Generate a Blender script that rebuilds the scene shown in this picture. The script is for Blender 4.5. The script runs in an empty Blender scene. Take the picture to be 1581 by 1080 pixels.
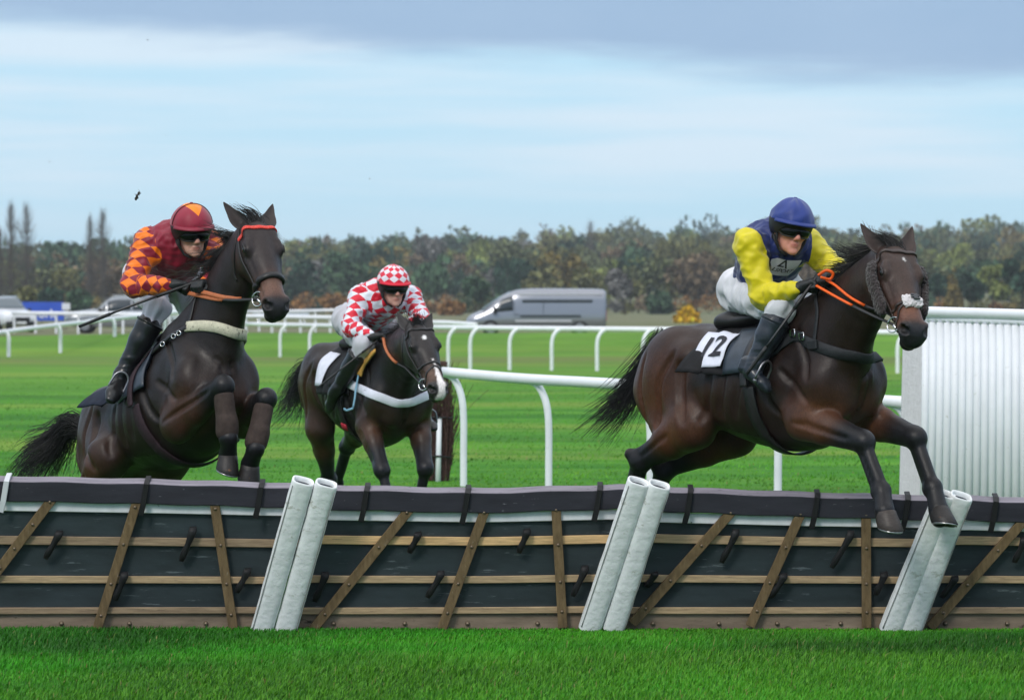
import bpy, bmesh, math, random
import numpy as np
from mathutils import Vector, Matrix

random.seed(7)
RNG = np.random.default_rng(11)
scene = bpy.context.scene
COL = scene.collection
rad = math.radians

# ------------------------------------------------------------------ camera
FPX, CAMH, HORIZ, IMGW, IMGH = 6400.0, 1.72, 470.0, 1581.0, 1080.0
cam_data = bpy.data.cameras.new('camera')
cam_data.sensor_width = 36.0
cam_data.lens = FPX / IMGW * 36.0
cam_data.shift_y = -(IMGH / 2 - HORIZ) / IMGW
cam_data.clip_start = 0.5
cam_data.clip_end = 20000.0
cam_data.dof.use_dof = True
cam_data.dof.focus_distance = 22.0
cam_data.dof.aperture_fstop = 7.0
camera = bpy.data.objects.new('camera', cam_data)
camera.location = (0, 0, CAMH)
camera.rotation_euler = (rad(90), 0, 0)
COL.objects.link(camera)
scene.camera = camera

# ------------------------------------------------------------------ world: grey cloud deck, clear pale strip low down
SUN_EL, SUN_AZ = 38.0, 205.0        # azimuth clockwise from +Y (view direction)
world = bpy.data.worlds.new('World')
scene.world = world
world.use_nodes = True
def build_world():
    nt = world.node_tree; N = nt.nodes; L = nt.links
    N.clear()
    out = N.new('ShaderNodeOutputWorld'); bg = N.new('ShaderNodeBackground')
    sky = N.new('ShaderNodeTexSky'); sky.sky_type = 'NISHITA'; sky.sun_disc = False
    sky.sun_elevation = rad(SUN_EL); sky.sun_rotation = rad(SUN_AZ)
    sky.air_density = 1.0; sky.dust_density = 0.6; sky.ozone_density = 1.6
    tc = N.new('ShaderNodeTexCoord'); sep = N.new('ShaderNodeSeparateXYZ')
    L.new(tc.outputs['Generated'], sep.inputs[0])
    def math_(op, a, b=None, c=None):
        m = N.new('ShaderNodeMath'); m.operation = op
        for i, v in enumerate((a, b, c)):
            if v is None: continue
            if isinstance(v, (int, float)): m.inputs[i].default_value = v
            else: L.new(v, m.inputs[i])
        return m.outputs[0]
    def ramp(x, a, b):
        m = N.new('ShaderNodeMapRange'); m.interpolation_type = 'SMOOTHSTEP'
        L.new(x, m.inputs['Value']); m.inputs['From Min'].default_value = a; m.inputs['From Max'].default_value = b
        return m.outputs['Result']
    def noise(scale_xyz, sc, detail, rough, seed):
        mp = N.new('ShaderNodeMapping'); mp.inputs['Scale'].default_value = scale_xyz
        mp.inputs['Location'].default_value = seed
        L.new(tc.outputs['Generated'], mp.inputs[0])
        n = N.new('ShaderNodeTexNoise'); n.inputs['Scale'].default_value = sc
        n.inputs['Detail'].default_value = detail; n.inputs['Roughness'].default_value = rough
        L.new(mp.outputs[0], n.inputs['Vector'])
        return n.outputs['Fac']
    z = sep.outputs['Z']; x = sep.outputs['X']
    # elevation warped by noise: the lower edge of the deck slopes down to the right
    n1 = noise((1, 1, 5), 7.0, 7, 0.55, (3.1, 0.7, 1.9))
    n2 = noise((1, 1, 9), 22.0, 6, 0.6, (8.2, 2.7, 0.4))
    edge = math_('ADD', z, math_('ADD', math_('MULTIPLY', math_('SUBTRACT', n1, 0.5), 0.018),
                 math_('MULTIPLY', math_('SUBTRACT', n2, 0.5), 0.010)))
    edge = math_('ADD', edge, math_('MULTIPLY', x, 0.055))
    deck = ramp(edge, 0.0545, 0.0655)
    # pale streaks in the clear strip
    n3 = noise((1, 1, 14), 5.0, 6, 0.5, (1.3, 5.0, 2.2))
    streak = math_('MULTIPLY', ramp(n3, 0.38, 0.62), ramp(z, 0.004, 0.04))
    clear = N.new('ShaderNodeMix'); clear.data_type = 'RGBA'
    # the Nishita sky tints the clear strip
    skyb = N.new('ShaderNodeMix'); skyb.data_type = 'RGBA'; skyb.blend_type = 'MIX'
    skyb.inputs['Factor'].default_value = 0.9
    L.new(sky.outputs[0], skyb.inputs['A']); skyb.inputs['B'].default_value = (5.2, 8.1, 10.1, 1)
    L.new(math_('MULTIPLY', streak, 0.72), clear.inputs['Factor'])
    L.new(skyb.outputs['Result'], clear.inputs['A']); clear.inputs['B'].default_value = (7.7, 8.8, 9.9, 1)
    # cloud deck: overcast with lighter and darker patches, brighter towards the top of the dome
    n4 = noise((1, 1, 2.5), 3.2, 7, 0.55, (0.4, 0.9, 4.1))
    dk = N.new('ShaderNodeMix'); dk.data_type = 'RGBA'
    L.new(ramp(n4, 0.3, 0.7), dk.inputs['Factor'])
    dk.inputs['A'].default_value = (3.25, 4.9, 7.1, 1); dk.inputs['B'].default_value = (4.3, 5.9, 7.9, 1)
    up = N.new('ShaderNodeMix'); up.data_type = 'RGBA'
    L.new(ramp(z, 0.10, 0.90), up.inputs['Factor'])
    L.new(dk.outputs['Result'], up.inputs['A']); up.inputs['B'].default_value = (13.0, 13.3, 13.8, 1)
    fin = N.new('ShaderNodeMix'); fin.data_type = 'RGBA'
    L.new(deck, fin.inputs['Factor']); L.new(clear.outputs['Result'], fin.inputs['A']); L.new(up.outputs['Result'], fin.inputs['B'])
    L.new(fin.outputs['Result'], bg.inputs['Color'])
    bg.inputs['Strength'].default_value = 0.1
    L.new(bg.outputs[0], out.inputs['Surface'])
build_world()

sun_data = bpy.data.lights.new('sun', 'SUN')
sun_data.energy = 1.5
sun_data.angle = rad(14)
sun_data.color = (1.0, 0.95, 0.88)
sun = bpy.data.objects.new('sun', sun_data)
COL.objects.link(sun)
_a = rad(SUN_AZ); _e = rad(SUN_EL)
_sd = Vector((math.sin(_a) * math.cos(_e), math.cos(_a) * math.cos(_e), math.sin(_e)))
sun.rotation_euler = _sd.to_track_quat('Z', 'Y').to_euler()
sun.location = (0, -30, 40)

vs = scene.view_settings
vs.view_transform = 'Standard'; vs.look = 'None'; vs.gamma = 1.0; vs.use_curve_mapping = False
vs.exposure = 0.0
scene.cycles.max_bounces = 6
scene.cycles.volume_bounces = 0

# ------------------------------------------------------------------ helpers
def V3(*a): return np.array(a, dtype=float)
def P(px, py, d):
    """the point of the place seen at photo pixel (px,py) at distance d"""
    return V3((px - IMGW / 2) / FPX * d, d, CAMH - (py - HORIZ) / FPX * d)
def pix(p): return ((p[0] / p[1]) * FPX + IMGW / 2, HORIZ + (CAMH - p[2]) / p[1] * FPX)
def unit(v):
    v = np.asarray(v, float); return v / max(np.linalg.norm(v), 1e-9)
def lerp(a, b, t): return a + (b - a) * t
def reach(parent, px, py, length, near=True):
    """point on the ray through pixel at bone length from the parent joint"""
    o = V3(0, 0, CAMH); r = unit(P(px, py, 20.0) - o)
    m = parent - o; b = float(m @ r); c = float(m @ m) - length * length
    disc = b * b - c
    if disc < 0:
        q = o + r * b
        return parent + unit(q - parent) * length
    t = b - math.sqrt(disc) if near else b + math.sqrt(disc)
    return o + r * t
def srgb(r, g, b):
    f = lambda c: ((c / 255.0 + 0.055) / 1.055) ** 2.4 if c > 10 else c / 255.0 / 12.92
    return (f(r), f(g), f(b))

MATS = {}
def mat(name, color=(0.5, 0.5, 0.5), rough=0.6, spec=0.5, metal=0.0, attr=None, noise=None, bump=None, sheen=0.0, coat=0.0,
        trans=0.0, alpha=1.0, subsurf=0.0, wear=None):
    """principled material; noise=(scale, amount[, stretch]) varies the colour, bump=(scale, strength, distance)"""
    if name in MATS: return MATS[name]
    m = bpy.data.materials.new(name); m.use_nodes = True
    nt = m.node_tree; N = nt.nodes; L = nt.links
    b = N['Principled BSDF']
    b.inputs['Base Color'].default_value = (*color, 1)
    b.inputs['Roughness'].default_value = rough
    b.inputs['Metallic'].default_value = metal
    b.inputs['Specular IOR Level'].default_value = spec
    b.inputs['Sheen Weight'].default_value = sheen
    b.inputs['Coat Weight'].default_value = coat
    b.inputs['Transmission Weight'].default_value = trans
    b.inputs['Alpha'].default_value = alpha
    b.inputs['Subsurface Weight'].default_value = subsurf
    if subsurf: b.inputs['Subsurface Radius'].default_value = (0.02, 0.008, 0.005)
    src = None
    if attr:
        a = N.new('ShaderNodeAttribute'); a.attribute_name = attr; src = a.outputs['Color']
    tc = N.new('ShaderNodeTexCoord')
    if noise:
        sc, amt = noise[0], noise[1]; st = noise[2] if len(noise) > 2 else (1, 1, 1)
        mp = N.new('ShaderNodeMapping'); mp.inputs['Scale'].default_value = st
        L.new(tc.outputs['Object'], mp.inputs[0])
        n = N.new('ShaderNodeTexNoise'); n.inputs['Scale'].default_value = sc; n.inputs['Detail'].default_value = 6
        n.inputs['Roughness'].default_value = 0.62
        L.new(mp.outputs[0], n.inputs['Vector'])
        r = N.new('ShaderNodeMapRange'); L.new(n.outputs['Fac'], r.inputs[0])
        r.inputs['From Min'].default_value = 0.3; r.inputs['From Max'].default_value = 0.7
        r.inputs['To Min'].default_value = 1 - amt; r.inputs['To Max'].default_value = 1 + amt
        mx = N.new('ShaderNodeMix'); mx.data_type = 'RGBA'; mx.blend_type = 'MULTIPLY'; mx.inputs['Factor'].default_value = 1
        if src is not None: L.new(src, mx.inputs['A'])
        else: mx.inputs['A'].default_value = (*color, 1)
        cmb = N.new('ShaderNodeCombineColor')
        for i in range(3): L.new(r.outputs[0], cmb.inputs[i])
        L.new(cmb.outputs[0], mx.inputs['B']); src = mx.outputs['Result']
    if wear:   # (scale, threshold, colour, stretch): marks with a shape of their own
        mp = N.new('ShaderNodeMapping'); mp.inputs['Scale'].default_value = wear[3] if len(wear) > 3 else (1, 1, 1)
        L.new(tc.outputs['Object'], mp.inputs[0])
        n = N.new('ShaderNodeTexNoise'); n.inputs['Scale'].default_value = wear[0]; n.inputs['Detail'].default_value = 8
        n.inputs['Roughness'].default_value = 0.7
        L.new(mp.outputs[0], n.inputs['Vector'])
        r = N.new('ShaderNodeMapRange'); r.interpolation_type = 'SMOOTHSTEP'; L.new(n.outputs['Fac'], r.inputs[0])
        r.inputs['From Min'].default_value = wear[1]; r.inputs['From Max'].default_value = wear[1] + 0.08
        mx = N.new('ShaderNodeMix'); mx.data_type = 'RGBA'; L.new(r.outputs[0], mx.inputs['Factor'])
        if src is not None: L.new(src, mx.inputs['A'])
        else: mx.inputs['A'].default_value = (*color, 1)
        mx.inputs['B'].default_value = (*wear[2], 1); src = mx.outputs['Result']
    if src is not None: L.new(src, b.inputs['Base Color'])
    if bump:
        n = N.new('ShaderNodeTexNoise'); n.inputs['Scale'].default_value = bump[0]; n.inputs['Detail'].default_value = 4
        L.new(tc.outputs['Object'], n.inputs['Vector'])
        bp = N.new('ShaderNodeBump'); bp.inputs['Strength'].default_value = bump[1]; bp.inputs['Distance'].default_value = bump[2]
        L.new(n.outputs['Fac'], bp.inputs['Height']); L.new(bp.outputs[0], b.inputs['Normal'])
    MATS[name] = m
    return m

def empty(name, loc, label=None, cat=None, group=None, parent=None):
    o = bpy.data.objects.new(name, None); o.empty_display_size = 0.1
    COL.objects.link(o)
    if parent is not None:
        o.parent = parent; o.location = Vector(loc) - root_loc(parent)
    else: o.location = loc
    tag(o, label, cat, group)
    return o
def tag(o, label=None, cat=None, group=None, kind=None):
    if label: o['label'] = label
    if cat: o['category'] = cat
    if group: o['group'] = group
    if kind: o['kind'] = kind
    return o
def root_loc(o):
    v = Vector((0, 0, 0))
    while o is not None:
        v += o.location; o = o.parent
    return v
def mesh_obj(name, verts, faces, material, parent=None, smooth=True, loc=None, attrs=None, mats=None, fmat=None):
    """verts in world coordinates; the object's origin sits at its parent (or loc)"""
    verts = np.asarray(verts, float).reshape(-1, 3)
    base = root_loc(parent) if parent is not None else Vector(loc if loc is not None else (0, 0, 0))
    o_loc = Vector((0, 0, 0))
    vv = verts - np.array(base)
    me = bpy.data.meshes.new(name)
    if isinstance(faces, np.ndarray):
        k = faces.shape[1]; nf = len(faces)
        me.vertices.add(len(vv)); me.vertices.foreach_set('co', vv.astype(np.float32).ravel())
        me.loops.add(nf * k); me.loops.foreach_set('vertex_index', faces.astype(np.int32).ravel())
        me.polygons.add(nf); me.polygons.foreach_set('loop_start', np.arange(0, nf * k, k, dtype=np.int32))
        me.update(calc_edges=True); me.validate()
    else:
        me.from_pydata([tuple(v) for v in vv], [], faces); me.update()
    if smooth: me.polygons.foreach_set('use_smooth', np.ones(len(me.polygons), bool))
    if attrs:
        for nm, arr in attrs.items():
            arr = np.asarray(arr, np.float32)
            dom = 'POINT' if len(arr) == len(vv) else ('FACE' if len(arr) == len(me.polygons) else 'CORNER')
            if arr.shape[1] == 3: arr = np.concatenate([arr, np.ones((len(arr), 1), np.float32)], 1)
            at = me.attributes.new(nm, 'FLOAT_COLOR', dom); at.data.foreach_set('color', arr.ravel())
    if mats:
        for m in mats: me.materials.append(m)
        if fmat is not None: me.polygons.foreach_set('material_index', np.asarray(fmat, np.int32))
    else: me.materials.append(material)
    o = bpy.data.objects.new(name, me)
    COL.objects.link(o)
    if parent is not None: o.parent = parent; o.location = o_loc
    else: o.location = base
    return o

class MB:
    """collects simple solids into one mesh"""
    def __init__(s): s.v = []; s.f = []; s.m = []
    def add(s, v, f, m=0):
        o = len(s.v); s.v += [tuple(map(float, p)) for p in v]; s.f += [tuple(i + o for i in q) for q in f]; s.m += [m] * len(f)
    def box(s, c, size, R=None, m=0, taper=1.0):
        hx, hy, hz = (q / 2 for q in size); c = np.asarray(c, float)
        R = np.eye(3) if R is None else np.asarray(R)
        pts = []
        for z in (-1, 1):
            k = taper if z > 0 else 1
            for x, y in ((-1, -1), (1, -1), (1, 1), (-1, 1)): pts.append(c + R @ V3(x * hx * k, y * hy * k, z * hz))
        s.add(pts, [(3, 2, 1, 0), (4, 5, 6, 7), (0, 1, 5, 4), (1, 2, 6, 5), (2, 3, 7, 6), (3, 0, 4, 7)], m)
    def beam(s, a, b, w, t, up=(0, 0, 1), m=0):
        a = np.asarray(a, float); b = np.asarray(b, float); ax = unit(b - a); u = unit(np.cross(ax, up)); v = np.cross(u, ax)
        R = np.stack([u, v, ax], 1)
        s.box((a + b) / 2, (w, t, np.linalg.norm(b - a)), R, m)
    def tube(s, pts, r, n=8, cap=True, m=0, up=None):
        pts = [np.asarray(p, float) for p in pts]; k = len(pts)
        rr = [r] * k if np.isscalar(r) else list(r)
        ring = []; v = []; pu = None
        for i, p in enumerate(pts):
            t = unit(pts[min(i + 1, k - 1)] - pts[max(i - 1, 0)])
            if pu is None:
                pu = unit(np.cross(t, V3(0, 0, 1) if abs(t[2]) < 0.9 else V3(1, 0, 0)))
            u = unit(pu - t * (pu @ t)); pu = u; w = np.cross(t, u)
            for j in range(n):
                a = 2 * math.pi * j / n; v.append(p + rr[i] * (math.cos(a) * u + math.sin(a) * w))
        f = []
        for i in range(k - 1):
            for j in range(n):
                f.append((i * n + j, i * n + (j + 1) % n, (i + 1) * n + (j + 1) % n, (i + 1) * n + j))
        if cap: f.append(tuple(range(n - 1, -1, -1))); f.append(tuple((k - 1) * n + j for j in range(n)))
        s.add(v, f, m)
    def prism(s, poly, a, b, m=0):
        """closed polygon of 3-D points on one side, the same moved by vector on the other"""
        n = len(poly); b = np.asarray(b, float)
        v = [np.asarray(p, float) + np.asarray(a, float) for p in poly] + [np.asarray(p, float) + b for p in poly]
        f = [tuple(range(n - 1, -1, -1)), tuple(range(n, 2 * n))] + [(i, (i + 1) % n, n + (i + 1) % n, n + i) for i in range(n)]
        s.add(v, f, m)
    def grid(s, pts, m=0, closed=False):
        """pts[i][j] grid of points"""
        a = len(pts); b = len(pts[0]); v = [p for row in pts for p in row]; f = []
        for i in range(a - 1):
            for j in range(b - 1 if not closed else b):
                f.append((i * b + j, i * b + (j + 1) % b, (i + 1) * b + (j + 1) % b, (i + 1) * b + j))
        s.add(v, f, m)
    def build(s, name, material, parent=None, smooth=False, loc=None, mats=None, bevel=0.0, solid=0.0, auto=None):
        o = mesh_obj(name, s.v, s.f, material, parent, smooth, loc, mats=mats, fmat=s.m if mats else None)
        if solid:
            md = o.modifiers.new('solid', 'SOLIDIFY'); md.thickness = solid; md.offset = 0
        if bevel:
            md = o.modifiers.new('bevel', 'BEVEL'); md.width = bevel; md.segments = 2; md.limit_method = 'ANGLE'; md.angle_limit = rad(40)
        return o
def spline(pts, n):
    """Catmull-Rom through pts, n points per span"""
    pts = [np.asarray(p, float) for p in pts]; out = []
    q = [2 * pts[0] - pts[1]] + pts + [2 * pts[-1] - pts[-2]]
    for i in range(len(pts) - 1):
        p0, p1, p2, p3 = q[i:i + 4]
        for j in range(n):
            t = j / n
            out.append(0.5 * ((2 * p1) + (-p0 + p2) * t + (2 * p0 - 5 * p1 + 4 * p2 - p3) * t * t + (-p0 + 3 * p1 - 3 * p2 + p3) * t ** 3))
    out.append(pts[-1]); return out

# ------------------------------------------------------------------ signed distance fields for bodies and clothes
class Field:
    def __init__(s, lo, hi, h):
        s.lo = np.asarray(lo, float); s.h = h
        s.n = tuple(int(math.ceil((b - a) / h)) + 1 for a, b in zip(lo, hi))
        s.f = np.full(s.n, 0.5, np.float32)
    def region(s, lo, hi, pad):
        i0 = [max(0, int((lo[a] - pad - s.lo[a]) / s.h)) for a in range(3)]
        i1 = [min(s.n[a], int((hi[a] + pad - s.lo[a]) / s.h) + 2) for a in range(3)]
        if any(i1[a] <= i0[a] for a in range(3)): return None, None
        sl = tuple(slice(i0[a], i1[a]) for a in range(3))
        ax = [(s.lo[a] + s.h * np.arange(i0[a], i1[a])).astype(np.float32) for a in range(3)]
        return sl, (ax[0][:, None, None], ax[1][None, :, None], ax[2][None, None, :])
    def comb(s, sl, d, k, sub=False):
        a = s.f[sl]
        if sub:
            d = -d; hh = np.maximum(k - np.abs(a - d), 0) / k; s.f[sl] = np.maximum(a, d) + hh * hh * k * 0.25
        else:
            hh = np.maximum(k - np.abs(a - d), 0) / k; s.f[sl] = np.minimum(a, d) - hh * hh * k * 0.25
    def cone(s, a, b, ra, rb, k=0.03, u=None, sub=False):
        """tapered capsule; ra, rb are a radius or (radius along u, radius across)"""
        a = np.asarray(a, float); b = np.asarray(b, float)
        ra2 = (ra, ra) if np.isscalar(ra) else ra; rb2 = (rb, rb) if np.isscalar(rb) else rb
        R = max(*ra2, *rb2)
        sl, g = s.region(np.minimum(a, b) - R, np.maximum(a, b) + R, 0.05 + k)
        if sl is None: return
        X, Y, Z = g[0] - a[0], g[1] - a[1], g[2] - a[2]
        ab = b - a; L = max(np.linalg.norm(ab), 1e-6); ax = ab / L
        w = X * ax[0] + Y * ax[1] + Z * ax[2]
        t = np.clip(w / L, 0, 1); over = w - t * L
        if u is None and np.isscalar(ra):
            r2 = X * X + Y * Y + Z * Z - w * w + over * over
            d = np.sqrt(np.maximum(r2, 0)) - (ra + (rb - ra) * t)
        else:
            u = np.asarray(u if u is not None else (0, 0, 1), float); u = unit(u - ax * (u @ ax)); v = np.cross(ax, u)
            p = X * u[0] + Y * u[1] + Z * u[2]; q = X * v[0] + Y * v[1] + Z * v[2]
            ru = ra2[0] + (rb2[0] - ra2[0]) * t; rv = ra2[1] + (rb2[1] - ra2[1]) * t
            rw = 0.5 * (ru + rv)
            d = s.ell(p, q, over, ru, rv, rw)
        s.comb(sl, d, k, sub)
    @staticmethod
    def ell(p, q, w, ru, rv, rw):
        p1 = p / ru; q1 = q / rv; w1 = w / rw
        k0 = np.sqrt(p1 * p1 + q1 * q1 + w1 * w1)
        p1 /= ru; q1 /= rv; w1 = w1 / rw
        k1 = np.sqrt(p1 * p1 + q1 * q1 + w1 * w1)
        return k0 * (k0 - 1) / np.maximum(k1, 1e-4)
    def blob(s, c, r, axes=None, k=0.03, sub=False):
        """ellipsoid with radii r along the rows of axes"""
        c = np.asarray(c, float); r = (r, r, r) if np.isscalar(r) else r; R = max(r)
        sl, g = s.region(c - R, c + R, 0.05 + k)
        if sl is None: return
        X, Y, Z = g[0] - c[0], g[1] - c[1], g[2] - c[2]
        A = np.eye(3) if axes is None else np.asarray(axes, float)
        q = [X * A[i][0] + Y * A[i][1] + Z * A[i][2] for i in range(3)]
        s.comb(sl, s.ell(q[0], q[1], q[2], *r), k, sub)
    def loft(s, O, axes, st, k=0.03, egg=0.0, power=2.0):
        """stations (x, top, bottom, halfwidth) along axes[0]; axes[1] lateral, axes[2] up"""
        st = np.asarray(st, float)
        xs = np.linspace(st[0, 0], st[-1, 0], 160)
        tab = [pchip(st[:, 0], st[:, i], xs) for i in (1, 2, 3)]
        ex, ey, ez = (np.asarray(a, float) for a in axes)
        cs = []
        for x, t, b, w in st:
            for z in (t, b):
                for y in (-w, w): cs.append(O + ex * x + ey * y + ez * z)
        cs = np.array(cs); sl, g = s.region(cs.min(0), cs.max(0), 0.05 + k)
        X, Y, Z = g[0] - O[0], g[1] - O[1], g[2] - O[2]
        lx = X * ex[0] + Y * ex[1] + Z * ex[2]; ly = X * ey[0] + Y * ey[1] + Z * ey[2]; lz = X * ez[0] + Y * ez[1] + Z * ez[2]
        cx = np.clip(lx, xs[0], xs[-1]); over = lx - cx
        top = np.interp(cx, xs, tab[0]).astype(np.float32); bot = np.interp(cx, xs, tab[1]).astype(np.float32); w = np.interp(cx, xs, tab[2]).astype(np.float32)
        rz = (top - bot) / 2; q = (lz - (top + bot) / 2)
        ry = w * (1 - egg * np.clip(q / rz, -1, 1))
        d = s.ell(ly, q, over * 0, ry, rz, 1.0)
        d = np.where(np.abs(over) > 1e-6, np.sqrt(np.maximum(d, 0) ** 2 + over ** 2), d)
        s.comb(sl, d, k)
    def sample(s, p):
        p = np.atleast_2d(p); q = (p - s.lo) / s.h
        q = np.clip(q, 0, np.array(s.n) - 1.001); i = q.astype(int); t = q - i
        f = s.f; r = 0
        for dx in (0, 1):
            for dy in (0, 1):
                for dz in (0, 1):
                    w = (t[:, 0] if dx else 1 - t[:, 0]) * (t[:, 1] if dy else 1 - t[:, 1]) * (t[:, 2] if dz else 1 - t[:, 2])
                    r = r + w * f[i[:, 0] + dx, i[:, 1] + dy, i[:, 2] + dz]
        return r
    def grad(s, p):
        p = np.atleast_2d(p); e = s.h * 1.5; g = np.zeros_like(p)
        for a in range(3):
            dv = np.zeros(3); dv[a] = e; g[:, a] = s.sample(p + dv) - s.sample(p - dv)
        return g / np.maximum(np.linalg.norm(g, axis=1, keepdims=True), 1e-9)
    def snap(s, p, off=0.0, it=10):
        p = np.atleast_2d(np.asarray(p, float)).copy()
        for _ in range(it): p -= np.clip(s.sample(p) - off, -0.05, 0.05)[:, None] * s.grad(p) * 0.9
        return p
    def hit(s, px, py, off=0.0):
        """where the ray through a photo pixel meets the surface"""
        c = s.lo + np.array(s.n) * s.h / 2
        d0, d1 = s.lo[1], s.lo[1] + s.n[1] * s.h
        ds = np.arange(d0, d1, 0.004); pts = np.stack([P(px, py, d) for d in ds]); f = s.sample(pts)
        idx = np.nonzero(f < off)[0]
        if len(idx): return s.snap(pts[idx[0]], off, 4)[0]
        return s.snap(pts[int(np.argmin(f))], off, 10)[0]
    def mesh(s):
        f = s.f; n0, n1, n2 = s.n
        neg = f < 0
        c = neg[:-1, :-1, :-1].astype(np.int8)
        for dx in (0, 1):
            for dy in (0, 1):
                for dz in (0, 1):
                    if dx + dy + dz: c = c + neg[dx:n0 - 1 + dx, dy:n1 - 1 + dy, dz:n2 - 1 + dz]
        act = (c > 0) & (c < 8); I = np.argwhere(act)
        vid = np.full(act.shape, -1, np.int32); vid[act] = np.arange(len(I))
        cor = np.array([(x, y, z) for x in (0, 1) for y in (0, 1) for z in (0, 1)])
        val = np.stack([f[I[:, 0] + q[0], I[:, 1] + q[1], I[:, 2] + q[2]] for q in cor], 1)
        acc = np.zeros((len(I), 3)); cnt = np.zeros(len(I))
        for a in range(8):
            for b in range(a + 1, 8):
                if np.abs(cor[a] - cor[b]).sum() != 1: continue
                va, vb = val[:, a], val[:, b]; m = (va < 0) != (vb < 0)
                t = np.where(m, va / np.where(m, va - vb, 1), 0)
                acc += np.where(m[:, None], cor[a] + t[:, None] * (cor[b] - cor[a]), 0); cnt += m
        V = s.lo + s.h * (I + acc / cnt[:, None])
        quads = []
        for axis in range(3):
            o = [a for a in range(3) if a != axis]
            A = [slice(1, -1)] * 3; B = [slice(1, -1)] * 3; A[axis] = slice(0, -1); B[axis] = slice(1, None)
            na = neg[tuple(A)]; nb = neg[tuple(B)]
            E = np.argwhere(na != nb)
            if not len(E): continue
            E[:, o[0]] += 1; E[:, o[1]] += 1
            flip = neg[E[:, 0], E[:, 1], E[:, 2]]
            def cell(d0, d1):
                q = E.copy(); q[:, o[0]] -= d0; q[:, o[1]] -= d1
                return vid[q[:, 0], q[:, 1], q[:, 2]]
            Q = np.stack([cell(0, 0), cell(1, 0), cell(1, 1), cell(0, 1)], 1)
            if axis == 1: flip = ~flip
            Q[~flip] = Q[~flip][:, ::-1]
            quads.append(Q)
        Q = np.concatenate(quads); Q = Q[(Q >= 0).all(1)]
        return V, Q
def pchip(x, y, xs):
    h = np.diff(x); d = np.diff(y) / h; m = np.zeros(len(x))
    for i in range(1, len(x) - 1):
        if d[i - 1] * d[i] > 0:
            w1 = 2 * h[i] + h[i - 1]; w2 = h[i] + 2 * h[i - 1]; m[i] = (w1 + w2) / (w1 / d[i - 1] + w2 / d[i])
    m[0] = d[0]; m[-1] = d[-1]
    i = np.clip(np.searchsorted(x, xs) - 1, 0, len(x) - 2); t = (xs - x[i]) / h[i]
    return (y[i] * (1 + 2 * t) * (1 - t) ** 2 + m[i] * h[i] * t * (1 - t) ** 2 + y[i + 1] * t * t * (3 - 2 * t) + m[i + 1] * h[i] * t * t * (t - 1))
def vnormals(V, Q):
    n = np.cross(V[Q[:, 2]] - V[Q[:, 0]], V[Q[:, 3]] - V[Q[:, 1]]); N = np.zeros_like(V)
    for i in range(4): np.add.at(N, Q[:, i], n)
    return N / np.maximum(np.linalg.norm(N, axis=1, keepdims=True), 1e-12)
def wavy(V, freq, seed, octaves=3):
    """smooth pseudo-noise from sums of sines, -1..1"""
    r = np.random.default_rng(seed); out = np.zeros(len(V)); amp = 1.0; tot = 0
    for o in range(octaves):
        for _ in range(4):
            k = r.normal(size=3); k *= freq * (2 ** o) / np.linalg.norm(k); out += amp * np.sin(V @ k + r.uniform(0, 6.28)); 
        tot += amp * 2.2; amp *= 0.55
    return out / tot
def sstep(a, b, x):
    t = np.clip((x - a) / (b - a), 0, 1); return t * t * (3 - 2 * t)
# ------------------------------------------------------------------ horses
TRUNK = [(-0.90, 0.13, -0.02, 0.06), (-0.85, 0.21, -0.13, 0.16), (-0.76, 0.28, -0.20, 0.225), (-0.62, 0.335, -0.22, 0.270),
         (-0.48, 0.345, -0.215, 0.275), (-0.30, 0.315, -0.255, 0.270), (-0.10, 0.285, -0.325, 0.290), (0.10, 0.28, -0.380, 0.296),
         (0.25, 0.315, -0.405, 0.270), (0.38, 0.37, -0.405, 0.232), (0.48, 0.375, -0.385, 0.212), (0.58, 0.32, -0.345, 0.198),
         (0.68, 0.20, -0.275, 0.175), (0.75, 0.07, -0.18, 0.125), (0.785, -0.01, -0.10, 0.05)]
HEAD = [(-0.05, 0.00, -0.07, 0.052), (0.0, 0.036, -0.11, 0.080), (0.08, 0.060, -0.170, 0.102), (0.16, 0.069, -0.205, 0.110),
        (0.23, 0.069, -0.200, 0.104), (0.31, 0.061, -0.160, 0.085), (0.39, 0.053, -0.125, 0.071), (0.46, 0.050, -0.108, 0.066),
        (0.52, 0.048, -0.102, 0.068), (0.57, 0.038, -0.098, 0.066), (0.605, 0.016, -0.084, 0.054), (0.625, -0.012, -0.062, 0.028)]

class Horse: pass

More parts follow.
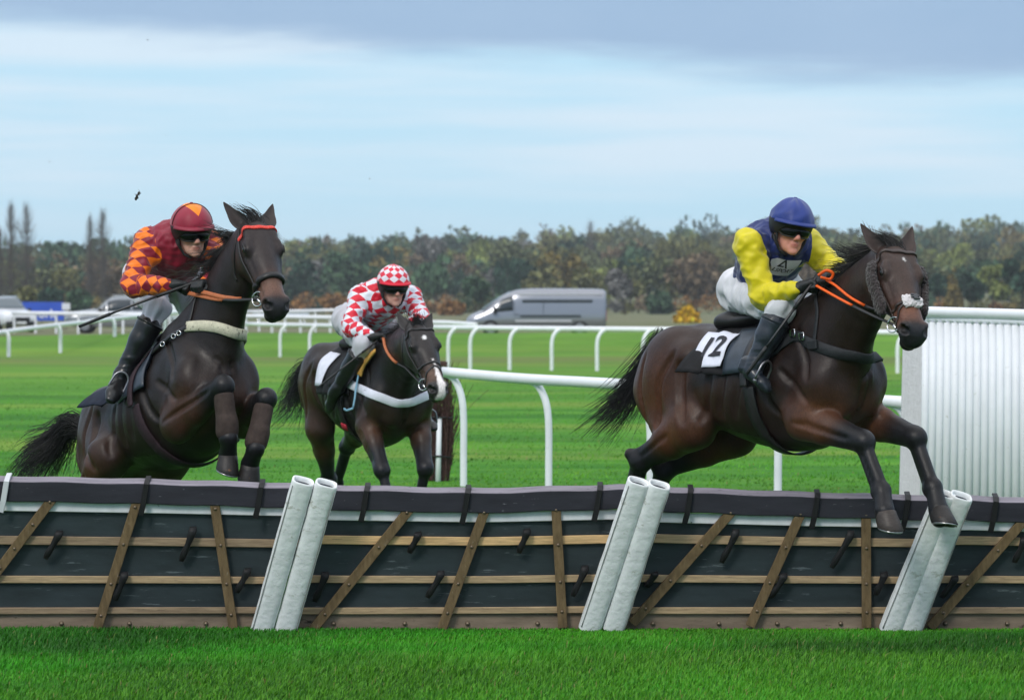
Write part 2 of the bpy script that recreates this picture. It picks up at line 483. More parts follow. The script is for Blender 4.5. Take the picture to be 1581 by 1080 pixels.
def make_horse(name, label, spec):
    H = Horse(); H.spec = spec
    th, ph, ro = rad(spec['yaw']), rad(spec['pitch']), rad(spec.get('roll', 0))
    ex = V3(math.cos(th) * math.cos(ph), -math.sin(th) * math.cos(ph), math.sin(ph)); ey = V3(math.sin(th), math.cos(th), 0)
    ez = np.cross(ex, ey); ey, ez = ey * math.cos(ro) + ez * math.sin(ro), ez * math.cos(ro) - ey * math.sin(ro)
    O = P(*spec['O']); H.O, H.ex, H.ey, H.ez = O, ex, ey, ez
    loc = lambda x, y, z: O + ex * x + ey * y + ez * z
    H.loc = loc
    sz = spec.get('size', 1.0)
    withers = loc(0.42, 0, 0.36)
    poll = reach(withers, *spec['poll'], spec.get('neck', 0.80), spec.get('neck_near', True))
    muz = reach(poll, *spec['muzzle'], 0.60, True)
    ha = unit(muz - poll)
    ps = rad(spec['face_yaw']); tl = rad(spec.get('face_tilt', 0))
    hl = V3(math.cos(ps), math.sin(ps), math.sin(tl)); hl = unit(hl - ha * (hl @ ha)); hn = np.cross(hl, ha)
    if hn[1] > 0: hn = -hn
    H.poll, H.ha, H.hl, H.hn = poll, ha, hl, hn
    hp = lambda t, s, n: poll + ha * t + hl * s + hn * n
    H.hp = hp
    # ---- leg joints from the photo
    J = {}
    for side, sg in (('R', -1), ('L', 1)):
        q = spec['fore' + side]
        S = loc(0.60, sg * 0.165, -0.07)
        E = loc(*q['elbow']) if len(q['elbow']) == 3 else loc(0.44, sg * 0.19, -0.24)
        K = reach(E, *q['knee'][:2], 0.43, q['knee'][2]); F = reach(K, *q['fet'][:2], 0.29, q['fet'][2])
        C = reach(F, *q['cor'][:2], 0.125, q['cor'][2]); T = reach(C, *q['toe'][:2], 0.10, q['toe'][2])
        J['f' + side] = (S, E, K, F, C, T)
        q = spec['hind' + side]
        Hp = loc(-0.56, sg * 0.13, 0.10)
        St = reach(Hp, *q['stifle'][:2], 0.40, q['stifle'][2]); Hk = reach(St, *q['hock'][:2], 0.46, q['hock'][2])
        F = reach(Hk, *q['fet'][:2], 0.37, q['fet'][2]); C = reach(F, *q['cor'][:2], 0.125, q['cor'][2]); T = reach(C, *q['toe'][:2], 0.10, q['toe'][2])
        J['h' + side] = (Hp, St, Hk, F, C, T)
    H.J = J
    pts = [loc(x, y, z) for x in (-1.0, 0.85) for y in (-0.36, 0.36) for z in (-0.45, 0.45)] + [hp(t, s, n) for t in (-0.05, 0.66) for s in (-0.13, 0.13) for n in (-0.24, 0.12)]
    for v in J.values(): pts += list(v)
    pts = np.array(pts)
    f = Field(pts.min(0) - 0.10, pts.max(0) + 0.10, spec.get('voxel', 0.0105)); H.f = f
    ax = (ex, ey, ez)
    f.loft(O, ax, TRUNK, k=0.03, egg=0.10)
    # ---- muscles of the trunk
    for sg in (-1, 1):
        f.blob(loc(-0.56, sg * 0.135, 0.10), (0.25, 0.135, 0.235), ax, k=0.05)           # gluteal mass
        f.blob(loc(-0.74, sg * 0.115, 0.02), (0.13, 0.105, 0.22), ax, k=0.05)            # hamstring
        f.cone(loc(0.40, sg * 0.10, 0.27), loc(0.62, sg * 0.165, -0.03), (0.10, 0.06), (0.13, 0.075), k=0.035, u=ex)   # shoulder blade
        f.cone(loc(0.38, sg * 0.155, 0.08), loc(0.42, sg * 0.185, -0.18), (0.13, 0.075), (0.10, 0.065), k=0.03, u=ex)  # triceps
        f.blob(loc(0.655, sg * 0.160, -0.075), (0.085, 0.080, 0.12), ax, k=0.05)           # point of shoulder
        f.blob(loc(0.695, sg * 0.085, -0.13), (0.075, 0.080, 0.13), ax, k=0.045)          # breast muscle
        f.blob(loc(0.10, sg * 0.18, -0.05), (0.34, 0.115, 0.21), ax, k=0.06)              # rib cage
        f.blob(loc(-0.38, sg * 0.205, 0.16), (0.06, 0.05, 0.05), ax, k=0.09)               # hip bone
    f.cone(loc(0.74, 0, 0.02), loc(0.70, 0, -0.28), 0.008, 0.012, k=0.03, sub=True)          # groove of the breast
    f.cone(loc(0.36, 0, 0.335), loc(0.12, 0, 0.26), 0.05, 0.05, k=0.06)
    f.cone(loc(-0.80, 0, 0.19), loc(-0.95, 0, 0.17), 0.045, 0.03, k=0.04)                   # dock
    # ---- neck
    b0 = loc(0.47, 0, 0.06); b3 = hp(0.045, 0, -0.085)
    bend = spec.get('neck_bend', (0.0, 0.0, 0.0))
    b1 = lerp(b0, b3, 0.36) + ex * bend[0] + ez * bend[2] + ey * bend[1]; b2 = lerp(b0, b3, 0.74) + ez * bend[2] * 0.8
    n_n = 9; cp = []
    for i in range(n_n + 1):
        t = i / n_n
        c = b0 * (1 - t) ** 3 + 3 * b1 * t * (1 - t) ** 2 + 3 * b2 * t * t * (1 - t) + b3 * t ** 3
        ru = float(np.interp(t, [0, 0.2, 0.45, 0.75, 1], [0.31, 0.26, 0.20, 0.158, 0.135])); rv = float(np.interp(t, [0, 0.2, 0.5, 0.8, 1], [0.165, 0.138, 0.104, 0.088, 0.082]))
        cp.append((c, ru, rv))
    H.neck = cp; H.crest = []
    for i in range(n_n):
        (a, ra, va), (b, rb, vb) = cp[i], cp[i + 1]
        t = (i + 0.5) / n_n; lat = unit(ey * (1 - t) + hl * t); axn = unit(b - a); lat = unit(lat - axn * (lat @ axn)); u = np.cross(axn, lat)
        if u @ (ez * (1 - t) - hn * 0 + V3(0, 0, 1) * 0.3 + (-ex) * 0.6) < 0: u = -u
        f.cone(a, b, (ra, va), (rb, vb), k=(0.09, 0.07, 0.05)[i] if i < 3 else 0.025, u=u)
        H.crest.append((a + u * ra, u, lat, axn))
        # windpipe and jugular groove along the underside
        if 1 <= i <= n_n - 2: f.cone(a - u * (ra - 0.035), b - u * (rb - 0.035), 0.052, 0.050, k=0.03)
    # ---- head
    hax = (ha, hl, hn)
    f.loft(poll, hax, HEAD, k=0.02, egg=-0.05)
    for sg in (-1, 1):
        f.blob(hp(0.155, sg * 0.078, -0.095), (0.110, 0.034, 0.092), hax, k=0.025)        # cheek
        f.blob(hp(0.185, sg * 0.088, 0.018), (0.052, 0.032, 0.038), hax, k=0.020)         # orbit
        f.cone(hp(0.150, sg * 0.088, 0.045), hp(0.205, sg * 0.098, 0.040), 0.015, 0.012, k=0.012)   # brow
        f.blob(hp(0.194, sg * 0.121, 0.024), (0.022, 0.014, 0.017), hax, k=0.008, sub=True)
        f.cone(hp(0.245, sg * 0.090, -0.015), hp(0.385, sg * 0.066, -0.03), 0.018, 0.011, k=0.016)   # facial crest
        f.blob(hp(0.10, sg * 0.068, 0.036), (0.06, 0.032, 0.022), hax, k=0.02)            # temple
        f.blob(hp(0.553, sg * 0.052, 0.002), (0.048, 0.031, 0.044), hax, k=0.016)         # nostril wing
        f.blob(hp(0.566, sg * 0.070, 0.012), (0.029, 0.030, 0.023), hax, k=0.006, sub=True)
        f.blob(hp(0.585, sg * 0.060, 0.020), (0.020, 0.022, 0.018), hax, k=0.006, sub=True)
        f.cone(hp(0.635, sg * 0.050, -0.066), hp(0.510, sg * 0.072, -0.070), 0.009, 0.006, k=0.006, sub=True)   # mouth
        f.cone(hp(0.40, sg * 0.072, -0.02), hp(0.50, sg * 0.072, -0.01), 0.012, 0.008, k=0.02, sub=True)
    f.cone(hp(0.632, -0.045, -0.064), hp(0.632, 0.045, -0.064), 0.008, 0.008, k=0.006, sub=True)
    f.blob(hp(0.560, 0, -0.096), (0.042, 0.044, 0.030), hax, k=0.015)                      # chin
    # ---- legs
    for side, sg in (('R', -1), ('L', 1)):
        S, E, K, F, C, T = J['f' + side]
        pl = unit(np.cross(K - E, F - K)) if np.linalg.norm(np.cross(unit(K - E), unit(F - K))) > 0.15 else ey   # bending plane normal
        if pl @ ey < 0: pl = -pl
        fw = lambda a, b: unit(np.cross(pl, b - a))          # backwards/forwards direction in the leg plane
        f.cone(S, E, (0.12, 0.085), (0.115, 0.075), k=0.04, u=ex)
        ud = fw(E, K)
        f.cone(E, lerp(E, K, 0.38), (0.112, 0.088), (0.090, 0.072), k=0.035, u=ud)
        f.cone(lerp(E, K, 0.38), lerp(E, K, 0.90), (0.090, 0.072), (0.060, 0.055), k=0.02, u=ud)
        f.blob(lerp(E, K, 0.26) - ud * 0.032, (0.13, 0.055, 0.055), (unit(K - E), ud, pl), k=0.025)
        f.blob(lerp(E, K, 0.24) + ud * 0.040, (0.12, 0.045, 0.045), (unit(K - E), ud, pl), k=0.02)
        f.cone(lerp(E, K, 0.85), K, 0.056, 0.056, k=0.018)
        uc = fw(K, F); tb = uc if uc @ ex < 0 else -uc       # tendon side
        f.blob(K, (0.068, 0.060, 0.058), (unit(F - K), uc, pl), k=0.02)
        f.cone(lerp(K, F, 0.10), lerp(K, F, 0.94), (0.038, 0.037), (0.034, 0.035), k=0.014, u=uc)
        f.cone(lerp(K, F, 0.12) + tb * 0.032, lerp(K, F, 0.95) + tb * 0.031, 0.025, 0.027, k=0.014)
        f.blob(F + tb * 0.010, (0.050, 0.055, 0.050), (unit(F - K), uc, pl), k=0.016)
        f.cone(F, C, (0.044, 0.043), (0.048, 0.051), k=0.016, u=uc)
        f.cone(C, lerp(C, T, 0.5), 0.050, 0.048, k=0.01)
        Hp, St, Hk, F, C, T = J['h' + side]
        pl = unit(np.cross(Hk - St, F - Hk)) if np.linalg.norm(np.cross(unit(Hk - St), unit(F - Hk))) > 0.15 else ey
        if pl @ ey < 0: pl = -pl
        ud = unit(np.cross(pl, Hk - St))
        f.cone(Hp, St, (0.21, 0.125), (0.145, 0.105), k=0.05, u=ex)
        f.cone(loc(-0.76, sg * 0.12, 0.02), lerp(St, Hk, 0.42), (0.14, 0.10), (0.085, 0.068), k=0.06, u=ex)
        f.blob(St, (0.085, 0.075, 0.085), k=0.04)
        f.cone(St, lerp(St, Hk, 0.45), (0.130, 0.090), (0.098, 0.074), k=0.04, u=ud)
        f.cone(lerp(St, Hk, 0.45), lerp(St, Hk, 0.93), (0.098, 0.074), (0.056, 0.050), k=0.02, u=ud)
        bk = unit(-unit(St - Hk) * 0.15 + unit(unit(Hk - F) * 0.9 - unit(St - Hk) * 0.9))   # point of hock
        f.cone(Hk, Hk + bk * 0.070, 0.050, 0.034, k=0.02)
        f.cone(lerp(St, Hk, 0.62) + bk * 0.05, Hk + bk * 0.065, 0.022, 0.020, k=0.015)      # Achilles tendon
        f.blob(Hk, 0.066, k=0.02)
        f.cone(Hk, F, (0.050, 0.044), (0.038, 0.037), k=0.015, u=bk)
        f.cone(lerp(Hk, F, 0.1) + bk * 0.03, lerp(Hk, F, 0.95) + bk * 0.022, 0.022, 0.022, k=0.012)
        f.blob(F, 0.054, k=0.014); f.cone(F, C, 0.045, 0.050, k=0.014); f.cone(C, lerp(C, T, 0.5), 0.050, 0.048, k=0.01)
    # ---- creases between muscles, ribs and veins, cut along the finished surface
    def line(pts, r, k=0.02, depth=0.0, sub=True, n=5):
        p = f.snap(np.array(spline(pts, n)), depth, 8)
        for i in range(len(p) - 1): f.cone(p[i], p[i + 1], r, r, k=k, sub=sub)
    for side, sg in (('R', -1), ('L', 1)):
        line([loc(-0.42, sg * 0.28, 0.18), loc(-0.52, sg * 0.30, 0.05), loc(-0.56, sg * 0.30, -0.10), loc(-0.58, sg * 0.28, -0.22)], 0.004, 0.035)
        line([loc(-0.70, sg * 0.26, 0.20), loc(-0.74, sg * 0.26, 0.02), loc(-0.72, sg * 0.25, -0.18)], 0.004, 0.030)
        line([loc(-0.36, sg * 0.30, 0.10), loc(-0.36, sg * 0.30, -0.06), loc(-0.32, sg * 0.30, -0.20)], 0.004, 0.05)
        line([loc(0.26, sg * 0.26, 0.24), loc(0.28, sg * 0.30, 0.06), loc(0.32, sg * 0.30, -0.12), loc(0.36, sg * 0.28, -0.24)], 0.007, 0.03)
        line([loc(0.50, sg * 0.20, 0.22), loc(0.58, sg * 0.24, 0.08), loc(0.62, sg * 0.26, -0.04)], 0.007, 0.03)
        line([loc(0.42, sg * 0.28, 0.02), loc(0.52, sg * 0.28, -0.08), loc(0.60, sg * 0.26, -0.16)], 0.006, 0.025)
        line([loc(0.72, sg * 0.02, 0.02), loc(0.78, sg * 0.03, -0.08), loc(0.74, sg * 0.02, -0.22)], 0.004, 0.02)
        for i in range(3):
            x = 0.12 - i * 0.13; line([loc(x + 0.03, sg * 0.33, 0.08), loc(x, sg * 0.34, -0.06), loc(x - 0.05, sg * 0.31, -0.20)], 0.0015, 0.045, 0.004)
        _, E_, K_, F_, _, _ = J['f' + side]; _, St_, Hk_, Fh_, _, _ = J['h' + side]
        for o_ in (0.30, -0.25):
            d_ = unit(-ey * -sg + ex * o_); line([lerp(E_, K_, 0.12) + d_ * 0.12, lerp(E_, K_, 0.45) + d_ * 0.09, lerp(E_, K_, 0.85) + d_ * 0.06], 0.005, 0.018)
        d_ = ey * sg; line([lerp(St_, Hk_, 0.3) + d_ * 0.12, lerp(St_, Hk_, 0.5) + d_ * 0.09, lerp(St_, Hk_, 0.85) + d_ * 0.06], 0.005, 0.02)
        line([lerp(K_, F_, 0.15) + d_ * 0.05 - ex * 0.014, lerp(K_, F_, 0.85) + d_ * 0.05 - ex * 0.014], 0.005, 0.010)
        line([loc(-0.10, sg * 0.26, -0.30), loc(0.05, sg * 0.24, -0.34), loc(0.20, sg * 0.22, -0.34), loc(0.32, sg * 0.24, -0.28)], 0.0045, 0.008, -0.001, False)   # milk vein
        line([hp(0.26, sg * 0.09, -0.02), hp(0.32, sg * 0.09, -0.06), hp(0.38, sg * 0.08, -0.08)], 0.003, 0.006, -0.001, False)
        line([hp(0.24, sg * 0.09, 0.03), hp(0.33, sg * 0.075, 0.02), hp(0.42, sg * 0.065, 0.02)], 0.003, 0.006, -0.001, False)
    V, Q = f.mesh()
    N = vnormals(V, Q)
    # faint veins and muscle ripple
    V = V + N * (wavy(V, 22, 5, 2) * 0.0016)[:, None]
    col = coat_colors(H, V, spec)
    root = empty(name, (float(O[0]), float(O[1]), 0.0), label, 'horse', 'racing horses')
    H.root = root
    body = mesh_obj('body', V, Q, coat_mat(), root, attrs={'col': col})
    H.body = body
    # ---- eyes, ears, hooves
    for sg in (-1, 1):
        eb = MB(); c = hp(0.194, sg * 0.0985, 0.024)
        sphere_mb(eb, c, 0.0245, 16, 10)
        eb.build('eye', mat('horse eye', (0.006, 0.004, 0.003), 0.06, 0.6), root, smooth=True)
        lid = MB()
        arc = [c + hl * sg * 0.016 + (ha * math.cos(a) * 0.026 + hn * math.sin(a) * 0.015 - ha * 0.004) for a in np.linspace(0.1, math.pi - 0.1, 8)]
        lid.tube(arc, [0.003, 0.005, 0.006, 0.0065, 0.0065, 0.006, 0.005, 0.003], 6)
        lid.build('eyelid', mat('horse skin', (0.012, 0.009, 0.008), 0.45), root, smooth=True)
        e = spec['ear' + ('L' if sg > 0 else 'R')]
        base = hp(0.012, sg * 0.068, 0.010); tip = reach(base, *e['tip'], 0.185, e.get('near', False))
        ear_mesh(H, base, tip, V3(*e['open']), root, spec)
    for key, j in J.items():
        C, T = j[4], j[5]; F = j[3]
        hoof_mesh(root, F, C, T, ex, spec.get('hoof', {}).get(key, (0.020, 0.017, 0.016)))
    hair(H, root, spec)
    return H

def coat_mat():
    """short glossy coat: fine hair grain over soft muscle ripple"""
    if 'horse coat' in MATS: return MATS['horse coat']
    m = mat('horse coat', rough=0.34, spec=0.30, attr='col', noise=(7.0, 0.25)); nt = m.node_tree; N = nt.nodes; L = nt.links; b = N['Principled BSDF']
    tc = N.new('ShaderNodeTexCoord')
    def nz(sc, det, st=(1, 1, 1)):
        mp = N.new('ShaderNodeMapping'); mp.inputs['Scale'].default_value = st; L.new(tc.outputs['Object'], mp.inputs[0])
        n = N.new('ShaderNodeTexNoise'); n.inputs['Scale'].default_value = sc; n.inputs['Detail'].default_value = det; L.new(mp.outputs[0], n.inputs['Vector']); return n.outputs['Fac']
    p = None
    for h, st, di in ((nz(40, 3), 0.10, 0.012), (nz(230, 2, (1, 1, 0.35)), 0.35, 0.004)):
        q = N.new('ShaderNodeBump'); q.inputs['Strength'].default_value = st; q.inputs['Distance'].default_value = di; L.new(h, q.inputs['Height'])
        if p is not None: L.new(p.outputs[0], q.inputs['Normal'])
        p = q
    L.new(p.outputs[0], b.inputs['Normal'])
    # hair grain in the colour and a few dried mud flecks
    src = b.inputs['Base Color'].links[0].from_socket
    g = N.new('ShaderNodeMapRange'); L.new(nz(160, 3, (1, 1, 0.25)), g.inputs[0]); g.inputs['From Min'].default_value = 0.3; g.inputs['From Max'].default_value = 0.7; g.inputs['To Min'].default_value = 0.72; g.inputs['To Max'].default_value = 1.28
    cc = N.new('ShaderNodeCombineColor'); [L.new(g.outputs[0], cc.inputs[i]) for i in range(3)]
    mx = N.new('ShaderNodeMix'); mx.data_type = 'RGBA'; mx.blend_type = 'MULTIPLY'; mx.inputs['Factor'].default_value = 1; L.new(src, mx.inputs['A']); L.new(cc.outputs[0], mx.inputs['B'])
    fk = N.new('ShaderNodeMapRange'); fk.interpolation_type = 'SMOOTHSTEP'; L.new(nz(46, 5), fk.inputs[0]); fk.inputs['From Min'].default_value = 0.70; fk.inputs['From Max'].default_value = 0.76; fk.inputs['To Max'].default_value = 0.7
    m2 = N.new('ShaderNodeMix'); m2.data_type = 'RGBA'; L.new(fk.outputs[0], m2.inputs['Factor']); L.new(mx.outputs['Result'], m2.inputs['A']); m2.inputs['B'].default_value = (0.085, 0.066, 0.048, 1); L.new(m2.outputs['Result'], b.inputs['Base Color'])
    r = N.new('ShaderNodeMapRange'); L.new(nz(12, 5), r.inputs[0]); r.inputs['From Min'].default_value = 0.3; r.inputs['From Max'].default_value = 0.7; r.inputs['To Min'].default_value = 0.30; r.inputs['To Max'].default_value = 0.50; L.new(r.outputs[0], b.inputs['Roughness'])
    return m
def sphere_mb(mb, c, r, nu, nv, axes=None):
    r = (r, r, r) if np.isscalar(r) else r; A = np.eye(3) if axes is None else np.asarray(axes)
    rows = []
    for j in range(nv + 1):
        b = math.pi * j / nv
        rows.append([np.asarray(c) + A.T @ V3(r[0] * math.sin(b) * math.cos(2 * math.pi * i / nu), r[1] * math.sin(b) * math.sin(2 * math.pi * i / nu), r[2] * math.cos(b)) for i in range(nu)])
    mb.grid(rows, closed=True)

def ear_mesh(H, base, tip, opn, root, spec):
    ax = unit(tip - base); o = unit(opn - ax * (opn @ ax)); sd = np.cross(ax, o)
    L = np.linalg.norm(tip - base); rows = []; inn = []
    for i in range(13):
        v = i / 12; w = 0.043 * (math.sin(math.pi * min(1, 0.20 + 0.80 * v)) ** 0.75) * (1.12 - 0.25 * v) + 0.0012
        row = []; row2 = []
        span = lerp(2.5, 1.15, min(1, v * 1.6))
        c = base + ax * (v * L) + o * (0.012 * math.sin(v * 3.1)) - o * 0.012 * v
        for jj in range(11):
            a = (jj / 10 - 0.5) * 2 * span
            row.append(c + sd * (w * math.sin(a * 0.62) / math.sin(1.25 * 0.62) * 0.78) - o * (w * 0.9 * math.cos(a * 0.62)))
        rows.append(row)
    mb = MB(); mb.grid(rows)
    ob = mb.build('ear', None, root, smooth=True, mats=[mat('ear ' + spec['coat_name'], spec['ear_col'], 0.55, 0.35, noise=(30, 0.25), sheen=0.2)])
    md = ob.modifiers.new('solid', 'SOLIDIFY'); md.thickness = 0.006; md.offset = 0
    md = ob.modifiers.new('sub', 'SUBSURF'); md.levels = 1; md.render_levels = 1

def hoof_mesh(root, F, C, T, ex, colr):
    ax = unit(T - C); fw = (T - C) + 0.6 * (C - F) ; fw = np.cross(np.cross(ax, ex), ax)
    fw = unit(fw) if np.linalg.norm(fw) > 0.1 else unit(np.cross(ax, V3(0, 1, 0))); sd = np.cross(ax, fw)
    rows = []
    for t, r, sh in ((-0.006, 0.047, 0.0), (0.0, 0.055, 0.0), (0.02, 0.058, 0.006), (0.05, 0.064, 0.016), (0.086, 0.070, 0.027), (0.090, 0.068, 0.027)):
        row = []
        for i in range(18):
            a = 2 * math.pi * i / 18; rr = r * (1.0 + 0.10 * math.cos(a))
            tt = t * (1.0 + 0.22 * math.cos(a)) if t > 0 else t
            row.append(C + ax * tt + fw * (sh + rr * math.cos(a)) + sd * (0.93 * rr * math.sin(a)))
        rows.append(row)
    c0 = C + ax * 0.084 + fw * 0.027
    mb = MB(); mb.grid(rows, closed=True)
    rows2 = [rows[-1], [c0 + (p - c0) * 0.74 + ax * 0.002 for p in rows[-1]], [c0 + (p - c0) * 0.62 - ax * 0.010 for p in rows[-1]], [c0 - ax * 0.008 + (p - c0) * 0.02 for p in rows[-1]]]
    mb.grid(rows2, closed=True)
    nm = 'hoof %.3f' % colr[0]
    hf = mb.build('hoof', mat(nm, colr, 0.5, 0.4, noise=(40, 0.4, (1, 1, 6)), bump=(60, 0.4, 0.004), wear=(18, 0.60, srgb(110, 78, 52))), root, smooth=True)
    sm = MB(); arc = []
    for i in range(14):
        a = lerp(-2.35, 2.35, i / 13); rr = 0.062 * (1 + 0.10 * math.cos(a)); arc.append(C + ax * (0.093 * (1 + 0.22 * math.cos(a)) ) + fw * (0.027 + rr * math.cos(a)) + sd * 0.93 * rr * math.sin(a))
    sm.tube(arc, 0.0055, 6); sm.build('horseshoe', mat('shoe steel', (0.45, 0.45, 0.46), 0.3, metal=0.9), hf, smooth=True)

def coat_colors(H, V, spec):
    c = spec['coat']; n = len(V)
    d = V - H.O; lx, ly, lz = d @ H.ex, d @ H.ey, d @ H.ez
    col = np.tile(np.array(c['body'], float), (n, 1))
    def mix(w, cc): 
        w = np.clip(w, 0, 1)[:, None]; col[:] = col * (1 - w) + np.array(cc, float) * w
    nz = wavy(V, 9, 3, 3)
    if 'haunch' in c:
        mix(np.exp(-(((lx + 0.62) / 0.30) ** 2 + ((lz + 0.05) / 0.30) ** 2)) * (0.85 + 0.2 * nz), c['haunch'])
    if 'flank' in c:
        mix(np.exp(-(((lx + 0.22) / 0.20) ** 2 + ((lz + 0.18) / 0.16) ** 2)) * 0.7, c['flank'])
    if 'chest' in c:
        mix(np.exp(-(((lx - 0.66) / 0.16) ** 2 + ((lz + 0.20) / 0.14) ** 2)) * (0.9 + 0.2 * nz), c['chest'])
    # legs: brown forearm and gaskin, black below
    for key, j in H.J.items():
        a, b, e = j[1], j[2], j[3]
        def seg(p, q):
            ab = q - p; t = np.clip((V - p) @ ab / (ab @ ab), 0, 1); return t, np.linalg.norm(V - p - t[:, None] * ab, axis=1)
        t, dd = seg(a, b)
        near = 1 - sstep(0.11, 0.17, dd)
        mix(near * np.exp(-((t - 0.25) / 0.28) ** 2) * c.get('arm_w', 0.8) * (0.9 + 0.25 * nz), c['arm'])
        mix((1 - sstep(0.08, 0.11, dd)) * sstep(0.50, 0.80, t + 0.05 * nz), c['leg'])
        for p, q in ((b, e), (e, j[4]), (j[4], j[5])):
            t2, d2 = seg(p, q); mix(1 - sstep(0.075, 0.095, d2), c['leg'])
    # head
    h = V - H.poll; t, s, nn = h @ H.ha, h @ H.hl, h @ H.hn
    inh = sstep(-0.09, 0.02, t) * (1 - sstep(0.70, 0.74, t)) * (1 - sstep(0.125, 0.15, np.abs(s))) * (1 - sstep(0.14, 0.18, np.abs(nn + 0.05)))
    mix(inh * 0.95, c['face'])
    mix(inh * np.exp(-((t - 0.46) / 0.075) ** 2) * sstep(-0.10, -0.02, nn) * 0.9, c['nose'])
    mix(inh * sstep(0.515, 0.555, t + 0.015 * nz), c['muzzle'])
    mix(np.exp(-(((t - 0.566) / 0.026) ** 2 + ((np.abs(s) - 0.062) / 0.020) ** 2 + ((nn - 0.012) / 0.022) ** 2)) * 0.95, (0.004, 0.003, 0.003))
    mix(inh * sstep(-0.06, -0.13, nn) * (t < 0.5) * 0.75, c['body'])
    mix(np.exp(-(((t - 0.194) / 0.032) ** 2 + ((np.abs(s) - 0.105) / 0.022) ** 2 + ((nn - 0.024) / 0.022) ** 2)) * 0.8, c['leg'])
    for kind, cc, pr in spec.get('marks', []):
        if kind == 'spot':
            t0, s0, a, b = pr; w = inh * (nn > -0.02) * (1 - sstep(0.7, 1.1, np.sqrt(((t - t0) / a) ** 2 + ((s - s0) / b) ** 2) + 0.25 * wavy(V, 90, 9, 2)))
            mix(w, cc)
        if kind == 'blaze':
            pts = pr; t0 = np.array([q[0] for q in pts]); s0 = np.interp(t, t0, [q[1] for q in pts]); w0 = np.interp(t, t0, [q[2] for q in pts])
            w = inh * (t > t0[0]) * (t < t0[-1] + 0.04) * (nn > -0.045) * (1 - sstep(0.75, 1.1, np.abs(s - s0) / np.maximum(w0, 1e-4) + 0.15 * wavy(V, 70, 4, 2)))
            mix(w, cc)
    return np.maximum(col, 0.001)

def strand_mesh(strands, r0, taper=0.25, sides=3):
    """strands: array (n, k, 3) -> thin tapering tubes"""
    S = np.asarray(strands, float); n, k, _ = S.shape
    T = np.gradient(S, axis=1); T /= np.maximum(np.linalg.norm(T, axis=2, keepdims=True), 1e-9)
    up = np.zeros_like(T); up[..., 2] = 1; up[np.abs(T[..., 2]) > 0.9] = (1, 0, 0)
    U = np.cross(T, up); U /= np.maximum(np.linalg.norm(U, axis=2, keepdims=True), 1e-9); W = np.cross(T, U)
    prof = np.linspace(1, taper, k)[None, :, None]; r = (np.asarray(r0).reshape(-1, 1, 1) * prof)
    V = np.stack([S + r * (math.cos(2 * math.pi * i / sides) * U + math.sin(2 * math.pi * i / sides) * W) for i in range(sides)], 2)   # n,k,sides,3
    idx = np.arange(n * k * sides).reshape(n, k, sides); Q = []
    for i in range(sides):
        j = (i + 1) % sides
        Q.append(np.stack([idx[:, :-1, i], idx[:, :-1, j], idx[:, 1:, j], idx[:, 1:, i]], -1).reshape(-1, 4))
    return V.reshape(-1, 3), np.concatenate(Q)

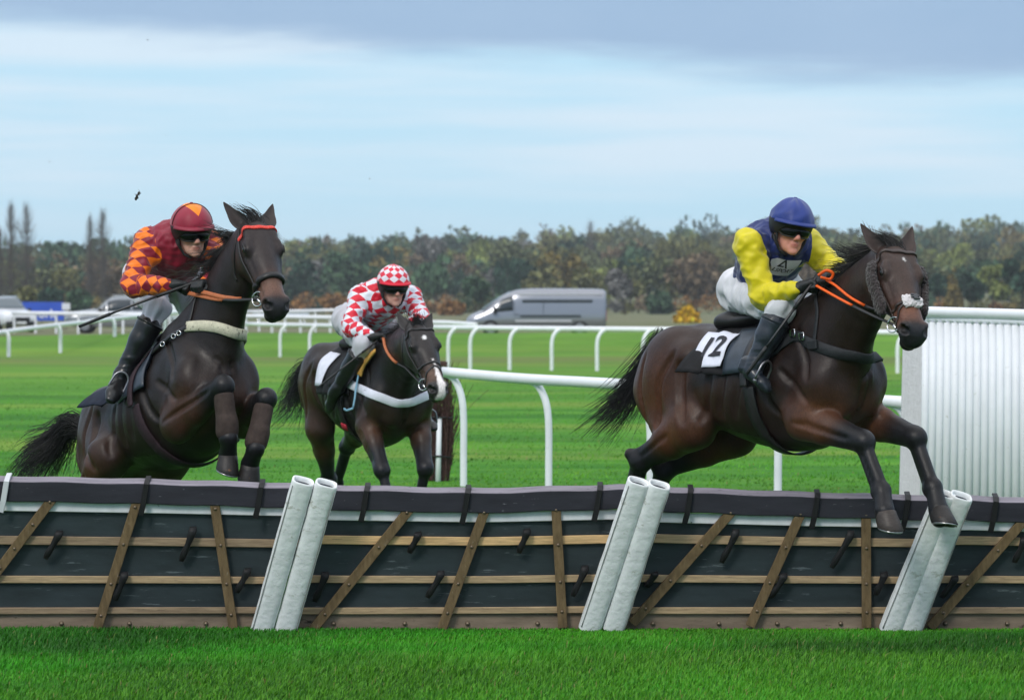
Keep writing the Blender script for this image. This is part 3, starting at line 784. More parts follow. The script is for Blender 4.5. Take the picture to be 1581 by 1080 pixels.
def hair(H, root, spec):
    r = np.random.default_rng(spec.get('seed', 1)); hm = mat('horse hair', (0.007, 0.006, 0.006), 0.38, 0.45, noise=(8, 0.4))
    # tail along a path given in photo pixels
    base = H.loc(-0.93, 0, 0.17); tp = spec['tail']
    path = [H.loc(-0.80, 0, 0.20), base] + [P(px, py, base[1] + dd) for px, py, dd in tp['path']]
    path = np.array(spline(path, 8)); k = 15
    s = np.linspace(0, 1, len(path)); n = tp.get('n', 420) * 2; clump = r.normal(size=(26, 3)); S = np.zeros((n, k, 3))
    for i in range(n):
        ln = r.uniform(0.55, 1.0) ** 0.8; st = r.uniform(0, 0.35) if r.random() < 0.6 else 0.0
        u = np.linspace(st * ln, ln, k); c = np.stack([np.interp(u, s, path[:, a]) for a in range(3)], 1)
        off = r.normal(size=3) * tp.get('spread', 0.05) * 0.55; cl = r.integers(0, 26); off2 = clump[cl] * tp.get('fan', 0.09) + r.normal(size=3) * 0.014
        w = np.linspace(0, 1, k)[:, None]; env = np.clip(np.sin(np.clip(u, 0, 1) * math.pi * 0.85 + 0.35), 0, 1)[:, None]
        droop = np.zeros((k, 3)); droop[:, 2] = -tp.get('droop', 0.12) * (w[:, 0] ** 2) * r.uniform(0, 1)
        S[i] = c + off * (0.25 + 0.6 * env) + off2 * w ** 2 + droop + 0.004 * np.sin(w * 9 + r.uniform(0, 6)) * r.normal(size=3)
    V, Q = strand_mesh(S, r.uniform(0.0018, 0.0034, n), 0.25)
    mesh_obj('tail', V, Q, hm, root)
    # mane on the crest, blown back
    mp = spec['mane']; n = mp.get('n', 330) * 2; k = 9; S = np.zeros((n, k, 3)); cr = H.crest
    wind = V3(*mp.get('wind', (0, 0, 0))); nc = 60; cq = r.uniform(mp.get('start', 1.2), len(cr) - 0.7, nc); cd = r.normal(size=(nc, 3)); cl_ = r.uniform(0.5, 1.1, nc)
    for i in range(n):
        c_ = r.integers(0, nc); q = float(np.clip(cq[c_] + r.normal() * 0.10, mp.get('start', 1.2), len(cr) - 0.7)); a = int(q); t = q - a; b = min(a + 1, len(cr) - 1)
        p = lerp(cr[a][0], cr[b][0], t); u = unit(lerp(cr[a][1], cr[b][1], t)); lat = cr[a][2]; axn = cr[a][3]
        p = H.f.snap(p + u * 0.02, -0.004, 6)[0]
        L = 0.20 * cl_[c_] * r.uniform(0.75, 1.05) * mp.get('len', 1.0); w = np.linspace(0, 1, k)[:, None]
        d0 = unit(u * 1.0 - axn * 0.35 + lat * r.normal() * 0.25); d1 = unit(-axn * 0.9 + wind * 1.2 + cd[c_] * 0.42 + lat * mp.get('side', 0.0) + V3(0, 0, -0.15) + r.normal(size=3) * 0.10)
        S[i] = p + lat * r.normal() * 0.012 + d0 * L * 0.42 * (w - 0.4 * w ** 2) + d1 * L * (0.25 * w + 0.75 * w ** 2)
    V, Q = strand_mesh(S, r.uniform(0.0016, 0.0030, n), 0.25)
    mesh_obj('mane', V, Q, hm, root)
    # forelock between the ears
    n = 130; S = np.zeros((n, k, 3)); fd = V3(*spec['forelock'])
    for i in range(n):
        p = H.hp(r.uniform(-0.02, 0.03), r.normal() * 0.022, 0.032); w = np.linspace(0, 1, k)[:, None]; L = r.uniform(0.07, 0.13)
        d0 = unit(H.hn * 0.3 - H.ha * 0.5 + H.hl * r.normal() * 0.35)
        S[i] = p + d0 * L * (w - 0.45 * w ** 2) + (fd * r.uniform(0.6, 1.1) + r.normal(size=3) * 0.10) * L * w ** 1.5
    V, Q = strand_mesh(S, r.uniform(0.0016, 0.0028, n), 0.25)
    mesh_obj('forelock', V, Q, hm, root)

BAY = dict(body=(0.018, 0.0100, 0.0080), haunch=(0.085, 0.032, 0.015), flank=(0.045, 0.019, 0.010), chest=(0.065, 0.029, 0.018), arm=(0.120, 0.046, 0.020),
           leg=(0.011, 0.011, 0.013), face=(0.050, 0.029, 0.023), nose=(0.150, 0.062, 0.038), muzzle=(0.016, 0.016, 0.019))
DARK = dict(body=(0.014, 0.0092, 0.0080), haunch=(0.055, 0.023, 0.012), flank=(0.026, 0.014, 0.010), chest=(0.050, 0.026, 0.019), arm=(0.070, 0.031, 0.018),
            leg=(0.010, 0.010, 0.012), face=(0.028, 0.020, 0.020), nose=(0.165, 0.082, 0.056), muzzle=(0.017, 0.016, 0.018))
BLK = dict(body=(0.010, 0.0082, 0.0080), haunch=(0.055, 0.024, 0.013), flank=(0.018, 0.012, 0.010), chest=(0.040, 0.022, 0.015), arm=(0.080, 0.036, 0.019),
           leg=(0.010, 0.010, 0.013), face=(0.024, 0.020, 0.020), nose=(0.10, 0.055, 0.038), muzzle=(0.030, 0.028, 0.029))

SPEC_A = dict(   # right horse, in the air over the hurdle
    yaw=52, pitch=5.5, roll=0, O=(1180, 585, 22.25), poll=(1379, 386), muzzle=(1414, 520), face_yaw=22, face_tilt=0, neck=0.84, neck_bend=(0.0, 0, 0.05),
    foreR=dict(elbow=(0.50, -0.19, -0.25), knee=(1334, 682, True), fet=(1362, 757, True), cor=(1366, 789, True), toe=(1368, 822, True)),
    foreL=dict(elbow=(0.52, 0.19, -0.24), knee=(1414, 676, True), fet=(1441, 752, True), cor=(1449, 786, True), toe=(1452, 814, True)),
    hindR=dict(stifle=(1072, 657, True), hock=(989, 712, False), fet=(968, 795, False), cor=(950, 822, False), toe=(930, 842, False)),
    hindL=dict(stifle=(1135, 668, True), hock=(1026, 724, False), fet=(1000, 815, False), cor=(985, 842, False), toe=(965, 860, False)),
    earR=dict(tip=(1329, 343), open=(0.25, -1, 0.1)), earL=dict(tip=(1410, 347), open=(0.1, -1, 0.2), near=False),
    tail=dict(path=[(1024, 520, 0.05), (990, 572, 0.12), (958, 612, 0.2), (916, 646, 0.25)], n=400, spread=0.046, fan=0.048, droop=0.13),
    mane=dict(n=420, len=1.05, wind=(-0.5, 0.2, 0.25)), forelock=(-0.85, 0.2, 0.05), seed=3,
    coat=BAY, coat_name='bay', ear_col=(0.040, 0.024, 0.020), hoof=dict(fR=(0.045, 0.035, 0.030)),
    marks=[('spot', (0.75, 0.72, 0.70), (0.125, 0.012, 0.020, 0.008))])
SPEC_B = dict(   # left horse, taking off
    yaw=60, pitch=22, O=(260, 632, 23.6), poll=(393, 347), muzzle=(430, 480), face_yaw=24, neck=0.86, neck_bend=(0.0, 0, 0.06),
    foreR=dict(elbow=(0.47, -0.20, -0.26), knee=(345, 596, True), fet=(354, 676, True), cor=(352, 702, False), toe=(347, 730, False)),
    foreL=dict(elbow=(0.50, 0.20, -0.25), knee=(411, 616, True), fet=(395, 692, True), cor=(386, 716, False), toe=(380, 742, False)),
    hindR=dict(stifle=(168, 705, True), hock=(126, 800, False), fet=(150, 880, False), cor=(160, 905, True), toe=(166, 928, True)),
    hindL=dict(stifle=(262, 705, True), hock=(222, 795, False), fet=(240, 878, False), cor=(250, 903, True), toe=(256, 926, True)),
    earR=dict(tip=(345, 310), open=(0.35, -1, 0.1)), earL=dict(tip=(422, 312), open=(0.15, -1, 0.2)),
    tail=dict(path=[(112, 650, 0.1), (88, 672, 0.15), (58, 690, 0.2), (40, 718, 0.25)], n=420, spread=0.050, fan=0.085, droop=0.18),
    mane=dict(n=420, len=1.05, wind=(-0.45, 0.1, 0.2)), forelock=(-0.8, 0.1, 0.15), seed=5,
    coat=DARK, coat_name='dark brown', ear_col=(0.030, 0.020, 0.019), marks=[])
SPEC_C = dict(   # middle horse, galloping behind
    yaw=66, pitch=0, O=(566, 600, 30.5), poll=(643, 505), muzzle=(680, 607), face_yaw=24, neck=0.80, neck_bend=(0.0, 0, 0.04), voxel=0.0115,
    foreR=dict(elbow=(0.50, -0.19, -0.26), knee=(590, 726, True), fet=(604, 786, True), cor=(610, 810, True), toe=(618, 828, True)),
    foreL=dict(elbow=(0.53, 0.19, -0.24), knee=(657, 724, True), fet=(645, 782, False), cor=(640, 805, False), toe=(636, 826, False)),
    hindR=dict(stifle=(494, 662, True), hock=(508, 740, False), fet=(515, 805, True), cor=(520, 822, True), toe=(526, 838, True)),
    hindL=dict(stifle=(560, 655, True), hock=(536, 690, False), fet=(520, 745, False), cor=(512, 765, False), toe=(505, 780, False)),
    earR=dict(tip=(613, 479), open=(0.3, -1, 0.1)), earL=dict(tip=(668, 481), open=(0.15, -1, 0.2)),
    tail=dict(path=[(468, 575, 0.1), (455, 610, 0.2), (430, 630, 0.3)], n=320, spread=0.06, fan=0.08, droop=0.12),
    mane=dict(n=260, len=0.8, wind=(-0.2, 0.1, 0.05)), forelock=(-0.1, 0.0, 0.2), seed=8,
    coat=BLK, coat_name='black brown', ear_col=(0.018, 0.015, 0.015),
    marks=[('spot', (0.75, 0.73, 0.72), (0.145, -0.004, 0.022, 0.020)), ('blaze', (0.80, 0.74, 0.73), [(0.33, 0.0, 0.006), (0.40, 0.010, 0.012), (0.46, 0.012, 0.020), (0.56, 0.012, 0.030), (0.62, 0.0, 0.034)])])
# ------------------------------------------------------------------ tack
def ribbon(pts, nrm, width, thick):
    """box-section band through pts with outward normals nrm"""
    pts = np.asarray(pts); n = len(pts); T = np.gradient(pts, axis=0); T /= np.maximum(np.linalg.norm(T, axis=1, keepdims=True), 1e-9)
    S = np.cross(nrm, T); S /= np.maximum(np.linalg.norm(S, axis=1, keepdims=True), 1e-9)
    W = np.full(n, width) if np.isscalar(width) else np.interp(np.linspace(0, 1, n), np.linspace(0, 1, len(width)), width)
    W = W[:, None] / 2
    rings = [pts - S * W, pts - S * W * 0.86 + nrm * thick, pts + S * W * 0.86 + nrm * thick, pts + S * W]
    mb = MB(); mb.grid([[r[i] for r in rings] for i in range(n)], closed=True)
    mb.f.append((3, 2, 1, 0)); mb.m.append(0); o = (n - 1) * 4; mb.f.append((o, o + 1, o + 2, o + 3)); mb.m.append(0)
    return mb
def band(H, name, pts, width, material, thick=0.006, off=0.001, parent=None, sub=6, label=None):
    p = np.array(spline(pts, sub)); p = H.f.snap(p, off, 10)
    for _ in range(2): p[1:-1] = 0.25 * p[:-2] + 0.5 * p[1:-1] + 0.25 * p[2:]
    p = H.f.snap(p, off, 6); nr = H.f.grad(p)
    o = ribbon(p, nr, width, thick).build(name, material, parent or H.root, smooth=True)
    if label: o['label'] = label
    return o
def ring_pts(H, c, u, v, a0, a1, n, R=0.6):
    out = []
    for a in np.linspace(rad(a0), rad(a1), n):
        d = u * math.cos(a) + v * math.sin(a); r = np.arange(R, 0.0, -0.005); q = c + d * r[:, None]; f = H.f.sample(q)
        i = np.nonzero(f < 0)[0]; out.append(q[i[0]] if len(i) else q[int(np.argmin(f))])
    return out
def patch(H, name, x0, x1, a0, a1, nx, na, material, off, parent=None, thick=0.006, flare=None, wr=0.0, cz=-0.02, attrs=None, skew=0.0, seed=2):
    """cloth lying on the back: local x from x0 to x1, angle a (0 = right side, 90 = spine, 180 = left side)"""
    rows = []
    for i in range(nx):
        row = []
        for j in range(na):
            aa = lerp(a0, a1, j / (na - 1)); x = lerp(x0, x1, i / (nx - 1)) + skew * abs(aa - 90) / 90.0; a = rad(aa)
            c = H.loc(x, 0, cz); d = H.ey * (-math.cos(a)) + H.ez * math.sin(a)
            r = np.arange(0.55, 0.0, -0.006); q = c + d * r[:, None]; f = H.f.sample(q); k = np.nonzero(f < off)[0]
            p = q[k[0]] if len(k) else q[int(np.argmin(f))]
            row.append(p)
        rows.append(row)
    G = np.array(rows); sh = G.shape; Pn = H.f.snap(G.reshape(-1, 3), off, 5); nr = H.f.grad(Pn)
    if wr: Pn = Pn + nr * (np.abs(wavy(Pn, 26, seed, 2)) * wr)[:, None]
    G = Pn.reshape(sh); nr = nr.reshape(sh)
    if flare:
        for i in range(nx):
            for j in range(na):
                u, v = i / (nx - 1), j / (na - 1); w = flare(u, v)
                if w: G[i, j] = G[i, j] + nr[i, j] * w[0] + H.ex * w[1] + V3(0, 0, w[2])
    mb = MB(); mb.grid([[G[i, j] for j in range(na)] for i in range(nx)])
    o = mb.build(name, material, parent or H.root, smooth=True)
    md = o.modifiers.new('solid', 'SOLIDIFY'); md.thickness = thick; md.offset = 1.0
    return o, G, nr
def text_mesh(txt, size, bold=0.0):
    cu = bpy.data.curves.new('t', 'FONT'); cu.body = txt; cu.size = size; cu.align_x = 'CENTER'; cu.align_y = 'CENTER'; cu.offset = bold; cu.resolution_u = 3
    o = bpy.data.objects.new('t', cu); COL.objects.link(o); bpy.context.view_layer.update()
    me = bpy.data.meshes.new_from_object(o.evaluated_get(bpy.context.evaluated_depsgraph_get())); bpy.data.objects.remove(o)
    bm = bmesh.new(); bm.from_mesh(me); bmesh.ops.triangulate(bm, faces=bm.faces)
    for _ in range(2):
        lg = [e for e in bm.edges if e.calc_length() > size * 0.12]
        if lg: bmesh.ops.subdivide_edges(bm, edges=lg, cuts=1)
    bmesh.ops.triangulate(bm, faces=bm.faces)
    v = np.array([q.co[:] for q in bm.verts]); f = [tuple(q.index for q in p.verts) for p in bm.faces]; bm.free()
    return v, f
def lie_text(fld, name, txt, size, c, right, up, off, material, parent, bold=0.0, shear=0.0):
    """lettering pressed onto the surface of a field around point c"""
    v, f = text_mesh(txt, size, bold)
    w = np.array([c + right * (p[0] + shear * p[1]) + up * p[1] for p in v]); w = fld.snap(w, off, 12)
    return mesh_obj(name, w, f, material, parent, smooth=True)
def flat_ring(mb, c, n, R, r, seg=18, arc=2 * math.pi, up=None):
    n = unit(n); u = unit(np.cross(n, up if up is not None else V3(0.3, 0.2, 1))); v = np.cross(n, u)
    mb.tube([c + R * (math.cos(a) * u + math.sin(a) * v) for a in np.linspace(0, arc, seg)], r, 6)

LEATHER = lambda: mat('black leather', (0.014, 0.013, 0.014), 0.42, 0.5, noise=(30, 0.3))
BROWNLEATHER = lambda: mat('brown leather', (0.040, 0.026, 0.022), 0.45, 0.5, noise=(30, 0.3))
STEEL = lambda: mat('bright steel', (0.75, 0.75, 0.76), 0.18, metal=1.0)

def bridle(H, spec):
    hp = H.hp; lt = spec.get('leather', LEATHER())
    br = empty('bridle', H.hp(0.1, 0, 0), parent=H.root); br.parent = H.root
    hr = lambda t, n0, a0, a1, k=15, R=0.3: ring_pts(H, hp(t, 0, n0), H.hl, H.hn, a0, a1, k, R)
    # browband under the ears, headpiece behind them
    pts = [hp(0.085, -0.15, -0.02), hp(0.066, -0.105, 0.03), hp(0.058, -0.05, 0.08), hp(0.056, 0, 0.09), hp(0.058, 0.05, 0.08), hp(0.066, 0.105, 0.03), hp(0.085, 0.15, -0.02)]
    band(H, 'browband', pts, spec.get('brow_w', 0.022), spec.get('brow_mat', lt), 0.007, parent=br, label=spec.get('brow_label'))
    for sg in (-1, 1):
        pts = [hp(0.03, sg * 0.07, -0.03), hp(0.085, sg * 0.14, -0.02), hp(0.16, sg * 0.15, -0.035), hp(0.27, sg * 0.13, -0.05), hp(0.38, sg * 0.11, -0.062), hp(0.455, sg * 0.10, -0.072)]
        band(H, 'cheek_strap', pts, 0.020, lt, 0.006, parent=br)
        pts = [hp(0.03, sg * 0.07, -0.05), hp(0.10, sg * 0.14, -0.09), hp(0.17, sg * 0.13, -0.17), hp(0.20, sg * 0.05, -0.24)]
        band(H, 'throat_lash', pts, 0.014, lt, 0.005, parent=br)
        c = H.f.snap(hp(0.468, sg * 0.105, -0.078), 0.012)[0]
        mb = MB(); flat_ring(mb, c, H.hl * sg + H.hn * 0.5 + H.ha * 0.2, 0.040, 0.0042); mb.build('bit_ring', STEEL(), br, smooth=True)
        setattr(H, 'bit' + ('L' if sg > 0 else 'R'), c)
    mb = MB(); mb.tube([H.bitR, hp(0.49, -0.06, -0.07), hp(0.49, 0.06, -0.07), H.bitL], 0.008, 8); mb.build('bit', STEEL(), br, smooth=True)
    # noseband
    q = spec.get('noseband', {})
    pts = hr(q.get('t', 0.385), -0.045, -200, 20, 23)
    band(H, 'noseband', hr(q.get('t', 0.385), -0.045, -50, 230, 25), q.get('w', 0.022), q.get('mat', lt), q.get('th', 0.006), parent=br)
    if q.get('lower'):
        band(H, 'flash_strap', [hp(0.395, 0, 0.1), hp(0.43, -0.08, 0.03), hp(0.475, -0.1, -0.04), hp(0.50, -0.09, -0.11)], 0.014, lt, 0.005, parent=br)
        band(H, 'flash_strap', [hp(0.395, 0, 0.1), hp(0.43, 0.08, 0.03), hp(0.475, 0.1, -0.04), hp(0.50, 0.09, -0.11)], 0.014, lt, 0.005, parent=br)
    return br

def rein(H, hand, side, grip_mat, grip_to=0.62, sag=0.02, parent=None, width=0.022):
    """grip near the hand, plain leather to the bit"""
    b = H.bitR if side == 'R' else H.bitL
    pts = [lerp(hand, b, t) + V3(0, 0, -sag * math.sin(math.pi * t)) for t in np.linspace(0, 1, 19)]
    pts = H_out(H, np.array(pts), 0.012)
    k = int(grip_to * 18)
    nr = np.tile(unit(V3(0.1, -1, 0.25)), (len(pts), 1))
    g = ribbon(pts[:k + 1], nr[:k + 1], width, 0.010).build('rein_grip', grip_mat, parent or H.root, smooth=True)
    r = ribbon(pts[k:], nr[k:], 0.016, 0.007).build('rein', LEATHER(), parent or H.root, smooth=True)
def H_out(H, pts, off):
    """push points that are inside the animal out to its surface"""
    p = pts.copy()
    for _ in range(8):
        f = H.f.sample(p); m = (f < off) & (f > -0.2); 
        if not m.any(): break
        p[m] += H.f.grad(p[m]) * (off - f[m])[:, None]
    return p
def saddle(H, spec):
    """saddle cloth, saddle with flaps, girths and stirrup leathers"""
    loc = H.loc
    cl, G, nr = patch(H, 'saddle_cloth', spec.get('cx0', -0.30), spec.get('cx1', 0.26), spec.get('ca0', -8), 180 - spec.get('ca0', -8), 22, 41, spec['cloth'], 0.010, wr=0.010, flare=spec.get('flare'), skew=spec.get('skew', 0.0), thick=0.008)
    sd = empty('saddle', loc(0, 0, 0.33), parent=H.root)
    f = Field(loc(0, 0, 0.3) - 0.55, loc(0, 0, 0.3) + 0.55, 0.012)
    ax = (H.ex, H.ey, H.ez)
    f.blob(loc(0.18, 0, 0.345), (0.07, 0.10, 0.055), ax, k=0.04); f.blob(loc(-0.20, 0, 0.335), (0.09, 0.13, 0.05), ax, k=0.05)
    f.cone(loc(0.16, 0, 0.335), loc(-0.20, 0, 0.32), (0.085, 0.045), (0.12, 0.045), k=0.05, u=H.ey)
    V, Q = f.mesh(); mesh_obj('seat', V, Q, LEATHER(), sd)
    for sg, a0, a1 in ((-1, 8, 66), (1, 172, 114)):
        patch(H, 'flap', -0.02, 0.27, a0, a1, 10, 12, spec.get('flapmat', LEATHER()), 0.026, parent=sd, thick=0.008, skew=0.06)
    for x, w, nm in ((0.22, 0.075, 'girth'), (0.20, 0.05, 'surcingle')):
        off = 0.012 if nm == 'girth' else 0.030
        a0, a1 = (-175, -5) if nm == 'girth' else (-5, 185)
        pts = ring_pts(H, loc(x, 0, -0.03), -H.ey, H.ez, a0, a1, 29)
        band(H, nm, pts, w, spec.get('girthmat', LEATHER()), 0.008, off=off, parent=sd, sub=3)
    return sd
def sheep_roll(f_pts, r, name, material, parent, seed, bumps=0.25, n=12, squash=0.6, nrm=None):
    """fleecy roll along a path"""
    p = np.array(spline(f_pts, 8)); mb = MB(); rr = [r * (0.35 + 0.65 * min(1, 8 * min(i, len(p) - 1 - i) / (len(p) - 1) + 0.15)) for i in range(len(p))]
    mb.tube(p, rr, n); V = np.array(mb.v); c = V.mean(0)
    if nrm is not None:
        pc = np.array([p[int(np.argmin(((p - v) ** 2).sum(1)))] for v in V]); d = V - pc; k = d @ unit(nrm); V = V - np.outer(k * (1 - squash), unit(nrm))
    o = mesh_obj(name, V, mb.f, material, parent, smooth=True)
    md = o.modifiers.new('sub', 'SUBSURF'); md.levels = 2; md.render_levels = 2
    tx = bpy.data.textures.new('fleece', 'CLOUDS'); tx.noise_scale = 0.012; tx.noise_depth = 2
    md = o.modifiers.new('disp', 'DISPLACE'); md.texture = tx; md.strength = r * bumps; md.mid_level = 0.5; md.texture_coords = 'LOCAL'
    return o

def patch_text(G, nr, name, txt, size, u0, v0, material, parent, off, bold=0.0):
    """lettering laid on a cloth patch, following its folds; u along the cloth, v up it"""
    v, f = text_mesh(txt, size, bold); nx, na = G.shape[:2]
    Lx = np.linalg.norm(G[-1, na // 2] - G[0, na // 2]); Ly = np.linalg.norm(G[nx // 2, -1] - G[nx // 2, 0]); out = []
    for p in v:
        a = min(max((u0 + p[0] / Lx) * (nx - 1), 0), nx - 1.001); b = min(max((v0 + p[1] / Ly) * (na - 1), 0), na - 1.001); i, j = int(a), int(b); s_, t_ = a - i, b - j
        bl = lambda A: A[i, j] * (1 - s_) * (1 - t_) + A[i + 1, j] * s_ * (1 - t_) + A[i, j + 1] * (1 - s_) * t_ + A[i + 1, j + 1] * s_ * t_
        out.append(bl(G) + bl(nr) * off)
    return mesh_obj(name, np.array(out), f, material, parent, smooth=True)
# ------------------------------------------------------------------ jockeys
def pattern_mat(name, ca, cb, mode, base=None, rough=0.5):
    """silks: attribute 'silk' carries u, v and a mask; mode diamond / step / spot"""
    if name in MATS: return MATS[name]
    m = mat(name, ca, rough, 0.35, sheen=0.25, bump=(55, 0.12, 0.004)); nt = m.node_tree; N = nt.nodes; L = nt.links; b = N['Principled BSDF']
    at = N.new('ShaderNodeAttribute'); at.attribute_name = 'silk'; sp = N.new('ShaderNodeSeparateColor'); L.new(at.outputs['Color'], sp.inputs[0])
    def M(op, x, y=None):
        q = N.new('ShaderNodeMath'); q.operation = op
        for i, v in enumerate((x, y)):
            if v is None: continue
            if isinstance(v, (int, float)): q.inputs[i].default_value = v
            else: L.new(v, q.inputs[i])
        return q.outputs[0]
    u, v, k = sp.outputs[0], sp.outputs[1], sp.outputs[2]
    if mode == 'diamond':
        a = M('FLOOR', M('ADD', u, v)); c = M('FLOOR', M('SUBTRACT', u, v)); fac = M('FLOORED_MODULO', M('ADD', a, c), 2.0)
        fac = M('MULTIPLY', fac, M('GREATER_THAN', k, 0.5))
    elif mode == 'step': fac = M('GREATER_THAN', k, 0.5)
    else: fac = M('LESS_THAN', M('ADD', M('ABSOLUTE', u), M('ABSOLUTE', v)), 1.0)
    mx = N.new('ShaderNodeMix'); mx.data_type = 'RGBA'; L.new(fac, mx.inputs['Factor']); mx.inputs['A'].default_value = (*ca, 1); mx.inputs['B'].default_value = (*cb, 1)
    tc = N.new('ShaderNodeTexCoord'); n = N.new('ShaderNodeTexNoise'); n.inputs['Scale'].default_value = 18; n.inputs['Detail'].default_value = 5; L.new(tc.outputs['Object'], n.inputs['Vector'])
    r = N.new('ShaderNodeMapRange'); L.new(n.outputs['Fac'], r.inputs[0]); r.inputs['From Min'].default_value = 0.3; r.inputs['From Max'].default_value = 0.7; r.inputs['To Min'].default_value = 0.88; r.inputs['To Max'].default_value = 1.08
    cb_ = N.new('ShaderNodeCombineColor'); [L.new(r.outputs[0], cb_.inputs[i]) for i in range(3)]
    mu = N.new('ShaderNodeMix'); mu.data_type = 'RGBA'; mu.blend_type = 'MULTIPLY'; mu.inputs['Factor'].default_value = 1; L.new(mx.outputs['Result'], mu.inputs['A']); L.new(cb_.outputs[0], mu.inputs['B'])
    L.new(mu.outputs['Result'], b.inputs['Base Color'])
    return m

def bone_uv(V, bones, refs, cell, nper):
    """nearest bone -> (bone index, length along / cell, angle / cell)"""
    best = np.full(len(V), 9.0); bi = np.zeros(len(V), int); U = np.zeros(len(V)); A = np.zeros(len(V))
    for i, (a, b, off, rr, grp) in enumerate(bones):
        ab = b - a; L = np.linalg.norm(ab); t = np.clip((V - a) @ ab / L ** 2, 0, 1); d = V - a - t[:, None] * ab
        dist = np.linalg.norm(d, axis=1) - rr; m = dist < best
        ax = ab / L; u = unit(refs[i] - ax * (refs[i] @ ax)); w = np.cross(ax, u); ang = np.arctan2(d @ w, d @ u)
        raw = (V - a) @ ax
        best[m] = dist[m]; bi[m] = grp; U[m] = (off + np.clip(raw, -0.3, L + 0.3))[m] / cell; A[m] = (ang / (2 * math.pi) * nper[i])[m]
        nn = nper[i]
    return bi, U, A
def corner_uv(Q, bi, U, A, nper_of, mask):
    q = Q; u = U[q]; a = A[q]; n = nper_of[bi[q[:, 0]]][:, None]
    a = np.where(a - a[:, :1] > n / 2, a - n, a); a = np.where(a - a[:, :1] < -n / 2, a + n, a)
    k = mask[q]
    return np.stack([u, a, k], -1).reshape(-1, 3)

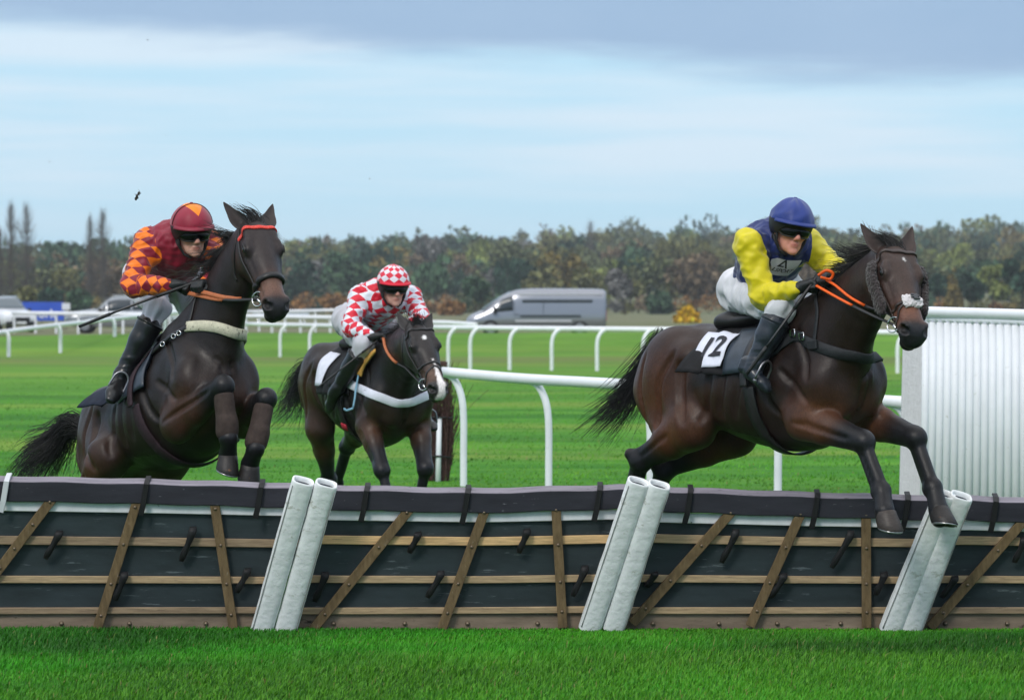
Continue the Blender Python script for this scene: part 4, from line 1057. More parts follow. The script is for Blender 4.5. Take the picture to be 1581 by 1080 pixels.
def clear_of(H, p, gap):
    o = V3(0, 0, CAMH); r = unit(p - o); t = np.linalg.norm(p - o); ts = t - np.arange(-0.02, 0.6, 0.01); f = H.f.sample(o + r * ts[:, None])
    ok = np.nonzero(f > gap)[0]
    # the first clear stretch reached by moving towards the viewer from where the point is
    return o + r * ts[ok[0]] if len(ok) else p
def make_jockey(name, label, H, s):
    """s: pixel joints with depth offsets from the saddle; bone lengths fix the rest"""
    J = {}; d0 = H.loc(0.0, 0, 0.35)[1]
    ey = H.ey; z = V3(0, 0, 1)
    pel = P(s['pelvis'][0], s['pelvis'][1], d0 + s['pelvis'][2]); che = reach(pel, *s['chest'], 0.40, True)
    lat = unit(ey + V3(*s.get('twist', (0, 0, 0)))); axt = unit(che - pel); lat = unit(lat - axt * (lat @ axt)); frt = np.cross(lat, axt)   # front of the torso
    if frt @ V3(0, -1, -0.5) < 0: frt = -frt
    shR = P(*s['shR'], che[1] - 0.5 * 0.37 * lat[1] + s.get('shRd', 0)); shL = P(*s['shL'], che[1] + 0.5 * 0.37 * lat[1])
    elR = reach(shR, *s['elR'][:2], 0.285, s['elR'][2]); wrR = reach(elR, *s['wrR'][:2], 0.235, s['wrR'][2]); haR = reach(wrR, *s['haR'][:2], 0.085, s['haR'][2])
    elL = reach(shL, *s['elL'][:2], 0.285, s['elL'][2]); wrL = reach(elL, *s['wrL'][:2], 0.235, s['wrL'][2]); haL = reach(wrL, *s['haL'][:2], 0.085, s['haL'][2])
    hiR = pel - lat * 0.115; hiL = pel + lat * 0.115
    knR = reach(hiR, *s['knR'][:2], 0.42, True); anR = reach(knR, *s['anR'][:2], 0.41, s['anR'][2])
    toR = reach(anR, *s['toR'][:2], 0.17, s['toR'][2])
    knR = clear_of(H, knR, 0.068); anR = clear_of(H, anR, 0.060); toR = clear_of(H, toR, 0.050)
    knL = H.loc(*s['knL']); anL = H.loc(*s['anL']); toL = anL + unit(H.ex * 1.0 - H.ez * 0.35) * 0.17
    hc = P(*s['head'], che[1] + s.get('head_d', -0.16))
    yw, pt, rl = (rad(a) for a in s['look'])
    hf = V3(math.sin(yw) * math.cos(pt), -math.cos(yw) * math.cos(pt), math.sin(pt)); hr_ = unit(np.cross(V3(0, 0, 1), hf)); hu = np.cross(hf, hr_)   # hr_: person's left
    hr_, hu = hr_ * math.cos(rl) + hu * math.sin(rl), hu * math.cos(rl) - hr_ * math.sin(rl)
    hax = (hf, hr_, hu); hq = lambda a, b, c: hc + hf * a + hr_ * b + hu * c
    J = dict(pel=pel, che=che, shR=shR, shL=shL, elR=elR, wrR=wrR, haR=haR, elL=elL, wrL=wrL, haL=haL, knR=knR, anR=anR, hc=hc, toR=toR)
    neck0 = lerp(shR, shL, 0.5) + axt * 0.03
    vox = s.get('voxel', 0.0068)
    root = empty(name, (float(pel[0]), float(pel[1]), float(pel[2] - 0.1)), label, 'person', 'jockeys')
    allp = np.array([pel, che, shR, shL, elR, wrR, haR, elL, wrL, haL, knR, anR, toR, knL, anL, toL, hc + 0.14, hc - 0.14])
    lo, hi = allp.min(0) - 0.25, allp.max(0) + 0.25
    skin = mat('skin', srgb(196, 138, 120), 0.5, 0.35, attr='col', subsurf=0.08, noise=(35, 0.06))
    # ---- body: one continuous figure
    f = Field(lo, hi, vox)
    f.cone(pel, che, (0.115, 0.085), (0.150, 0.100), k=0.05, u=lat); f.blob(che + axt * 0.02, (0.17, 0.10, 0.11), (lat, frt, axt), k=0.05)
    f.cone(lerp(che, neck0, 0.5), hq(-0.03, 0, -0.06), 0.062, 0.054, k=0.03)
    for S, E, W, Ha, Hi, Kn, An, To in ((shR, elR, wrR, haR, hiR, knR, anR, toR), (shL, elL, wrL, haL, hiL, knL, anL, toL)):
        f.blob(S, 0.058, k=0.04); f.cone(S, E, 0.050, 0.038, k=0.02); f.cone(E, W, 0.039, 0.026, k=0.015)
        f.cone(pel, Hi, 0.085, 0.078, k=0.05); f.cone(Hi, Kn, 0.070, 0.046, k=0.04); f.cone(Kn, An, 0.052, 0.036, k=0.02); f.cone(An, An - unit(Kn - An) * 0.045, 0.034, 0.030, k=0.02); f.cone(An - unit(Kn - An) * 0.045, lerp(An, To, 0.85) - unit(Kn - An) * 0.045, 0.026, 0.018, k=0.02)
    def fist(f, W, Ha, down, r, k, bulk=0.0):
        hd = unit(Ha - W); dn = unit(down - hd * (down @ hd)); ac = np.cross(hd, dn)
        f.cone(W, W + hd * 0.03, 0.027 + bulk, 0.030 + bulk, k=0.012)
        f.blob(W + hd * 0.058, (0.046 + bulk, 0.042 + bulk, 0.022 + bulk), (hd, ac, dn), k=0.012)
        for i in range(4):
            l = (1.0, 1.08, 1.0, 0.82)[i]; b = W + hd * (0.094 - 0.004 * abs(i - 1.2)) + ac * (1.5 - i) * 0.0195 - dn * 0.004
            p1 = b + (hd * 0.55 + dn * 0.85) * 0.030 * l; p2 = p1 + (-hd * 0.55 + dn * 0.80) * 0.024 * l; p3 = p2 + (-hd * 0.95 - dn * 0.25) * 0.018 * l
            f.cone(b, p1, r * 1.1, r, k=k); f.cone(p1, p2, r, r * 0.95, k=k); f.cone(p2, p3, r * 0.95, r * 0.85, k=k)
        b = W + hd * 0.038 + ac * 0.036 + dn * 0.008
        p1 = b + unit(hd * 0.8 + ac * 0.35 + dn * 0.4) * 0.038; p2 = p1 + unit(hd * 0.6 - ac * 0.4 + dn * 0.6) * 0.030
        f.cone(b, p1, r * 1.25, r * 1.1, k=k + 0.004); f.cone(p1, p2, r * 1.1, r * 0.9, k=k)
    dnv = V3(0, -0.25, -1)
    fist(f, wrR, haR, dnv, 0.0085, 0.004); fist(f, wrL, haL, dnv, 0.0085, 0.004)
    # head
    f.blob(hq(-0.012, 0, 0.045), (0.098, 0.077, 0.098), hax, k=0.03); f.blob(hq(0.030, 0, -0.040), (0.064, 0.058, 0.070), hax, k=0.03)
    f.blob(hq(0.046, 0, -0.078), (0.040, 0.046, 0.036), hax, k=0.02); f.blob(hq(0.078, 0, -0.100), (0.020, 0.024, 0.018), hax, k=0.018)   # jaw, chin
    f.cone(hq(0.090, 0, 0.018), hq(0.112, 0, -0.022), 0.010, 0.0125, k=0.010); f.blob(hq(0.108, 0, -0.026), (0.014, 0.017, 0.010), hax, k=0.008)
    for sg in (-1, 1):
        f.blob(hq(0.066, sg * 0.043, -0.012), (0.026, 0.024, 0.022), hax, k=0.02); f.blob(hq(0.076, sg * 0.034, 0.012), (0.014, 0.016, 0.010), hax, k=0.008, sub=True)
        f.blob(hq(0.101, sg * 0.013, -0.032), (0.008, 0.007, 0.006), hax, k=0.008)
        f.blob(hq(-0.012, sg * 0.080, 0.000), (0.022, 0.010, 0.032), hax, k=0.006)     # ears
        f.cone(hq(0.092, sg * 0.026, -0.040), hq(0.080, sg * 0.034, -0.066), 0.004, 0.004, k=0.010, sub=True)
    f.blob(hq(0.086, 0, 0.034), (0.016, 0.052, 0.012), hax, k=0.015)
    f.blob(hq(0.091, 0, -0.057), (0.009, 0.025, 0.0060), hax, k=0.006); f.blob(hq(0.090, 0, -0.069), (0.009, 0.021, 0.0065), hax, k=0.006)
    f.cone(hq(0.100, -0.024, -0.0635), hq(0.100, 0.024, -0.0635), 0.0035, 0.0035, k=0.004, sub=True)
    V, Q = f.mesh(); h = V - hc; a, b, c = h @ hf, h @ hr_, h @ hu
    sk = np.array(srgb(*s.get('skin', (205, 150, 132)))); col = np.tile(sk, (len(V), 1))
    def mixc(w, cc): col[:] = col * (1 - w[:, None]) + np.array(cc) * w[:, None]
    mixc(np.exp(-(((a - 0.075) / 0.03) ** 2 + ((np.abs(b) - 0.043) / 0.022) ** 2 + ((c + 0.02) / 0.022) ** 2)) * 0.55, srgb(205, 118, 104))
    mixc(np.exp(-(((a - 0.100) / 0.025) ** 2 + (b / 0.024) ** 2 + ((c + 0.063) / 0.010) ** 2)) * 0.75, srgb(165, 82, 78))
    mixc(np.exp(-(((a - 0.115) / 0.02) ** 2 + (b / 0.018) ** 2 + ((c + 0.024) / 0.016) ** 2)) * 0.45, srgb(208, 122, 106))
    mixc((np.linalg.norm(V - lerp(wrR, haR, 0.5), axis=1) < 0.14) * 1.0, (0.01, 0.01, 0.012)); mixc((np.linalg.norm(V - lerp(wrL, haL, 0.5), axis=1) < 0.14) * 1.0, (0.01, 0.01, 0.012))
    mesh_obj('body', V, Q, skin, root, attrs={'col': col})
    # ---- gloves
    for E_, W, Ha in ((elR, wrR, haR), (elL, wrL, haL)):
        g = Field(np.minimum(W, Ha) - 0.12, np.maximum(W, Ha) + 0.12, 0.0042); fist(g, W, Ha, dnv, 0.0115, 0.004, 0.004); g.cone(lerp(E_, W, 0.88), W, 0.031, 0.031, k=0.01)
        v2, q2 = g.mesh(); mesh_obj('glove', v2, q2, mat('black glove', (0.016, 0.018, 0.020), 0.55, 0.4, noise=(60, 0.3), bump=(120, 0.2, 0.003)), root)
    # ---- breeches
    f = Field(lo, hi, vox * 1.15)
    f.cone(pel - axt * 0.02, lerp(pel, che, 0.30), (0.165, 0.130), (0.160, 0.120), k=0.05, u=lat)
    for Hi, Kn, An in ((hiR, knR, anR), (hiL, knL, anL)):
        f.blob(Hi - frt * 0.03 - axt * 0.01, 0.104, k=0.06); f.cone(Hi, lerp(Hi, Kn, 0.55), 0.104, 0.084, k=0.05); f.cone(lerp(Hi, Kn, 0.5), Kn, 0.086, 0.064, k=0.03); f.blob(Kn, 0.064, k=0.02); f.cone(Kn, lerp(Kn, An, 0.20), 0.063, 0.060, k=0.03)
    V, Q = f.mesh(); N = vnormals(V, Q)
    wr = np.abs(wavy(V * V3(1, 1, 0.45), 42, 21, 2)); V = V + N * ((0.45 - wr) * 0.022 + wavy(V, 100, 4, 2) * 0.002)[:, None]
    br = mesh_obj('breeches', V, Q, mat('breeches ' + s['key'], s['breeches'], 0.7, 0.25, noise=(14, 0.10), wear=s.get('mud'), bump=(70, 0.15, 0.004)), root)
    J['bf'] = f
    # ---- boots
    for Kn, An, To, sd in ((knR, anR, toR, 'R'), (knL, anL, toL, 'L')):
        allb = np.array([Kn, An, To]); f = Field(allb.min(0) - 0.14, allb.max(0) + 0.14, vox)
        up = unit(Kn - An); hl_ = An - up * 0.045 - unit(To - An) * 0.055
        f.cone(lerp(Kn, An, 0.28), lerp(Kn, An, 0.50), 0.076, 0.067, k=0.02); f.cone(lerp(Kn, An, 0.50), An, 0.067, 0.046, k=0.02)
        f.cone(An, An - up * 0.03, 0.049, 0.045, k=0.02)
        fa = An - up * 0.045
        f.cone(fa, lerp(fa, To - up * 0.045, 0.75), (0.045, 0.042), (0.030, 0.044), k=0.02, u=up); f.cone(lerp(fa, To - up * 0.045, 0.75), To - up * 0.05, (0.030, 0.044), (0.022, 0.034), k=0.02, u=up)
        f.cone(hl_ + up * 0.02, hl_ - up * 0.012, 0.036, 0.034, k=0.015)
        V, Q = f.mesh(); N = vnormals(V, Q); t = (V - An) @ up
        V = V + N * (wavy(V * V3(0.5, 0.5, 2.2), 60, 8, 2) * 0.0040 * np.exp(-((t - 0.03) / 0.09) ** 2))[:, None]
        bo = mesh_obj('boot', V, Q, mat('boot ' + s['key'], s['boot'], 0.28, 0.5, noise=(20, 0.3), bump=(40, 0.15, 0.004)), root)
        cq = lerp(Kn, An, 0.235); ua = unit(np.cross(up, V3(0, 1, 0.3))); va = np.cross(up, ua); mb = MB(); mb.tube([cq + 0.0745 * (math.cos(t_) * ua + math.sin(t_) * va) for t_ in np.linspace(0, 2 * math.pi, 25)], 0.0085, 8, cap=False); mb.build('boot_top', MATS['boot ' + s['key']], bo, smooth=True)
        # stirrup iron and leather
        st = empty('stirrup', (To + An) / 2, parent=H.root); st.parent = H.root
        mid = lerp(fa, To - up * 0.045, 0.55); fw = unit(To - An); sdv = np.cross(fw, up)
        mb = MB(); R_ = [mid + sdv * (0.062 * math.cos(a_)) + up * (0.055 * math.sin(a_) + 0.02) + up * (0.035 if 0.2 < a_ < 2.94 else 0) for a_ in np.linspace(-0.4, math.pi + 0.4, 16)]
        mb.tube(R_, 0.0065, 6); mb.tube([mid + sdv * 0.06 - up * 0.012, mid - sdv * 0.06 - up * 0.012], 0.010, 6); mb.build('iron', mat('stirrup metal', (0.30, 0.30, 0.32), 0.3, metal=0.8), st, smooth=True)
    # ---- jacket
    f = Field(lo, hi, vox); f2 = f
    f.cone(lerp(pel, che, 0.12), che, (0.165, 0.128), (0.195, 0.135), k=0.06, u=lat); f.blob(che + axt * 0.03, (0.20, 0.125, 0.13), (lat, frt, axt), k=0.05)
    f.blob(che - frt * 0.045, (0.175, 0.10, 0.17), (lat, frt, axt), k=0.06)     # rounded back
    f.cone(neck0, lerp(neck0, hq(-0.03, 0, -0.06), 0.72), 0.078, 0.068, k=0.035)
    for S, E, W in ((shR, elR, wrR), (shL, elL, wrL)):
        f.blob(S, 0.084, k=0.05); f.cone(S, E, 0.080, 0.066, k=0.035); f.cone(E, lerp(E, W, 0.82), 0.066, 0.045, k=0.02); f.cone(lerp(E, W, 0.80), lerp(E, W, 0.94), 0.043, 0.040, k=0.01)
    V, Q = f.mesh(); N = vnormals(V, Q)
    bones = [(pel, che + axt * 0.15, 0.0, 0.13, 0), (shR, elR, 0.0, 0.055, 1), (elR, wrR, 0.285, 0.035, 1), (shL, elL, 0.0, 0.055, 2), (elL, wrL, 0.285, 0.035, 2)]
    refs = [-frt, -frt, unit(elR - shR) * 0.0 + V3(0, 1, 0.2), -frt, V3(0, 1, 0.2)]; npt, npa = s.get('n_torso', 6), s.get('n_arm', 4)
    bi, U, A = bone_uv(V, bones, refs, s.get('cell', 0.075), [npt, npa, npa, npa, npa]); V0 = V.copy()
    # creases: across the sleeves, radiating over the body
    raw = np.where(bi == 0, wavy(V, 30, 31, 3), np.sin(U * 3.3 + 3.2 * wavy(V, 15, 12, 2)) * 0.35 + wavy(V, 27, 17, 3) * 0.75)
    V = V + N * (np.where(bi == 0, 0.022, 0.018) * (0.35 - np.abs(raw)) + 0.003 * wavy(V, 90, 6, 2))[:, None]
    # signed distance into the sleeve: crisp armhole seam
    arm = np.full(len(V), -1.0)
    def sdist(p, q):
        ab = q - p; t = np.clip((V - p) @ ab / (ab @ ab), 0, 1); return np.linalg.norm(V - p - t[:, None] * ab, axis=1)
    for S, E, W in ((shR, elR, wrR), (shL, elL, wrL)):
        side = unit(S - lerp(shR, shL, 0.5)); a_ = unit(unit(E - S) * 0.35 + side * 0.9)
        dA = np.minimum(sdist(S, E), sdist(E, W)); far = (V - S) @ unit(E - S)
        pl = (V - S) @ a_ + 0.015 + 1.5 * np.maximum(0, far - 0.16)
        arm = np.maximum(arm, np.minimum(pl, 0.118 - dA))
    arm = np.clip(0.5 + arm * 8, 0, 1)
    mask = arm if s['silk_mode'] != 'all' else np.ones(len(V))
    bT, UT, AT = bone_uv(V0, bones[:1], refs[:1], s.get('cell', 0.075), [npt]); bA, UA, AA = bone_uv(V0, bones[1:], refs[1:], s.get('cell', 0.075), [npa] * 4)
    fa_ = (arm[Q].mean(1) > 0.5); qa, qt = Q[fa_], Q[~fa_]
    cuv = np.zeros((len(Q), 4, 3)); np_ = np.array([npt, npa, npa])
    cuv[fa_] = corner_uv(qa, bA, UA, AA, np_, mask).reshape(-1, 4, 3); cuv[~fa_] = corner_uv(qt, bT, UT, AT, np_, mask).reshape(-1, 4, 3); cuv = cuv.reshape(-1, 3)
    if s.get('cuffs'): pass
    jm = pattern_mat('silks ' + s['key'], s['silkA'], s['silkB'], 'step' if s['silk_mode'] == 'step' else 'diamond')
    jk = mesh_obj('jacket', V, Q, jm, root, attrs={'silk': cuv})
    J['jf'] = f; J['frt'] = frt; J['axt'] = axt; J['lat'] = lat; J['jacket'] = jk; J['neck0'] = neck0
    # collar
    cb = MB(); cc = lerp(neck0, hq(-0.03, 0, -0.06), 0.62); na = unit(hq(-0.03, 0, -0.06) - neck0); cu = unit(lat - na * (lat @ na)); cv = np.cross(na, cu)
    cb.tube([cc + 0.071 * (math.cos(t_) * cu + math.sin(t_) * cv) for t_ in np.linspace(0, 2 * math.pi, 25)], 0.013, 8, cap=False); cb.build('collar', mat('collar ' + s['key'], s['collar'], 0.6, 0.3), root, smooth=True)
    # ---- helmet: silk cap over a black shell, peak, goggles, harness
    hm = empty('helmet', hq(0, 0, 0.06), parent=root)
    hcn = lambda: hq(-0.008, 0, 0.048)
    hb = s.get('helmet', (0.138, 0.119, 0.130)); tilt = s.get('helm_tilt', 0.0)
    nu, nv = 48, 22; rows = []; uv = []
    for j in range(nv + 1):
        po = lerp(0.001, rad(s.get('cap_end', 86)), j / nv); row = []
        for i in range(nu):
            az = 2 * math.pi * i / nu; p = V3(math.sin(po) * math.cos(az), math.sin(po) * math.sin(az), math.cos(po))
            crease = 0.5 * math.sin(az * 7 + 1.3 * math.sin(az * 2)) * math.exp(-((po - 0.5) / 0.5) ** 2) + 0.5 * math.sin(az * 13 + 2) * math.exp(-((po - 1.5) / 0.25) ** 2)
            k = 1 + s.get('cap_wr', 0.012) * (crease + 0.9 * (0.35 - abs(math.sin(az * 3 + po * 2.5 + 0.7 * math.sin(po * 5)))) * math.sin(min(po, 1.2)))
            row.append(hcn() + hf * (p[0] * hb[0] * k) + hr_ * (p[1] * hb[1] * k) + hu * (p[2] * hb[2] * k))
        rows.append(row)
    mb = MB(); mb.grid(rows, closed=True)
    Vc = np.array(mb.v); Qc = np.array(mb.f); h = (Vc - hcn()); a, b, c = h @ hf / hb[0], h @ hr_ / hb[1], h @ hu / hb[2]
    po = np.arccos(np.clip(c, -1, 1)); az = np.arctan2(b, a)
    if s['cap'] == 'spot': cu_ = np.stack([(b - 0.05) / 0.60, (po - 0.18) / 0.80 * np.where(a > 0, 1, -1), np.ones(len(Vc))], 1)[Qc.ravel()]; cm = pattern_mat('cap ' + s['key'], s['capA'], s['capB'], 'spot')
    elif s['cap'] == 'diamond':
        n = 10; A_ = az / (2 * math.pi) * n; cu_ = corner_uv(Qc, np.zeros(len(Vc), int), po / 0.42, A_, np.array([n]), np.ones(len(Vc))); cm = pattern_mat('cap ' + s['key'], s['capA'], s['capB'], 'diamond')
    else: cu_ = np.zeros((len(Qc) * 4, 3)); cm = pattern_mat('cap ' + s['key'], s['capA'], s['capA'], 'step')
    mesh_obj('cap', Vc, Qc, cm, hm, attrs={'silk': cu_})
    mb = MB(); mb.tube([hcn() + hu * (hb[2] - 0.004), hcn() + hu * (hb[2] + 0.004)], [0.012, 0.008], 10); mb.build('cap_button', mat('button ' + s['key'], s['peak'], 0.6), hm, smooth=True)
    if s.get('seam'):
        mb = MB(); mb.tube([hcn() + (hr_ * math.sin(t_) * hb[1] + hu * math.cos(t_) * hb[2]) * 1.006 + hf * 0.02 for t_ in np.linspace(-1.45, 1.45, 24)], 0.0028, 6); mb.build('cap_seam', mat('seam ' + s['key'], s['seam'], 0.6), hm, smooth=True)
    mb = MB(); pk = []
    for i in range(21):
        az = lerp(-1.25, 1.25, i / 20); e = math.cos(az * 1.15) ** 0.7 if abs(az) < 1.3 else 0; row = []
        for j in range(5):
            w = j / 4; row.append(hcn() + (hf * math.cos(az) * hb[0] + hr_ * math.sin(az) * hb[1]) * (1.0 + w * s.get('peak_len', 0.20) * max(e, 0.05)) + hu * (0.012 - 0.016 * w * w))
        pk.append(row)
    mb.grid(pk); mb.build('peak', mat('peak ' + s['key'], s['peak'], 0.45, 0.4), hm, smooth=True, solid=0.006)
    rows = []
    for j in range(7):
        po = rad(lerp(84, 121, j / 6)); row = []
        for i in range(40):
            az = 2 * math.pi * i / 40; dip = 1.0 if math.cos(az) < 0.3 else lerp(1.0, 0.45, sstep(0.3, 0.8, math.cos(az)))
            pp = rad(84) + (po - rad(84)) * dip; kk = 0.955 - 0.03 * j / 6
            row.append(hcn() + (hf * math.sin(pp) * math.cos(az) * hb[0] + hr_ * math.sin(pp) * math.sin(az) * hb[1]) * kk + hu * (math.cos(pp) * hb[2]))
        rows.append(row)
    mb = MB(); mb.grid(rows, closed=True); mb.build('shell', mat('helmet black', (0.010, 0.010, 0.012), 0.5, 0.4), hm, smooth=True, solid=0.006)
    gl = empty('goggles', hq(0.1, 0, 0.01), parent=root)
    rows = []
    for i in range(25):
        b_ = lerp(-1.28, 1.28, i / 24); nose = math.exp(-(b_ / 0.16) ** 2); ext = 1 - 0.5 * sstep(0.8, 1.28, abs(b_)); row = []
        for j in range(6):
            w = j / 5; zt = lerp(0.031, -0.021 * ext + 0.017 * nose - (1 - ext) * -0.004, w); bul = 0.006 * math.sin(math.pi * w)
            row.append(hq(0.018 + (0.091 + bul) * math.cos(b_) + 0.003 * nose, (0.090 + bul) * math.sin(b_), zt))
        rows.append(row)
    mb = MB(); mb.grid(rows); mb.build('lens', mat('goggle lens', (0.004, 0.004, 0.005), 0.22, 0.3), gl, smooth=True, solid=0.004)
    mb = MB()
    for q in (0, 5): mb.tube([rows[i][q] for i in range(25)], 0.0042, 6)
    mb.build('frame', mat('goggle frame', (0.012, 0.012, 0.013), 0.4), gl, smooth=True)
    mb = MB(); mb.tube([hq(0.016 + 0.093 * math.cos(t_), 0.093 * math.sin(t_), 0.010) for t_ in np.linspace(1.25, 2 * math.pi - 1.25, 20)], 0.008, 6); mb.build('strap', mat('goggle strap', (0.012, 0.012, 0.013), 0.6), gl, smooth=True)
    for sg in (-1, 1):
        mb = MB()
        for q in ((0.03, 0.0), (-0.035, 0.0)): mb.tube([hq(q[0], sg * 0.094, 0.02), hq(0.012 + q[0] * 0.4, sg * 0.080, -0.055), hq(0.036, sg * 0.055, -0.105), hq(0.060, sg * 0.020, -0.122)], [0.009, 0.008, 0.007, 0.007], 6)
        mb.build('chin_strap', mat('harness', (0.010, 0.010, 0.011), 0.6), hm, smooth=True)
    # hair under the shell at the temples and nape
    mb = MB(); rows = []
    for i in range(15):
        az = lerp(1.7, 2 * math.pi - 1.7, i / 14); rows.append([hq(-0.008 + 0.100 * math.cos(az), 0.083 * math.sin(az), z_) for z_ in (0.03, 0.0, -0.03, -0.05)])
    mb.grid(rows); mb.build('hair', mat('dark hair', (0.02, 0.014, 0.010), 0.6, noise=(90, 0.4)), root, smooth=True, solid=0.008)
    J['root'] = root; J['hq'] = hq; J['seat'] = pel
    return J
def whip(name, label, J, pts, rad_, parent=None, bands=None):
    root = empty(name, pts[0], label, 'whip', 'jockeys\' whips')
    p = np.array(spline(pts, 8)); n = len(p); r = [lerp(rad_[0], rad_[1], i / (n - 1)) for i in range(n)]
    k = int(n * 0.34)
    mb = MB(); mb.tube(p[:k + 1], [q * 1.25 for q in r[:k + 1]], 8); mb.build('grip', mat('whip grip', (0.012, 0.012, 0.013), 0.5), root, smooth=True)
    mb = MB(); mb.tube(p[k:int(n * 0.72)], r[k:int(n * 0.72)], 8); mb.build('shaft', mat('whip shaft', (0.02, 0.02, 0.022), 0.35), root, smooth=True)
    mb = MB(); mb.tube(p[int(n * 0.72) - 1:], [q * 1.6 for q in r[int(n * 0.72) - 1:]], 8); mb.build('flap', mat('whip flap', (0.015, 0.016, 0.018), 0.55), root, smooth=True)
    return root
# ------------------------------------------------------------------ the three runners
SPEC_A['mane']['start'] = 3.5; SPEC_B['mane']['start'] = 4.3; SPEC_C['mane']['start'] = 2.5
ORANGE = lambda: mat('orange rubber', srgb(236, 96, 24), 0.55, 0.4, noise=(60, 0.15))
TAN = lambda: mat('tan rubber', srgb(178, 104, 66), 0.6, 0.35, noise=(60, 0.2))
def flare_of(a, b, c):
    def fl(u, v):
        w = max(0.0, (0.5 - u) / 0.5) ** 1.2 * max(0.0, (0.28 - v) / 0.28)
        return (a * w, b * w, c * w) if w else None
    return fl
def build_runners():
    HA = make_horse('racehorse', 'bay racehorse with white nose patch leaping the hurdle on the right', SPEC_A)
    HB = make_horse('racehorse', 'dark brown racehorse with red browband rearing to jump on the left', SPEC_B)
    HC = make_horse('racehorse', 'black-brown racehorse with white blaze galloping behind in the middle', SPEC_C)
    JA = make_jockey('person', 'jockey in navy jacket with yellow sleeves and navy cap on leaping bay horse', HA, dict(key='navy',
        pelvis=(1172, 444, 0.16), chest=(1196, 384), shR=(1158, 378), shRd=-0.12, shL=(1243, 376), elR=(1177, 457, True), wrR=(1230, 446, True), haR=(1254, 437, True),
        elL=(1292, 420, True), wrL=(1278, 430, True), haL=(1268, 428, True), knR=(1206, 476, True), anR=(1166, 562, False), toR=(1190, 586, True),
        knL=(0.20, 0.34, 0.17), anL=(-0.02, 0.37, -0.14), head=(1220, 357), head_d=-0.20, look=(20, -8, -8),
        silk_mode='step', silkA=srgb(28, 45, 106), silkB=srgb(216, 200, 12), collar=srgb(28, 36, 84), breeches=srgb(216, 216, 222), mud=(30, 0.655, srgb(150, 142, 130)), boot=(0.020, 0.026, 0.036),
        cap='plain', capA=srgb(34, 56, 130), capB=srgb(34, 58, 136), peak=srgb(34, 54, 124), cap_wr=0.050, skin=(214, 148, 130)))
    JB = make_jockey('person', 'jockey in maroon silks with orange diamond sleeves on the left horse', HB, dict(key='maroon',
        pelvis=(250, 428, 0.14), chest=(272, 384), shR=(228, 378), shL=(322, 378), elR=(205, 440, True), wrR=(262, 440, True), haR=(288, 440, True),
        elL=(338, 425, True), wrL=(318, 440, True), haL=(306, 438, True), knR=(244, 476, True), anR=(190, 576, False), toR=(178, 604, True),
        knL=(0.06, 0.33, 0.26), anL=(-0.10, 0.36, -0.10), head=(296, 362), head_d=-0.20, look=(22, -10, 3),
        silk_mode='diamond', silkA=srgb(138, 22, 48), silkB=srgb(250, 124, 8), collar=srgb(104, 18, 38), breeches=srgb(214, 210, 222), boot=(0.010, 0.011, 0.012),
        n_arm=4, n_torso=6, cell=0.062, cap='spot', capA=srgb(148, 28, 54), capB=srgb(250, 136, 10), peak=srgb(136, 32, 54), seam=srgb(60, 10, 25), skin=(218, 166, 148),
        mud=(26, 0.64, srgb(150, 140, 130))))
    JC = make_jockey('person', 'jockey in red and white diamond silks on the galloping middle horse', HC, dict(key='red',
        pelvis=(560, 496, 0.14), chest=(588, 464), shR=(557, 460), shL=(632, 458), elR=(541, 505, True), wrR=(573, 520, True), haR=(593, 519, True),
        elL=(650, 490, True), wrL=(625, 512, True), haL=(612, 518, True), knR=(563, 532, True), anR=(520, 602, False), toR=(512, 624, True),
        knL=(0.24, 0.34, 0.22), anL=(0.22, 0.37, -0.18), head=(607, 446), head_d=-0.20, look=(20, -8, 0), voxel=0.0085,
        silk_mode='all', silkA=srgb(226, 230, 242), silkB=srgb(218, 16, 50), collar=srgb(205, 30, 60), breeches=srgb(192, 192, 200), boot=(0.010, 0.011, 0.012),
        n_arm=4, n_torso=8, cell=0.070, cap='diamond', capA=srgb(220, 28, 60), capB=srgb(230, 224, 234), peak=srgb(214, 22, 52), skin=(206, 156, 142)))
    blackcloth = mat('black cloth', (0.012, 0.012, 0.014), 0.75, 0.25, noise=(25, 0.3), bump=(90, 0.2, 0.004))
    navycloth = mat('navy cloth', (0.016, 0.022, 0.040), 0.75, 0.25, noise=(25, 0.3), bump=(90, 0.2, 0.004))
    whitecloth = mat('white cloth', srgb(222, 224, 238), 0.8, 0.2, noise=(20, 0.08), bump=(60, 0.2, 0.004))
    greyflap = mat('blue grey flap', (0.030, 0.042, 0.060), 0.40, 0.5, noise=(14, 0.4))
    # ================= right horse
    saddle(HA, dict(cloth=blackcloth, flare=flare_of(0.12, -0.02, 0.03), ca0=8, cx0=-0.225, flapmat=greyflap))
    pn, G, nr = patch(HA, 'number_cloth', -0.19, 0.04, 16, 56, 16, 16, whitecloth, 0.030, wr=0.016, skew=-0.03, seed=4, thick=0.003, flare=lambda u, v: (0.03 * (1 - u), 0, 0))
    patch_text(G, nr, 'number', '12', 0.18, 0.52, 0.5, mat('number black', (0.02, 0.02, 0.03), 0.7), pn, 0.006, bold=0.004)
    bridle(HA, dict(leather=BROWNLEATHER(), noseband=dict(t=0.40, w=0.016, lower=True), brow_w=0.024))
    for sg in (-1, 1):
        pts = [HA.hp(0.085, sg * 0.125, -0.022), HA.hp(0.17, sg * 0.142, -0.035), HA.hp(0.28, sg * 0.128, -0.055), HA.hp(0.40, sg * 0.108, -0.075)]
        sheep_roll(pts, 0.044, 'cheekpiece', mat('brown fleece', (0.045, 0.036, 0.036), 0.95, 0.1, noise=(120, 0.5), bump=(300, 0.6, 0.006), sheen=0.3), HA.root, 1, 0.45, squash=0.55, nrm=HA.hl)
